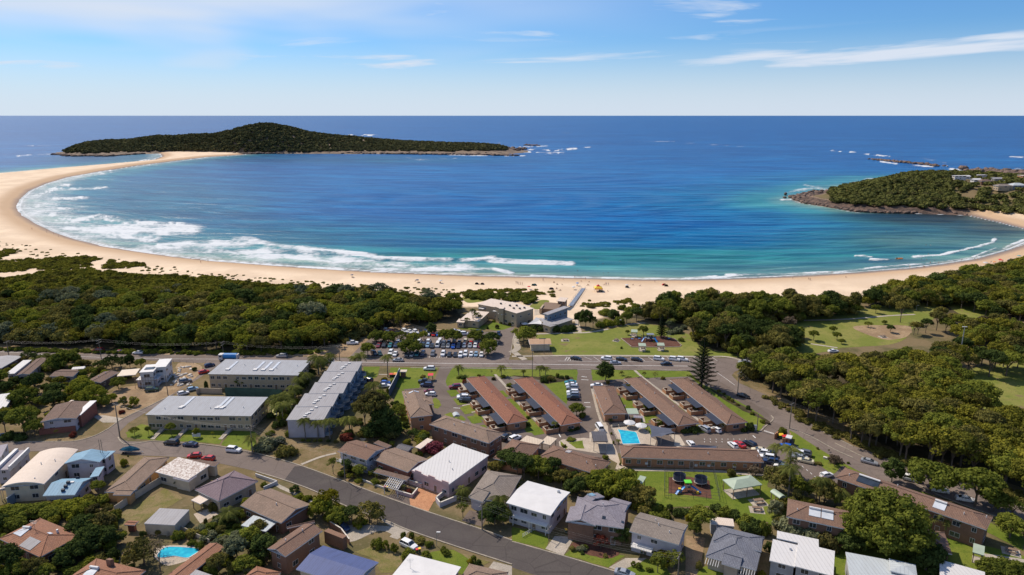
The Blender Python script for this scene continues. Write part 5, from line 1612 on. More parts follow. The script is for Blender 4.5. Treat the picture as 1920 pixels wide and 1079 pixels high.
# --- street of houses upper left
house('house', 'long low house with pale grey roof and dark brick side, furthest up the street', [(T1(-210,285), T1(2,287), T1(162,196), 3.2)], short='pale house at street end', roof='gable', pitch=5, rmat='metal_stone', wmat='brick_brown', gap=5)
house('house', 'low house with a brown gable roof, white metal along one side, among dark trees', [(*A3(Q1,270,490,410,520,700,275), 3.0, dict(rmat='tile_dark')), (*A3(Q1,80,492,215,486,480,305), 3.0, dict(rmat='metal_white', roof='skillion', pitch=3))], short='brown and white gabled house', roof='gable', pitch=12, wmat='lilac_wall')
house('house', 'small house with a dark brown tile roof, grey walls and a white carport behind', [(*A3(Q1,790,528,1150,528,1215,425), 2.9, dict(rmat='tile_dark')), (*A3(Q1,1080,425,1270,410,1270,388), 2.8, dict(roof='flat', rmat='metal_white', win=0))], short='small dark roofed house', roof='gable', pitch=10, wmat='grey_wall')
house('house', 'narrow house with a sloping brown tile roof beside the dirt lot', [(*A3(Q1,1300,600,1475,640,1755,480), 3.2)], short='narrow brown roofed house', roof='gable', pitch=12, ridge='long', rmat='tile_dark', wmat='dark_wall', vents=[(0,.5,.7),(0,.4,.4)])
house('carport', 'cream flat carport beside the white house under construction', [(*A3(Q1,1760,515,2020,515,2090,420), 2.8)], 'carport', roof='flat', rmat='cream_roof', wmat='timber', open_=1)
b = house('house', 'new white two storey flat roofed house under construction with scaffold walls', [(*A3(Q2,172,462,370,466,470,350), 6.2), (*A3(Q2,370,395,565,385,660,262), 6.35), (*A3(Q2,90,585,420,570,560,480), 3.0, dict(wmat='lilac_wall'))], short='unfinished white house', roof='flat', rmat='white_roof', wmat='white_paint', over=.25, gap=2.6)
b.on_roof('skylight', 0,.55,.45,3.4,2.4,.12, 'glass')
q, L, W, zz, u, n = b.wings[2]
mb = MB(b.c)
for i in range(9):
 x = L * i / 8; mb.tube(q(x, -1.2,0), q(x, -1.2,4.4), .06, n=4)
for z in (1.5,3.0,4.2): mb.tube(q(0,-1.2, z), q(L, -1.2, z), .06, n=4)
mb.build('scaffold', 'timber', b.root)
b = house('house', 'corner house with brown tiles edged by white metal roofs and a red brick base', [(T1(330,655), T1(548,690), T1(650,560), 4.6, dict(rmat='tile_dark', wmat='lilac_wall')), (T1(555,632), T1(600,636), T1(722,535), 4.5, dict(roof='skillion', pitch=2, rmat='white_roof', wmat='brick_red', over=.2, win=0)), (T1(400,605), T1(430,600), T1(560,525), 4.7, dict(roof='skillion', pitch=2, rmat='metal_cream', wmat='brick_red', over=.2, win=0))], short='corner house', roof='gable', pitch=9, wmat='brick_red', over=.6)
b.box('brick_base', T1(318,712), T1(536,748), T1(640,620), 0,1.9, 'brick_red')
house('house', 'white walled house with a flat white roof cut by the picture edge, beside garden trees', [(T1(-230,590), T1(20,605), T1(104,500), 3.4)], short='edge white roofed house', roof='skillion', pitch=3, rmat='metal_white', wmat='cream_wall', vents=[(0,.9,.7)])
# --- lower left houses
b = house('house', 'flat roofed lilac house with white parapets beside the curved cream roof', [(*A3(QA, -40,490,130,492,425,205), 4.2)], short='lilac parapet house', roof='skillion', pitch=1, rmat='metal_lilac', wmat='lilac_wall', over=.15, fascia='lilac_wall')
q, L, W, zz, u, n = b.wings[0]
for xx, th in ((.0,.9), (L, .5)):
 mb = MB(b.c); p = q(xx, W / 2,0); mb.box((p.x, p.y, 3.6), (th, W, 1.5), math.atan2(u.y, u.x), 'white_paint'); mb.build('parapet', 'white_paint', b.root)
house('house', 'white box shaped house at the left edge beside the lilac parapet house', [(*A3(QA, -260,330,5,320,110,118), 4.6)], short='white box house', roof='flat', rmat='metal_lilac', wmat='white_paint', over=.1, fascia='white_paint')
b = house('house', 'long house with a cream barrel vaulted roof and yellow side walls', [(*A3(QA, 30,735,650,712,1165,192), 5.0, dict(roof='vault', rise=.95, rmat='metal_cream')), (*A3(QA, -20,790,350,785,380,745), 3.4, dict(roof='vault', rise=.7, rmat='metal_cream', open_=1))], short='cream vaulted house', wmat='cream_wall', gap=4.5, vents=[(0,.7,.1,.15,.3),(0,.5,.5),(0,.75,.6)])
b = house('house', 'two part house with sky blue metal gable roofs and pale lilac walls', [(*A3(QA, 962,396,1498,372,1640,222), 5.4, dict(pitch=14)), (*A3(QA, 627,890,1130,855,1392,602), 3.6, dict(pitch=17)), (*A3(QA, 1450,325,1590,320,1740,205), 5.2, dict(roof='skillion', pitch=2)), (*A3(QA, 1350,590,1470,598,1560,455), 4.3, dict(roof='skillion', pitch=4))], short='blue roofed house', roof='gable', ridge='short', rmat='metal_skyblue', wmat='lilac_wall', over=.5, gap=3.5, doors=False)
for fy in (.15,.3,.45,.95): b.on_roof('roof_vent', 1,.56, fy, .8,.5,.6, 'metal_navy')
b.on_roof('skylight', 1,.66,.5,.9,.7,.2, 'white_paint')
for fx, fy in ((.8,.8),(.86,.8)):
 q, L, W, zz, u, n = b.wings[0]; p = q(fx * L, fy * W, 5); mb = MB(b.c); mb.tube(p, p + Vector((0,0,5.0)), .06, n=5); mb.build('flue', 'dark_metal', b.root)
b = house('house', 'long house with striped brown tile gables behind a tan fence', [(*A3(B1,800,440,972,474,1254,208), 3.2), (*A3(B1,842,476,975,478,1030,430), 3.1, dict(roof='gable', ridge='long', pitch=12, win=0))], short='striped brown tile house', rmat='tile_tan', wmat='orange_wall', pitch=16)
b = house('house', 'white rendered house with a patchy flaking white roof and a dark rear roof', [(*A3(B1,1192,312,1438,376,1545,258), 3.6), (*A3(B1,1310,230,1600,262,1655,236), 3.5, dict(rmat='tile_dark', win=0)), (*A3(B1,1310,355,1430,382,1460,335), 3.4, dict(rmat='tile_lilac', win=0))], short='patchy white roofed house', roof='skillion', pitch=4, rmat='patchy_white', wmat='cream_wall', gap=2.8)
b = house('house', 'square house with a purple tile pyramid roof and tan walls', [(*A3(B1,1458,438,1640,524,1935,372), 3.6), (*A3(B1,1430,515,1500,545,1588,500), 2.6, dict(roof='skillion', pitch=2, rmat='metal_cream', open_=1, wmat='timber'))], short='purple roofed house', rmat='tile_purple', wmat='tan_wall', pitch=23, vents=[(0,.3,.4)])
house('garage', 'grey flat roofed garage with white edges and cream walls beside the dry lawn', [(*A3(B1,1045,690,1275,702,1452,592), 3.0)], 'garage', 'cream garage', roof='skillion', pitch=1, rmat='metal_stone', wmat='cream_wall', over=.1, fascia='white_paint', win=0)
b = house('house', 'house with a weathered orange brown tile roof, solar panel and grey skylight sheets', [(*A3(B1,10,812,320,952,588,768), 3.4)], short='orange tile house', rmat='tile_orange', wmat='brick_red', pitch=17, roof='hip', vents=[(0,.72,.72,.25,.9)])
b.on_roof('solar_heater', 0,.22,.35,3.0,2.4,.12, 'sky_glass', tank=True); b.on_roof('roof_sheet', 0,.60,.17,4.2,2.6,.08, 'metal_stone'); b.on_roof('skylight', 0,.68,.58,1.2,.7); b.antenna(0,.4,.5)
b = house('house', 'house with a brown orange tile hip roof and a brick chimney near the backyard pool', [(*A3(B1,470,1110,850,1210,1112,1048), 3.4)], short='brown tile house with chimney', rmat='tile_orange', wmat='brick_red', pitch=18)
b.on_roof('chimney', 0,.42,.8,1.2,.9,1.6, 'brick_brown'); b.on_roof('solar_heater', 0,.30,.35,2.4,2.0,.12, 'sky_glass', tank=True)
house('outbuilding', 'narrow outbuilding with an orange tile roof along the backyard pool', [(*A3(B1,1240,1088,1330,1145,1672,877), 2.8)], 'outbuilding', 'narrow orange outbuilding', roof='gable', pitch=14, rmat='tile_orange', wmat='brick_red', win=0)
house('shed', 'shed with a plain pale grey metal roof below the narrow orange tiled outbuilding', [(*A3(B1,1325,1092,1500,1155,1602,1086), 2.7)], 'shed', roof='skillion', pitch=2, rmat='metal_stone', wmat='grey_wall', win=0)
house('garden_shed', 'tiny rusty red metal garden shed beside the cream garage', [(*A3(B1,930,700,1010,705,1040,672), 2.2)], 'shed', roof='gable', pitch=6, rmat='tile_orange', wmat='brick_red', win=0)
# --- lower middle
b = house('house', 'brown tile gabled house with a pale blue flat awning below the lower street', [(*A3(B2,-120,555,186,688,416,550), 3.6), (*A3(B2,-130,700,55,748,182,684), 2.7, dict(roof='skillion', pitch=2, rmat='metal_pale', open_=1, wmat='white_paint'))], short='brown house with blue awning', roof='gable', pitch=15, rmat='tile_tan', wmat='brick_brown', vents=[(0,.6,.4)])
b = house('house', 'tall brown brick house with two stepped brown tile gables beside the concrete drive', [(*A3(B2,88,878,216,942,494,747), 5.2), (*A3(B2,155,745,365,698,512,652), 5.0, dict(pitch=14, win=0))], short='stepped brown brick house', roof='gable', ridge='long', pitch=17, rmat='tile_brown', wmat='brick_brown', vents=[(0,.4,.3),(0,.5,.7)])
b.box('flat_roof_porch', B2(500,745), B2(640,800), B2(690,785), 0,3.2, 'brick_brown')
house('house', 'house with a ribbed deep blue metal roof, lowest in the row beside the drive', [(*A3(B2,290,1030,720,1170,930,985), 4.0)], short='deep blue roofed house', roof='gable', pitch=11, ridge='long', rmat='metal_blue', wmat='cream_wall', over=.6)
b = house('house', 'house with a plain off white flat roof beside the small bright lawn', [(*A3(B2,1000,1100,1400,1210,1540,1026), 4.0)], short='plain white flat roofed house', roof='skillion', pitch=2, rmat='white_roof', wmat='cream_wall', over=.5)
b.antenna(0,.2,.5)
house('garden_shed', 'small orange tiled outbuilding left of the deep blue roof', [(*A3(B2,-80,1110,110,1160,165,1050), 2.8)], 'shed', roof='hip', rmat='tile_orange', wmat='brick_red', win=0)
house('house', 'low brown tiled roof tip at the bottom edge beside the concrete drive', [(*A3(B2,1500,1110,1800,1180,1910,1062), 3.0)], roof='hip', pitch=16, rmat='tile_tan', wmat='brick_brown', win=0)
b = house('house', 'two storey house with a brown gable roof and long grey balcony above dense shrubs', [(*A3(B2,612,150,832,218,968,128), 4.6)], short='brown gabled balcony house', roof='gable', pitch=15, ridge='long', rmat='tile_brown', wmat='lilac_wall', storeys=2, gap=2.6, vents=[(0,.6,.6)])
b.antenna(0,.5,.6)
q, L, W, zz, u, n = b.wings[0]
mb = MB(b.c); mb.prism([tuple(q(x, y, 0))[:2] for x, y in ((.3,-1.2), (L - .3,-1.2), (L - .3,.5),(.3,.5))], 1.9,2.1, 'grey_wall', True)
for z in (2.4,2.7,3.0): mb.tube(q(.3,-1.2, z), q(L - .3,-1.2, z), .04, n=4, mat='white_paint')
mb.build('balcony', 'grey_wall', b.root)
b = house('house', 'brown tiled house joined between the grey balcony house and the pink house, with a porch', [(*A3(B2,888,214,1142,308,1288,208), 3.8), (*A3(B2,880,305,1125,370,1155,348), 2.7, dict(roof='skillion', pitch=6, open_=1, wmat='timber', rmat='tile_dark'))], short='brown porch house', roof='gable', pitch=13, ridge='long', rmat='tile_tan', wmat='brick_red', gap=2.6)
house('garden_shed', 'dark grey gabled garden shed behind the brown porch house', [(*A3(Q6,1130,800,1320,850,1412,785), 2.6)], 'shed', roof='gable', pitch=16, rmat='metal_charcoal', wmat='dark_wall', win=0)
house('garden_shed', 'low brown roofed shed behind the brown gabled balcony house', [(*A3(Q6,800,725,1000,805,1075,770), 2.5)], 'shed', roof='skillion', pitch=3, rmat='tile_dark', wmat='brick_red', win=0)
house('garden_shed', 'pale pink roofed shed beside the pink flowering tree', [(*A3(Q6,1425,785,1500,818,1690,700), 2.5)], 'shed', roof='skillion', pitch=4, rmat='metal_cream', wmat='brick_red', win=0)
b = house('house', 'large pink rendered house with a flat white roof and terracotta forecourt', [(B2(1162,297), B2(1450,396), B2(1750,192), 4.2)], short='pink house', roof='skillion', pitch=2, rmat='metal_white', wmat='pink_wall', over=.3, storeys=1, gap=3.0, fascia='frame_white', vents=[(0,.45,.5),(0,.7,.35)])
q, L, W, zz, u, n = b.wings[0]
mb = MB(b.c)
for i in range(11):
 x = L * i / 11; h1 = 4.25 + .7 * math.sin(PI * (i % 4) / 3) ** 2
 mb.poly([q(x, -.05,3.6), q(x + L / 11,-.05,3.6), q(x + L / 11,-.05, h1), q(x, -.05, h1)], 'pink_wall'); mb.poly([q(x, .2, h1), q(x, -.05, h1), q(x + L / 11,-.05, h1), q(x + L / 11,.2, h1)], 'pink_wall')
mb.build('parapet', 'pink_wall', b.root)
b = house('house', 'grey brown tiled hip roof house with two small gables, between the pink and white houses', [(*A3(B2,1600,478,1860,552,1985,345), 3.5), (*A3(B2,1600,500,1700,530,1800,440), 3.4, dict(roof='gable', ridge='short', win=0))], short='grey brown hip roof house', rmat='tile_greybrown', wmat='lilac_wall', pitch=20)
# --- lower right
b = house('house', 'tall white two storey house with a bright white gable roof and white awning', [(B3(-48,535), B3(286,632), B3(440,458), 5.6), (B3(0,640), B3(262,718), B3(272,690), 2.6, dict(roof='skillion', pitch=6, open_=1, wmat='white_paint'))], short='tall white house', roof='gable', pitch=6, ridge='long', rmat='white_roof', wmat='lilac_wall', storeys=2, gap=2.8)
b.on_roof('roof_vent', 0,.8,.85,.6,.6,.5, 'grey_metal')
b = house('house', 'grey tiled house with many gables, a balcony and a small solar strip', [(B3(400,668), B3(795,722), B3(905,545), 5.2, dict(pitch=17)), (B3(375,672), B3(600,705), B3(680,600), 5.15, dict(roof='gable', ridge='short', pitch=17, win=0)), (B3(470,545), B3(570,555), B3(715,480), 5.3, dict(roof='gable', ridge='short', pitch=15, win=0)), (B3(690,590), B3(850,600), B3(905,520), 5.25, dict(roof='gable', ridge='short', pitch=15, win=0))], short='grey many gabled house', rmat='tile_lilac', wmat='brick_brown', storeys=2, gap=3)
b.on_roof('solar_strip', 0,.78,.2,5.2,.9,.1, 'glass'); b.on_roof('skylight', 2,.25,.6,1.4,2.0,.1, 'metal_skyblue'); b.vent(0,.55,.6)
b = house('house', 'two storey house with a grey brown gable roof and white walls beside the dark shrub', [(B3(877,748), B3(1250,852), B3(1320,702), 5.4)], short='grey brown gabled white house', roof='gable', pitch=14, ridge='long', rmat='tile_greybrown', wmat='lilac_wall', storeys=2, gap=3, vents=[(0,.5,.45),(0,.4,.65),(0,.75,.3)])
q, L, W, zz, u, n = b.wings[0]
mb = MB(b.c); mb.prism([tuple(q(x, y, 0))[:2] for x, y in ((1,-1.5), (L * .5,-1.5), (L * .5,.5),(1,.5))], 2.3,2.5, 'white_paint', True)
for i in range(14): mb.tube(q(1 + (L * .5 - 1) * i / 13,-1.5,2.5), q(1 + (L * .5 - 1) * i / 13,-1.5,3.4), .04, n=4, mat='white_paint')
mb.tube(q(1,-1.5,3.4), q(L * .5,-1.5,3.4), .05, n=4, mat='white_paint'); mb.build('balcony', 'white_paint', b.root)
b = house('house', 'slate blue tiled house with a small front gable and white pergola slats', [(B3(1450,938), B3(1832,1040), B3(1892,792), 3.4, dict(pitch=15)), (B3(1568,992), B3(1705,1030), B3(1740,930), 3.35, dict(roof='gable', ridge='short', pitch=20, win=0)), (B3(1500,820), B3(1860,900), B3(1890,792), 3.9, dict(pitch=16, win=0))], short='slate blue house', rmat='tile_slate', wmat='tan_wall', fascia='frame_white')
q, L, W, zz, u, n = b.wings[0]
for i in list(range(6)) + list(range(14,20)):
 mb = MB(b.c); x = L * (i + .5) / 20; mb.tube(q(x, -1.9,2.75), q(x, 0,3.1), .07, n=4, mat='white_paint'); mb.build('pergola_slat', 'white_paint', b.root)
house('garage', 'plain concrete coloured flat garage roof behind the slate blue house', [(B3(1475,692), B3(1650,712), B3(1672,662), 2.8)], 'garage', 'concrete garage', roof='skillion', pitch=2, rmat='metal_cream', wmat='grey_wall', over=.1, win=0)
b = house('house', 'modern house with two pale pinkish white flat roofs beside the silvery hedge', [(B4(8,980), B4(205,1005), B4(222,850), 4.6), (B4(200,1010), B4(490,1088), B4(500,908), 4.8), (B4(60,800), B4(375,868), B4(384,815), 5.0)], short='pale modern house', roof='skillion', pitch=2, rmat='metal_white', wmat='grey_wall', over=.3, gap=2.4)
b.vent(0,.75,.7,.3,.3, 'grey_metal')
b = house('house', 'house with a pale blue grey metal roof and raised hip in the middle', [(B4(575,1120), B4(1120,1230), B4(1136,1020), 4.2, dict(roof='skillion', pitch=2)), (B4(895,1040), B4(1100,1090), B4(1125,1005), 5.0, dict(roof='hip', pitch=12, win=0))], short='pale blue grey roofed house', rmat='metal_pale', wmat='grey_wall', over=.3)
house('house', 'house corner with a plain white roof at the bottom right beside the dark hedge', [(B4(1290,1080), B4(1640,1180), B4(1620,1060), 4.0)], short='white roof corner', roof='skillion', pitch=2, rmat='metal_white', wmat='grey_wall', over=.3)
b = house('apartment_block', 'very long brown tiled brick units with solar heaters beside the bending road', [(B4(499,347), B4(1632,737), B4(1692,642), 5.8)], 'apartment block', 'long brown units', rmat='tile_brown', wmat='brick_brown', pitch=19, storeys=2, gap=3.4, vents=[(0,.08,.3),(0,.5,.25),(0,.85,.3),(0,.97,.7),(0,.4,.7)])
for fx in (.18,.255,.70): b.on_roof('solar_heater', 0, fx, .30,2.6,2.2,.12, 'glass' if fx < .6 else 'sky_glass', tank=True)
b = house('apartment_block', 'brown tiled brick units half hidden by the big spreading tree', [(B4(108,632), B4(640,745), B4(690,615), 5.4)], 'apartment block', 'half hidden brown units', rmat='tile_brown', wmat='brick_brown', pitch=17, storeys=2, gap=3.4, vents=[(0,.15,.3),(0,.8,.2)])
for fx in (.40,.58): b.on_roof('solar_heater', 0, fx, .32,2.6,2.2,.12, 'sky_glass', tank=True)
b = house('apartment_block', 'smaller brown tiled brick units right of the big spreading tree', [(B4(1000,845), B4(1366,918), B4(1335,760), 4.0)], 'apartment block', 'smaller brown units', rmat='tile_brown', wmat='brick_brown', pitch=17, gap=3)
b.on_roof('solar_heater', 0,.25,.3,2.6,2.2,.12, 'sky_glass', tank=True)
# --- shelters
house('picnic_shelter', 'large open picnic shelter with a pale green hip roof beside the playground', [(*A3(Q5,1080,384,1512,312,1342,168), 3.2)], 'shelter', 'large green shelter', rmat='green_roof', wmat='timber', pitch=20, open_=2, fascia='green_roof')
house('picnic_shelter', 'pale green roofed shelter half hidden behind a bushy tree', [(*A3(Q3,560,1100,690,1075,750,990), 3.0)], 'shelter', 'hidden green shelter', rmat='green_roof', wmat='timber', roof='skillion', pitch=6, open_=2, fascia='green_roof')
house('picnic_shelter', 'small shelter with a curved pale green roof near the half hidden brown units', [(*A3(Q5,1775,515,1866,487,1722,388), 2.8)], 'shelter', 'small curved shelter', rmat='green_roof', wmat='timber', roof='vault', rise=.5, open_=2, fascia='green_roof')
house('picnic_shelter', 'small square pale green shelter right of the smaller brown units', [(B4(1532,915), B4(1620,922), B4(1624,862), 2.8)], 'shelter', 'small square shelter', rmat='green_roof', wmat='timber', roof='skillion', pitch=5, open_=2, fascia='green_roof')
for k, (pts, lb) in enumerate(((A3(M4,262,618,332,618,330,595), 'small pale picnic shelter north of the playground mulch'), (A3(M4,348,775,430,775,420,748), 'small pale picnic shelter at the lower left edge of the playground mulch'), (A3(M4,558,770,638,770,628,744), 'small pale picnic shelter at the lower right edge of the playground mulch'))):
 house('picnic_shelter', lb, [(*pts, 2.6)], 'shelter', None, rmat='green_roof', wmat='grey_metal', roof='skillion', pitch=5, open_=2, fascia='green_roof')
# --- village on the headland
vm = {'white': ('white_roof', 'white_paint'), 'dark': ('tile_dark', 'brick_brown'), 'brown': ('tile_greybrown', 'brick_tan'), 'pale': ('metal_pale', 'bluegrey_wall'), 'lilac': ('metal_white', 'lilac_wall'), 'grey': ('metal_stone', 'grey_wall'), 'teal': ('metal_skyblue', 'bluegrey_wall'), 'pinkbrown': ('metal_beige', 'brick_orange'), 'slate': ('tile_slate', 'white_paint')}
vl = {0: 'long white flat house highest on the headland behind the wood', 1: 'small white gabled house on the headland lawn', 2: 'wide dark roofed house on the headland', 3: 'low grey brown roofed house near the headland rocks', 4: 'pale grey hip roofed house near the outer rocks on the headland', 5: 'tiny white gabled house at the edge of the headland wood', 6: 'white roofed lilac house in the middle of the headland village', 7: 'grey gabled house in the headland village', 8: 'blue green flat roofed house above the headland slope', 9: 'pink brown three storey house at the right edge of the headland', 10: 'small slate gabled house left of the grey gabled one on the headland'}
for k, ((p, w_, d_, colr, rf), (x, y, z)) in enumerate(zip(village, vil)):
 u = Vector((1,.05 * (k % 3 - 1), 0)).normalized(); n = Vector((-u.y, u.x, 0))
 hh = 8.0 if colr == 'pinkbrown' else (3.2 if k in (5,10) else 5.0)
 b = Building('village_house', vl[k], 'house', None)
 b.wing(None, None, None, z + hh, roof=rf, rmat=vm[colr][0], wmat=vm[colr][1], z0=z, rect=(Vector((x, y, 0)) - u * w_ / 2 - n * d_ / 2, u, n, w_, d_), caps=False, gap=4, doors=False, winw=2.2)
# ------------------------------------------------------------------ labels that tell look-alikes apart
ORD = ['first', 'second', 'third', 'fourth', 'fifth', 'sixth', 'seventh', 'eighth', 'ninth', 'tenth', 'eleventh', 'twelfth', 'thirteenth', 'fourteenth', 'fifteenth', 'sixteenth', 'seventeenth', 'eighteenth', 'nineteenth', 'twentieth']
REFS = []


def refs():
 global REFS
 REFS = [(b.short, b.c.x, b.c.y) for b in LAND if b.short] + [('motel pool', *P(Q3(480,390))[:2]), ('playground mulch', *P(M4(480,730))[:2]), ('fenced playground', *P(Q5(420,340))[:2]), ('backyard pool', *P(B1(1330,910))[:2]),
                ('terracotta forecourt', *P(B2(1290,500))[:2])]


def beside(x, y):
 s, rx, ry = min(REFS, key=lambda r: (r[1] - x) ** 2 + (r[2] - y) ** 2)
 dx_, dy_ = x - rx, y - ry
 if abs(dx_) > abs(dy_) * 1.2: rel = 'left of' if dx_ < 0 else 'right of'
 else: rel = 'behind' if dy_ > 0 else 'in front of'
 return f'{rel} the {s}'


def settle_labels():
 """look-alikes with the same words get their place in the row"""
 by = {}
 for o in THINGS:
  if o.get('mass'): continue
  by.setdefault(o['label'], []).append(o)
 for lb, os_ in by.items():
  if len(os_) < 2: continue
  os_.sort(key=lambda o: SCR(o.location.x, o.location.y)[0])
  n = len(os_)
  for i, o in enumerate(os_):
   w = ('leftmost' if i == 0 else 'rightmost' if i == n - 1 else f'{ORD[min(i, 19)]} from left') if n > 2 else ('left one' if i == 0 else 'right one')
   o['label'] = f'{lb}, {w}'
 for o in THINGS:
  w = o['label'].split()
  while len(w) > 16 and w[0] in ('large', 'medium', 'small', 'wider', 'narrower', 'low', 'tall', 'bushy', 'flat', 'topped', 'open', 'crowned', 'round', 'dense', 'sparse'): w.pop(0)
  o['label'] = ' '.join(w)


# ------------------------------------------------------------------ trees and shrubs
KIND = {'broad': ('broadleaf_tree', 'bushy'), 'canopy': ('broadleaf_tree', 'flat topped'), 'tall': ('tall_tree', 'tall dense'), 'airy': ('gum_tree', 'open crowned'), 'bush': ('shrub', 'low'), 'ball': ('clipped_shrub', 'round clipped'), 'bare': ('bare_tree', 'sparse')}
COLW = {'leaf_green': 'green', 'leaf_bright': 'bright green', 'leaf_dark': 'dark green', 'leaf_olive': 'olive', 'leaf_wood': 'mixed green', 'leaf_grey': 'silvery', 'leaf_yellow': 'yellow flowering', 'leaf_red': 'reddish', 'leaf_pink': 'pink flowering', 'leaf_bare': 'brownish', 'leaf_palm': 'green'}
trs = random.Random(3)


def tree(x, y, r_, h, kind='broad', mat='leaf_green', label=None, group=None, mass=False, cat=None, z=0.0, base=None):
 """x, y = foot of the trunk; r_ = crown radius; h = total height"""
 nm, adj = KIND[kind]
 size = 'large' if r_ > 5.5 else 'small' if r_ < 2.2 else 'medium'
 noun = 'shrub' if kind in ('bush', 'ball') else 'tree'
 if label is None:
  label = f'{size} {adj} {COLW[mat]} {noun} {beside(x, y)}'
  if len(label.split()) > 12: label = f'{adj} {COLW[mat]} {noun} {beside(x, y)}'
 root = thing(nm, (x, y, z), label, cat or noun, group, trs.uniform(0,6.28))
 if mass: root['mass'] = 1
 me = trs.choice(CROWN['grand' if r_ > 7.5 and kind in ('broad', 'canopy') else kind])
 zf = {'broad': .62, 'canopy': .5, 'tall': 1.15, 'airy': .62, 'bush': .62, 'ball': .92, 'bare': .7}[kind]
 top = zf * .9 + .28 * zf
 if kind in ('bush', 'ball'):
  sz = h / (zf + .25 + (.75 if kind == 'ball' else .15))
  link('foliage', me, root, (0,0, sz * (.78 if kind == 'ball' else .18)), None, (r_, r_ * trs.uniform(.85,1.1), sz), mat)
  return root
 crown_h = r_ * top
 cz = max(h - crown_h, h * .4)
 sz = (h - cz) / top
 link('crown', me, root, (0,0, cz), None, (r_ * trs.uniform(.93,1.08), r_ * trs.uniform(.9,1.05), sz), mat)
 link('trunk', trs.choice(TRUNK), root, None, None, (r_ * .95, r_ * .95, cz + .1 * sz))
 return root


def T(c, *a):
 """(px, py of the foot, crown radius in photo pixels, height in photo pixels, kind, material)"""
 for (x, y, rp, hp, kind, mat) in a:
  p = P(c(x, y)); sc = math.hypot(p.y, CAMH) / FPX
  s_ = (c(1,0)[0] - c(0,0)[0])
  tree(p.x, p.y, rp * s_ * sc, hp * s_ * sc * 1.06, kind, 'leaf_' + mat)


refs()
# car park figs and trees round the club
T(FULL, (690,667,16,24, 'broad', 'green'),(769,664,23,28, 'broad', 'green'),(915,665,22,29, 'broad', 'green'),(706,641,18,22, 'broad', 'green'),(729,642,17,21, 'broad', 'green'),(752,640,17,18, 'airy', 'green'),(776,640,15,16, 'broad', 'green'),(795,638,11,17, 'broad', 'bright'),
  (834,644,15,26, 'broad', 'green'),(850,645,18,27, 'broad', 'green'),(893,641,20,21, 'broad', 'green'),(922,642,17,19, 'broad', 'dark'),(982,641,23,26, 'canopy', 'green'),(809,626,11,24, 'tall', 'dark'),
  (876,616,6,20, 'airy', 'green'),(887,612,9,32, 'airy', 'dark'),(900,612,6,22, 'airy', 'olive'),(932,616,5,8, 'ball', 'olive'),(914,617,3,6, 'bush', 'dark'),(940,607,4,5, 'bush', 'yellow'),(926,604,4,5, 'bush', 'bright'),(957,610,5,7, 'bush', 'yellow'),
  (1000,620,10,14, 'bush', 'dark'),(1015,620,10,12, 'bush', 'dark'),(1040,622,13,14, 'bush', 'dark'),(1060,623,12,15, 'bush', 'dark'),(1072,620,10,14, 'bush', 'dark'),(985,612,8,10, 'bush', 'green'),
  (1098,616,15,40, 'tall', 'dark'),(1085,612,10,30, 'tall', 'dark'),(1112,616,9,22, 'broad', 'olive'),(1125,614,10,14, 'bush', 'green'),(1140,612,14,16, 'bush', 'bright'),(1160,610,14,18, 'bush', 'green'),(1135,590,14,14, 'bush', 'green'),(1150,596,14,18, 'bush', 'dark'),(1175,606,14,22, 'broad', 'green'),(1193,602,14,26, 'broad', 'dark'),
  (1166,580,12,11, 'bush', 'bright'),(1192,576,11,8, 'bush', 'bright'),(1180,586,13,12, 'bush', 'green'),(1108,577,9,7, 'bush', 'olive'),(1127,573,8,5, 'bush', 'olive'),
  (1176,628,5,9, 'broad', 'green'),(1206,630,11,19, 'broad', 'green'),(1256,618,9,18, 'broad', 'grey'),(1270,624,13,12, 'bush', 'grey'),(1258,626,10,8, 'bush', 'grey'),(1282,618,8,10, 'bush', 'grey'),(1277,640,7,8, 'bush', 'green'),(1226,647,3,7, 'airy', 'green'),(1165,654,3,5, 'bush', 'green'))
# park trees on the right
T(M5, (160,705,56,90, 'airy', 'bare'),(445,622,32,55, 'broad', 'green'),(635,600,45,75, 'broad', 'green'),(805,590,34,65, 'broad', 'green'),(990,660,62,160, 'airy', 'olive'),(750,695,32,45, 'airy', 'green'),(870,672,22,30, 'broad', 'green'),(915,735,34,58, 'broad', 'dark'),(340,795,42,78, 'broad', 'green'),(487,735,33,50, 'broad', 'green'),(515,790,36,60, 'broad', 'green'),(550,820,25,40, 'broad', 'green'),
  (1180,740,46,109, 'broad', 'dark'),(1120,750,42,93, 'broad', 'olive'),(1260,720,62,148, 'broad', 'olive'),(1330,740,58,117, 'broad', 'green'),(1430,730,62,132, 'broad', 'green'),(1520,725,54,101, 'broad', 'olive'),(1380,690,54,101, 'broad', 'olive'),(1280,650,54,109, 'broad', 'olive'),(1350,530,42,85, 'canopy', 'green'),(1600,700,46,93, 'airy', 'bare'),(1680,720,46,140, 'tall', 'olive'),(1745,715,42,132, 'tall', 'olive'),(1090,755,40,100, 'airy', 'olive'),
  (130,890,110,210, 'broad', 'dark'),(60,900,110,220, 'broad', 'olive'),(180,840,80,150, 'broad', 'green'),(1240,540,20,30, 'bush', 'olive'),(60,640,30,40, 'bare', 'bare'))
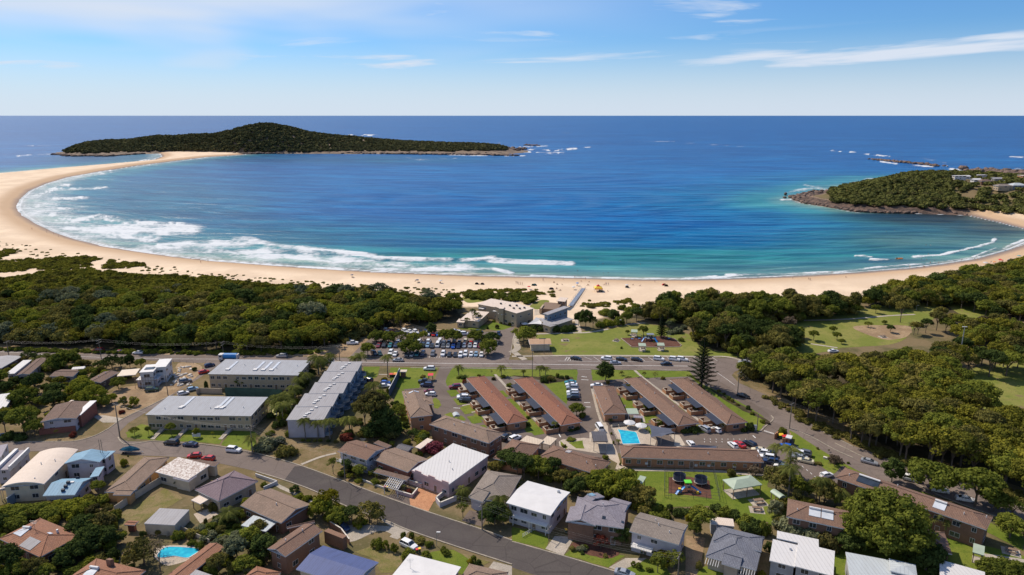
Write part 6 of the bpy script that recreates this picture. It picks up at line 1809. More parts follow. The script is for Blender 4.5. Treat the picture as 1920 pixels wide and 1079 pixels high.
# motel grounds
T(T3, (700,375,68,165, 'tall', 'dark'),(485,640,62,95, 'broad', 'green'),(530,650,30,50, 'bush', 'green'),(370,360,22,28, 'bush', 'dark'),(240,385,40,44, 'bush', 'dark'),(290,375,40,44, 'bush', 'olive'),(340,350,20,35, 'bush', 'green'),(410,358,22,26, 'bush', 'dark'),(90,345,16,50, 'airy', 'green'),
  (870,460,28,60, 'broad', 'olive'),(1015,590,40,60, 'bush', 'green'),(1215,455,30,45, 'bush', 'green'),(1380,585,30,45, 'bush', 'green'),(1100,710,35,50, 'bush', 'green'),(720,400,20,36, 'bush', 'olive'),(990,350,18,40, 'airy', 'olive'),(1070,355,34,50, 'bare', 'olive'),(1130,365,22,26, 'bush', 'olive'),(820,335,20,30, 'airy', 'olive'),
  (1360,755,60,50, 'bush', 'dark'),(1300,765,40,40, 'bush', 'dark'),(1785,750,34,75, 'bush', 'dark'),(1740,760,26,40, 'bush', 'dark'),(1580,760,30,70, 'bare', 'olive'),(430,745,50,40, 'bush', 'dark'),(480,740,40,36, 'bush', 'dark'),(340,745,22,48, 'bush', 'dark'),(160,590,22,55, 'bush', 'dark'),(60,450,22,40, 'bush', 'dark'),(130,470,20,30, 'bush', 'green'),(300,740,20,30, 'bush', 'green'),(100,715,44,34, 'bush', 'dark'),(50,725,40,34, 'bush', 'dark'),(120,660,18,26, 'bush', 'green'),
  (1625,520,22,32, 'bush', 'green'),(1650,535,20,28, 'bush', 'olive'),(1590,480,16,20, 'bush', 'olive'),(1770,590,22,34, 'bush', 'dark'),(1800,630,22,26, 'bush', 'green'),(1880,690,28,26, 'bush', 'green'),(1550,460,18,22, 'bush', 'olive'),(1420,440,20,24, 'bush', 'green'),(1690,560,18,20, 'bush', 'olive'),(1915,700,24,26, 'bush', 'bare'),(440,820,46,18, 'bush', 'green'),(390,870,22,20, 'bush', 'olive'),(700,960,30,30, 'bush', 'bright'),(760,850,10,30, 'bush', 'green'),(745,780,10,26, 'bush', 'green'),(940,440,22,30, 'bush', 'dark'),(810,1010,10,26, 'bush', 'green'))
T(T2, (1560,395,24,30, 'ball', 'red'),(1620,445,26,36, 'bush', 'olive'),(1725,595,36,56, 'bush', 'green'),(1840,735,24,50, 'bush', 'dark'),(1555,360,30,22, 'bush', 'dark'),(1520,358,20,18, 'bush', 'green'),(1670,340,16,16, 'bush', 'bright'),(1780,370,20,24, 'bush', 'olive'),(1850,355,26,26, 'bush', 'green'),(1900,420,30,30, 'bush', 'green'),(1765,330,10,30, 'airy', 'bare'))
# the tall dark tree and gardens round the stepped flats
T(T2, (880,760,120,300, 'broad', 'olive'),(960,780,130,230, 'tall', 'dark'),(820,740,90,230, 'broad', 'olive'),(1070,740,78,190, 'airy', 'green'),(930,640,90,190, 'broad', 'green'),(1010,790,110,130, 'broad', 'dark'),(880,810,90,120, 'broad', 'dark'),
  (1250,820,60,88, 'bush', 'bright'),(680,815,62,55, 'bush', 'red'),(700,790,55,50, 'bush', 'green'),(1340,905,92,92, 'bush', 'pink'),(1220,940,40,40, 'bush', 'green'),(1130,850,30,36, 'bush', 'bright'),(230,940,84,96, 'bush', 'olive'),(70,880,100,90, 'bush', 'grey'),(170,850,60,60, 'bush', 'grey'),(110,780,40,36, 'bush', 'bright'),
  (350,828,18,18, 'ball', 'green'),(395,830,18,18, 'ball', 'green'),(480,830,22,20, 'ball', 'green'),(540,835,20,18, 'ball', 'dark'),(600,838,20,18, 'ball', 'olive'),(440,830,20,16, 'bush', 'olive'),(200,720,34,60, 'bush', 'dark'),(250,790,40,60, 'bush', 'green'),(150,730,34,60, 'bush', 'dark'),(560,680,40,70, 'bush', 'dark'),(960,385,30,40, 'bush', 'yellow'),(990,470,20,60, 'bush', 'green'),(1020,400,20,40, 'bush', 'green'),(1160,720,10,30, 'bush', 'yellow'),
  (80,370,60,90, 'airy', 'green'),(20,400,30,90, 'airy', 'green'),(410,350,50,60, 'broad', 'dark'),(360,430,50,60, 'broad', 'dark'),(320,500,40,60, 'broad', 'dark'),(120,160,40,34, 'bush', 'bright'),(300,150,70,60, 'broad', 'dark'),(1250,350,0.1 + 26,20, 'bush', 'olive'))
T(T1, (1800,425,60,90, 'airy', 'bright'),(1890,425,36,90, 'airy', 'bright'),(1700,430,30,50, 'bush', 'olive'),(1545,435,20,70, 'bush', 'dark'),
  (1285,785,40,92, 'broad', 'green'),(1475,800,26,80, 'tall', 'bright'),(1115,785,28,66, 'broad', 'green'),(1595,795,14,36, 'airy', 'bright'),(1010,785,40,62, 'airy', 'green'),(1775,812,10,36, 'airy', 'dark'),
  (925,560,34,78, 'ball', 'bright'),(1008,562,38,82, 'ball', 'bright'),(972,585,22,32, 'bush', 'olive'),(915,620,26,30, 'bush', 'red'),(840,540,44,66, 'broad', 'bright'),(430,808,20,66, 'airy', 'olive'),(548,795,28,48, 'bush', 'red'),(1460,300,22,34, 'bush', 'dark'),(960,945,8,16, 'bush', 'green'),
  (475,280,118,130, 'broad', 'green'),(410,300,80,90, 'broad', 'green'),(560,260,50,70, 'broad', 'olive'),(210,245,44,90, 'airy', 'dark'),(265,245,40,80, 'airy', 'dark'),(840,285,80,100, 'airy', 'dark'),(760,290,60,70, 'airy', 'dark'),(910,285,60,90, 'airy', 'dark'),(975,280,44,112, 'tall', 'dark'),(1060,290,46,80, 'broad', 'green'),
  (270,470,78,150, 'broad', 'dark'),(170,450,56,70, 'bush', 'bright'),(420,490,85,100, 'broad', 'dark'),(410,590,90,140, 'broad', 'dark'),(620,520,105,160, 'broad', 'bright'),(700,560,110,150, 'broad', 'bright'),(560,560,60,80, 'broad', 'bright'),(760,580,80,100, 'broad', 'green'),(890,440,60,90, 'broad', 'green'),(620,360,46,70, 'broad', 'green'),(960,360,34,40, 'bush', 'green'),
  (180,560,100,130, 'broad', 'green'),(60,470,60,90, 'broad', 'dark'),(10,430,70,130, 'broad', 'green'),(80,500,60,60, 'bush', 'dark'),(180,760,110,190, 'broad', 'green'),(40,760,80,150, 'broad', 'dark'),(260,790,70,120, 'broad', 'green'),(310,760,40,110, 'airy', 'olive'),(70,810,70,60, 'bush', 'dark'),(150,815,60,50, 'bush', 'dark'),(320,540,50,60, 'bush', 'red'),(120,390,60,50, 'bush', 'dark'),(680,300,30,40, 'bush', 'yellow'),(600,320,40,40, 'bush', 'olive'),(-40,560,60,90, 'broad', 'dark'))
# lower left gardens
T(B1, (745,480,52,110, 'broad', 'green'),(775,530,72,60, 'bush', 'green'),(690,570,50,60, 'bush', 'bright'),(930,255,34,60, 'bush', 'bright'),(560,605,110,95, 'broad', 'bright'),(430,615,105,90, 'broad', 'bright'),(300,640,110,100, 'broad', 'green'),(170,660,110,105, 'broad', 'green'),(60,680,110,110, 'broad', 'green'),(640,620,85,90, 'broad', 'bright'),(100,740,100,100, 'broad', 'green'),(0,740,80,120, 'broad', 'dark'),(380,660,100,90, 'broad', 'green'),
  (640,800,130,170, 'broad', 'dark'),(760,780,110,160, 'broad', 'olive'),(840,720,60,110, 'airy', 'dark'),(720,900,130,180, 'broad', 'dark'),(560,980,110,150, 'broad', 'dark'),(860,850,60,90, 'broad', 'olive'),(840,950,70,90, 'bush', 'dark'),(480,1030,80,110, 'broad', 'dark'),
  (60,1079,120,210, 'broad', 'dark'),(140,1110,90,140, 'broad', 'green'),(270,1100,90,150, 'airy', 'olive'),(350,1110,70,110, 'broad', 'green'),(-30,1100,90,210, 'broad', 'green'),
  (1080,1000,130,190, 'airy', 'olive'),(1150,940,120,150, 'bare', 'bare'),(1010,1020,80,130, 'broad', 'olive'),(1210,1079,60,260, 'bare', 'bare'),(1340,810,50,80, 'bush', 'green'),(1075,790,30,60, 'bush', 'dark'),(1190,775,28,50, 'bush', 'olive'),(1450,780,70,60, 'bush', 'olive'),(1560,800,80,60, 'bush', 'grey'),(1640,840,70,60, 'bush', 'grey'),(1500,880,40,60, 'bush', 'green'),(1440,850,40,40, 'bush', 'green'),
  (1600,590,46,70, 'bush', 'olive'),(1845,560,50,70, 'bush', 'bright'),(1700,700,70,50, 'bush', 'dark'),(1600,730,80,40, 'bush', 'dark'),(1620,670,30,50, 'bush', 'green'),(1780,960,110,170, 'broad', 'grey'),(1880,900,90,170, 'broad', 'green'),(1640,1060,70,140, 'broad', 'olive'),(1850,1079,90,140, 'broad', 'green'),(1740,1050,60,100, 'bush', 'olive'),(1580,1079,60,100, 'bush', 'green'),(1540,690,20,50, 'bush', 'olive'),(1340,410,30,50, 'airy', 'dark'))
# lower middle
T(B2, (580,320,46,120, 'airy', 'green'),(680,320,40,110, 'broad', 'dark'),(780,340,56,90, 'broad', 'green'),(710,300,50,80, 'bush', 'dark'),(895,392,30,48, 'ball', 'green'),(930,330,60,70, 'bush', 'green'),(1105,450,20,50, 'airy', 'green'),(1140,460,30,30, 'bush', 'red'),(290,455,40,54, 'ball', 'dark'),(320,500,44,36, 'bush', 'bright'),(385,515,40,38, 'bush', 'bright'),(60,410,30,36, 'bush', 'green'),
  (550,610,110,170, 'airy', 'yellow'),(500,640,90,150, 'broad', 'bright'),(450,640,60,80, 'broad', 'green'),(620,680,100,120, 'broad', 'green'),(720,690,60,130, 'broad', 'dark'),(850,680,110,140, 'airy', 'olive'),(780,710,60,70, 'bush', 'bright'),(540,660,50,50, 'bush', 'bright'),(750,700,40,60, 'bush', 'yellow'),(910,690,60,110, 'broad', 'olive'),
  (1105,800,26,62, 'bush', 'bright'),(1165,800,24,52, 'bush', 'bright'),(1220,830,60,40, 'bush', 'olive'),(1300,860,40,50, 'bush', 'green'),(975,885,32,78, 'ball', 'bright'),(1038,905,32,76, 'ball', 'bright'),(910,870,56,80, 'bush', 'green'),(1140,940,56,70, 'bush', 'green'),(1275,945,42,46, 'ball', 'bright'),(1405,905,26,46, 'ball', 'bright'),(1430,925,36,40, 'ball', 'green'),(1630,985,26,60, 'tall', 'bright'),(1600,990,30,40, 'bush', 'yellow'),(1665,1005,30,44, 'ball', 'dark'),
  (1550,645,50,110, 'airy', 'green'),(1790,700,100,160, 'broad', 'dark'),(1740,690,80,110, 'broad', 'dark'),(1850,700,80,130, 'broad', 'green'),(1560,500,20,30, 'bush', 'dark'),(30,780,80,110, 'broad', 'olive'),(60,960,110,210, 'tall', 'dark'),(10,880,60,100, 'broad', 'dark'),(1900,260,110,130, 'broad', 'dark'),(1800,290,60,70, 'broad', 'olive'),(20,1010,50,60, 'bush', 'dark'))
# behind the white house and along the motel lodge
T(B3, (40,330,90,170, 'broad', 'dark'),(90,370,70,190, 'broad', 'dark'),(200,360,100,170, 'broad', 'green'),(300,350,80,150, 'broad', 'dark'),(150,340,60,160, 'airy', 'green'),(370,400,80,120, 'airy', 'olive'),(520,390,70,80, 'broad', 'olive'),(470,470,90,120, 'broad', 'dark'),(440,440,60,90, 'bush', 'green'),
  (690,450,130,160, 'broad', 'bright'),(800,480,160,190, 'broad', 'bright'),(640,400,70,110, 'broad', 'bright'),(740,470,120,130, 'broad', 'green'),(900,540,110,140, 'broad', 'olive'),(1000,560,100,140, 'broad', 'olive'),(960,580,80,90, 'bush', 'green'),(1180,600,32,60, 'ball', 'dark'),(1240,630,50,60, 'bush', 'dark'),(1300,620,50,50, 'bush', 'dark'),(1150,650,50,60, 'bush', 'green'),(1080,600,60,60, 'bush', 'green'),(1040,610,50,60, 'bush', 'green'),
  (1410,770,100,200, 'broad', 'green'),(1320,740,34,130, 'tall', 'yellow'),(1360,800,60,120, 'broad', 'green'),(1530,600,60,60, 'bush', 'dark'),(1600,630,66,76, 'bush', 'green'),(1680,660,70,80, 'bush', 'dark'),(1750,700,70,90, 'bush', 'green'),(1820,750,70,110, 'bush', 'dark'),(1760,760,60,90, 'bush', 'dark'),(1890,770,60,110, 'bush', 'green'),
  (820,850,66,160, 'tall', 'dark'),(665,880,62,100, 'airy', 'red'),(450,890,30,36, 'bush', 'olive'),(520,890,40,40, 'bush', 'grey'),(555,880,22,40, 'bush', 'green'),(525,915,22,24, 'bush', 'dark'),(1130,990,80,90, 'broad', 'yellow'),(1090,1060,70,140, 'broad', 'green'),(1210,1030,80,130, 'airy', 'green'),(910,1010,24,40, 'ball', 'green'),(950,1030,30,50, 'ball', 'green'),(1030,1045,30,30, 'bush', 'green'),(1640,335,36,70, 'bush', 'olive'),(1820,330,66,70, 'airy', 'bare'),(1665,310,14,60, 'airy', 'yellow'),(1870,1090,40,50, 'bush', 'yellow'),(1400,1030,30,70, 'bush', 'olive'),(60,460,30,60, 'bush', 'green'),(700,940,24,22, 'bush', 'olive'))
# lower right
T(B4, (925,380,84,210, 'tall', 'dark'),(1215,455,170,215, 'canopy', 'green'),(1550,565,170,270, 'canopy', 'green'),(1690,600,110,150, 'canopy', 'green'),(1810,800,120,170, 'broad', 'green'),(1820,650,90,150, 'airy', 'green'),(860,900,300,420, 'broad', 'green'),(1050,870,170,250, 'airy', 'bright'),(700,880,180,250, 'broad', 'green'),(820,640,110,200, 'broad', 'green'),(620,900,120,140, 'broad', 'dark'),(1180,1040,160,190, 'broad', 'dark'),(1080,1020,110,160, 'broad', 'dark'),(1300,900,40,90, 'airy', 'dark'),
  (60,440,110,170, 'broad', 'olive'),(210,460,100,120, 'broad', 'green'),(420,540,110,180, 'broad', 'olive'),(360,520,90,150, 'broad', 'green'),(500,560,90,140, 'broad', 'green'),(50,640,60,140, 'tall', 'grey'),(120,750,100,120, 'bush', 'grey'),(220,800,110,120, 'bush', 'grey'),(330,850,110,130, 'bush', 'grey'),(430,880,100,130, 'bush', 'olive'),(500,260,60,80, 'airy', 'bare'),(940,560,80,140, 'broad', 'dark'),
  (1680,1079,110,120, 'broad', 'green'),(1800,1090,110,120, 'broad', 'green'),(1910,1100,90,110, 'broad', 'dark'),(1910,800,60,90, 'airy', 'olive'),(370,135,12,20, 'bush', 'olive'),(375,250,30,26, 'bush', 'olive'),(455,230,14,30, 'airy', 'olive'),(5,900,40,90, 'bush', 'dark'),(100,130,10,10, 'bush', 'olive'))
T(T4, (105,785,40,70, 'bush', 'green'),(600,1000,14,20, 'bush', 'green'),(455,910,10,20, 'airy', 'olive'))
# the woods: individuals first, the rest as one mass
wrs = np.random.RandomState(21)


def wood(poly, gap, rlo, rhi, hlo, hhi, label, group, kinds, mats, n_max=999, jit=.4):
 w = wpoly(poly)
 pts = scatter(wrs, w, gap, jit)
 pts.sort(key=lambda p: math.hypot(*p))
 for p in pts[:n_max]:
  rr = wrs.uniform(rlo, rhi); kd = kinds[wrs.randint(len(kinds))]; mt = 'leaf_' + mats[wrs.randint(len(mats))]
  tree(p[0], p[1], rr, wrs.uniform(hlo, hhi) * (.85 + .3 * rr / rhi), kd, mt, f'{"wider" if rr > (rlo + rhi) / 2 else "narrower"} {KIND[kd][1]} {COLW[mt]} {label}', group)
 return pts[n_max:]


W_ = ['leaf_wood', 'leaf_olive', 'leaf_green']
def planted(name, label, pts, rlo, rhi, hlo, hhi, kinds, mats, extra=()):
 n = len(pts); rd = wrs.uniform(rlo, rhi, n); grove(name, label, pts, rd, wrs.uniform(hlo, hhi, n) * (.85 + .3 * rd / rhi), kinds, mats)


rest = wood([(1398,704),(1430,730),(1452,752),(1500,786),(1560,816),(1620,842),(1690,868),(1760,890),(1850,908),(1940,950),(2010,975),(2010,880),(1900,840),(1868,805),(1846,790),(1826,768),(1806,735),(1765,712),(1700,702),(1640,706),(1560,712),(1490,708),(1430,704)], 6.3,4.2,6.4,8.5,12.0, 'tree of the wood beside the bending road', 'trees of the wood beside the bending road', ['canopy', 'canopy', 'broad', 'airy'], ['wood', 'wood', 'wood', 'olive', 'green'], 90)
planted('dense_wood', 'dense green wood inside the bend of the road, rear part towards the park', rest, 4.2,6.4,8.5,12, ['canopy', 'broad'], W_)
wood([(1385,698),(1400,696),(1450,700),(1470,712),(1440,728),(1400,712)], 5.5,3.0,4.2,4.5,6.5, 'shrubby tree at the road corner opposite the tall pine', 'shrubby trees at the road corner', ['broad', 'bush'], ['grey', 'green', 'olive'])
rest = wood([(1205,604),(1230,588),(1300,582),(1400,585),(1500,586),(1590,582),(1612,590),(1560,600),(1480,604),(1400,610),(1300,606),(1240,612)], 6.6,3.9,5.8,7.5,10.5, 'tree of the wood between park and beach', 'trees of the wood between park and beach', ['broad', 'tall', 'airy', 'broad'], ['olive', 'green', 'dark', 'olive'], 22)
planted('beach_wood', 'dark olive wood between the park and the beach, seaward part', rest, 3.9,5.8,7.5,10.5, ['broad', 'tall'], ['leaf_olive', 'leaf_green', 'leaf_dark'])
wood([(1292,640),(1312,626),(1380,624),(1440,626),(1500,634),(1500,660),(1470,675),(1400,672),(1340,656)], 6.0,4.2,5.8,9,12.0, 'tree of the grove beside the park playground', 'trees of the grove beside the playground park', ['broad', 'broad', 'airy', 'tall'], ['olive', 'green', 'dark'], 30)
rest = wood([(1622,572),(1650,556),(1700,548),(1760,540),(1840,522),(1920,505),(2010,488),(2010,606),(1920,610),(1860,600),(1790,580),(1720,578),(1650,580)], 7.2,4.2,6.8,6,9.5, 'tree of the wood at the beach far end', 'trees of the coastal wood at the far end of the beach', ['canopy', 'broad', 'broad', 'airy'], ['olive', 'green', 'wood', 'dark'], 28)
planted('coastal_wood', 'green coastal wood above the far right end of the beach', rest, 4.2,6.8,6,9.5, ['canopy', 'broad'], W_ + ['leaf_dark'])
wood([(1800,640),(1850,625),(1930,618),(1980,605),(1980,690),(1930,675),(1850,665),(1810,668)], 7.6,4.5,6.8,7,10, 'tree of the wood behind the playing field', 'trees behind the playing field', ['broad', 'airy', 'broad'], ['olive', 'green', 'wood'], 26)
wood([(1735,692),(1750,676),(1800,672),(1850,684),(1930,688),(1960,692),(1950,706),(1850,710),(1790,714),(1750,706)], 6.6,4.0,6.0,7.5,10.5, 'tree of the belt between park and playing field', 'trees between the right park and the playing field', ['broad', 'airy', 'canopy'], ['olive', 'green', 'dark', 'wood'])
rest = wood([(-60,648),(0,645),(147,654),(280,656),(400,660),(520,662),(600,655),(640,645),(652,640),(700,622),(760,616),(815,606),(862,590),(850,578),(742,566),(600,560),(480,562),(330,560),(200,560),(0,560),(-60,560)], 7.0,4.4,6.8,6.0,9.6, 'tree of the coastal bush above the main road', 'trees of the coastal bush between road and beach', ['canopy', 'canopy', 'broad', 'bush', 'airy'], ['wood', 'green', 'olive', 'wood', 'bright', 'dark'], 80)
planted('coastal_bush', 'thick coastal bush between the main road and the dunes', rest, 3.2,8.2,4.8,9.8, ['canopy', 'broad', 'bush', 'airy'], W_ + ['leaf_dark', 'leaf_bright', 'leaf_olive', 'leaf_grey'])
for nm, lb, poly, gap, a_, b2 in (('wood_undergrowth', 'dense low growth under the wood between the park and the beach', [(1200,606),(1225,584),(1300,572),(1500,574),(1600,574),(1618,590),(1560,602),(1480,606),(1400,612),(1300,608)], 4.4,2.6,4.4),
        ('grove_undergrowth', 'dense low growth under the grove beside the park playground', [(1290,640),(1312,622),(1440,618),(1505,632),(1505,662),(1470,676),(1400,672),(1340,656)], 4.4,2.0,3.6),
        ('wood_undergrowth', 'low growth under the wood at the far end of the beach', [(1622,576),(1650,552),(1760,536),(1920,500),(1990,490),(1990,560),(1920,575),(1790,575),(1700,580)], 5.0,2.8,4.6)):
 pts = scatter(wrs, wpoly(poly), gap)
 planted(nm, lb, pts, a_, b2, a_ * 1.3, b2 * 1.5, ['bush', 'broad'], ['leaf_olive', 'leaf_green', 'leaf_wood'])
rs = np.random.RandomState(77)
pts = scatter(rs, wpoly([(-120,566),(480,566),(742,570),(862,582),(855,575),(742,556),(600,548),(480,540),(400,534),(330,526),(200,515),(120,506),(60,524),(0,530),(-120,530)]), 5.2)
V, F = far_crowns(rs, pts, rs.uniform(2.6,5.2, len(pts)), np.interp([p[1] for p in pts], [320,400,440], [2.6,1.4,.7]), 48,.15)
stuff('coastal_scrub', V, F, 'leaf_wood', 'low green scrub behind the dunes, in front of the curved beach')
# dune plants: mats and tufts thinning out on the sand
pts, rad = [], []
cand = scatter(rs, wpoly([(-60,520),(-60,455),(20,470),(90,478),(160,482),(240,492),(340,512),(480,535),(640,548),(742,552),(860,560),(862,572),(742,566),(480,548),(330,532),(120,512),(60,508)]), 3.4)
X_, Y_ = np.array([p[0] for p in cand]), np.array([p[1] for p in cand])
nzz = fbm(X_, Y_, 26,91,3)
for (x, y), v_ in zip(cand, nzz):
 sx, sy_ = SCR(x, y)
 lim = .50 if sx < 200 else .48
 if v_ > lim: pts.append((x, y)); rad.append(rs.uniform(1.8,4.2))
for _ in range(330):
 q_ = P((rs.uniform(-20,560), 0 * 1 + 560)); 
 sx = rs.uniform(-20,1000); sy_ = np.interp(sx, [0,120,250,400,560,740,1000], [462,482,500,522,538,548,556]) + rs.uniform(-10,10)
 p = P((sx, sy_)); pts.append((p.x, p.y)); rad.append(rs.uniform(.8,1.9))
for cx, cy, w_, h_, k in ((1120,572,30,5,22),(1170,566,16,4,16),(960,546,60,3,46),(880,552,30,3,20),(1000,552,30,5,26),(900,548,24,3,20)):
 for _ in range(k):
  p = P((cx + rs.normal() * w_ * .5, cy + rs.normal() * h_ * .5)); pts.append((p.x, p.y)); rad.append(rs.uniform(1.4,2.6))
zs = np.array([hz(*p) for p in pts])
V, F = far_crowns(rs, pts, np.array(rad), zs - np.array(rad) * .05,34,.13,.26)
stuff('dune_plants', V, F, 'leaf_wood', 'low mats of green dune plants on the sand behind the beach')
pts = scatter(rs, wpoly([(870,556),(935,552),(1000,556),(1010,566),(985,572),(940,562),(880,562)]), 3.6)
V, F = far_crowns(rs, pts, rs.uniform(2.2,3.4, len(pts)), np.full(len(pts), .5), 46,.15)
stuff('beach_hedge', V, F, 'leaf_green', 'dense green hedge between the surf club and the sand')
pts = scatter(rs, wpoly([(640,640),(655,628),(690,622),(690,610),(720,605),(700,624),(665,640),(650,650)]), 3.4)
V, F = far_crowns(rs, pts, rs.uniform(2.4,4.0, len(pts)), np.full(len(pts), .8), 50,.15)
stuff('roadside_scrub', V, F, 'leaf_olive', 'rounded olive scrub between the bush and the car park')
pts = [(P((x, np.interp(x, [-60,147,400,520,600], [655,661,664,665,662]))).x, P((x, np.interp(x, [-60,147,400,520,600], [655,661,664,665,662]))).y + rs.uniform(-1,2)) for x in rs.uniform(-60,600,260)]
V, F = far_crowns(rs, pts, rs.uniform(.8,2.0, len(pts)), np.full(len(pts), .2), 30,.16)
stuff('verge_scrub', V, F, 'leaf_green', 'rough weeds and low scrub along the road edge below the bush')
pts = [(P((x, y)).x + rs.normal() * 1.2, P((x, y)).y + rs.normal() * 1.2) for x in rs.uniform(1440,1940,260) for y in [np.interp(x, [1440,1500,1560,1620,1690,1760,1850,1940], [746,782,812,838,864,886,905,948])]]
V, F = far_crowns(rs, pts, rs.uniform(.7,1.8, len(pts)), np.full(len(pts), .2), 30,.16)
stuff('verge_scrub', V, F, 'leaf_olive', 'dry undergrowth along the foot of the dense wood beside the bending road')

# low greenery filling the yards between the named plants
def yard(name, label, poly, gap, rlo, rhi, mats, kinds=('bush',), keep=1.0):
 c_ = scatter(wrs, wpoly(poly), gap, .5); out = []
 for p in c_:
  if wrs.rand() > keep: continue
  if any(inside_wing(b, p, .6) for b in LAND): continue
  out.append(p)
 if out: planted(name, label, out, rlo, rhi, rlo * .9, rhi * 1.1, list(kinds), mats)


def inside_wing(b, p, m):
 for (q, L, W, zz, u, n) in b.wings:
  o = q(0,0,0); d = Vector((p[0] - o.x, p[1] - o.y, 0))
  x, y = d.dot(u), d.dot(n)
  if -m < x < L + m and -m < y < W + m: return True
 return False


yard('garden_shrubs', 'tangled garden greenery between the houses of the upper left street', [(0,690),(60,672),(150,680),(190,690),(215,715),(190,740),(165,765),(130,785),(0,800)], 3.6,1.5,3.0, W_ + ['leaf_dark', 'leaf_bright'], keep=.55)
yard('garden_shrubs', 'tangled garden greenery in the lower left backyards', [(0,960),(60,925),(190,935),(225,985),(240,1020),(250,1079),(200,1120),(0,1120)], 3.0,1.3,2.6, W_ + ['leaf_dark', 'leaf_bright'], keep=.7)
yard('garden_shrubs', 'mixed shrubs round the backyard pool gardens', [(330,990),(390,985),(470,960),(490,985),(490,1020),(480,1079),(440,1100),(410,1079),(420,1030),(380,1010)], 2.8,1.0,2.2, W_ + ['leaf_grey', 'leaf_bright'], keep=.6)
yard('garden_shrubs', 'shady shrubbery behind the stepped apartment block', [(650,800),(700,760),(760,760),(770,810),(800,830),(780,850),(700,830),(660,820)], 3.0,1.2,2.6, W_ + ['leaf_dark'], keep=.6)
yard('garden_shrubs', 'leafy gardens between the pink house and the motel lodge', [(935,865),(1000,880),(1080,900),(1150,905),(1260,960),(1230,985),(1160,960),(1100,920),(1000,895),(940,890)], 3.0,1.3,2.6, W_ + ['leaf_dark', 'leaf_bright'], keep=.7)
yard('garden_shrubs', 'shrubbery round the big spreading tree and the brown units', [(1450,930),(1560,950),(1600,990),(1700,1000),(1780,1020),(1760,1060),(1640,1040),(1560,1010),(1460,990)], 3.2,1.3,2.6, W_ + ['leaf_dark'], keep=.5)
yard('garden_shrubs', 'shrubs along the palms left of the stepped apartment block', [(500,800),(530,740),(570,690),(600,672),(620,672),(580,720),(550,770),(535,810)], 3.0,1.2,2.4, W_ + ['leaf_dark', 'leaf_bright'], keep=.6)
yard('garden_shrubs', 'low front garden plants below the brown balcony and porch houses', [(620,890),(660,880),(720,900),(740,920),(700,915),(650,900)], 2.2,.8,1.5, W_ + ['leaf_bright'], keep=.6)

# ---- palms and pines
def palm_meshes(seed):
 r_ = random.Random(seed)
 tb = MB(); x, y = 0,0
 for i in range(8):
  nx, ny = x + r_.uniform(-.012,.012), y + r_.uniform(-.012,.012)
  tb.tube((x, y, i / 8), (nx, ny, (i + 1) / 8), .028 - .0012 * i, .027 - .0012 * i, 7, caps=(i == 7)); x, y = nx, ny
 fm = MB()
 for i in range(17):
  a = 2 * PI * i / 17 + r_.uniform(-.2,.2); up = r_.choice((1.0,.7,.35,.0)); ln = r_.uniform(.85,1.1)
  prev = None
  d = Vector((math.cos(a), math.sin(a), 0)); sd = Vector((-d.y, d.x, 0))
  for k in range(8):
   t_ = k / 7
   p = d * (ln * t_) + Vector((0,0, up * t_ * .7 - (0.95 + .2 * up) * t_ * t_ * .75))
   w_ = .26 * math.sin(PI * min(1,.12 + t_ * .86)) + .01
   if prev:
    p0, w0 = prev
    for s_ in (-1,1):
     q = sd * s_
     # leaflets: slim separate blades along the rib
     for m_ in range(2):
      b0 = p0.lerp(p, m_ / 2); b1 = p0.lerp(p, m_ / 2 + .46)
      tip = (b0 + b1) / 2 + q * (w0 + w_) * .62 + d * .05 - Vector((0,0, (w0 + w_) * .42))
      fm.poly([b0, b1, tip])
    fm.poly([p0 - sd * .006, p - sd * .005, p + sd * .005, p0 + sd * .006])
   prev = (p, w_)
 return tb.mesh('trunk', 'palm_bark', True), fm.mesh('frond', 'leaf_palm')


PALM = [palm_meshes(i) for i in range(3)]


def palm(c, *items):
 for (x, y, hp, rp) in items:
  p = P(c(x, y)); s_ = (c(1,0)[0] - c(0,0)[0]) * math.hypot(p.y, CAMH) / FPX
  h = hp * s_ * 1.07; rr = rp * s_ * 1.2
  tall = 'tall' if h > 8 else 'short' if h < 4.5 else 'medium'
  o = thing('palm_tree', (p.x, p.y, 0), f'{tall} palm with drooping fronds {beside(p.x, p.y)}', 'palm tree', None, trs.uniform(0,6))
  tm, fm = trs.choice(PALM)
  wt = max(rr, 2.2)
  link('trunk', tm, o, None, None, (wt * 2.6, wt * 2.6, h))
  link('crown', fm, o, (0,0, h - .05), None, (rr, rr, rr * .95))


palm(T2, (372,812,150,54),(467,806,130,50),(556,815,150,60),(705,770,120,60),(722,776,100,46),(636,755,90,50),(790,310,130,52),(987,350,160,46),(745,300,100,50),(205,700,150,55),(180,650,150,60),(230,640,140,50),(240,590,120,56),(160,690,130,50),(470,330,130,80),(560,250,70,50),(885,480,90,66),(330,470,110,55),(375,430,110,60),(295,540,120,55),(490,300,90,50),(1520,335,66,38),(120,640,110,46),(270,660,130,46),(150,620,130,46),(520,640,80,50))
palm(T3, (208,340,72,36),(250,335,58,34),(85,340,40,22),(320,750,60,30),(-80,340,70,36),(870,400,50,30))
palm(T4, (45,1010,150,52),(150,1100,220,74),(155,1085,120,50))
palm(B4, (150,490,220,76),(380,545,190,60),(1320,750,150,100),(1095,580,90,60),(880,520,100,90),(530,570,130,70),(690,560,60,70))
palm(B2, (1550,500,70,56),(1555,510,50,50),(1830,600,110,80),(1760,620,80,60))
palm(B1, (1725,690,90,80),(1860,640,40,30))
palm(T1, (330,245,60,56),(1890,905,110,60),(270,250,50,46))
palm(B3, (150,330,110,60),(20,440,60,60),(720,290,30,20))
palm(Q3, (200,170,40,34),(315,500,60,40))
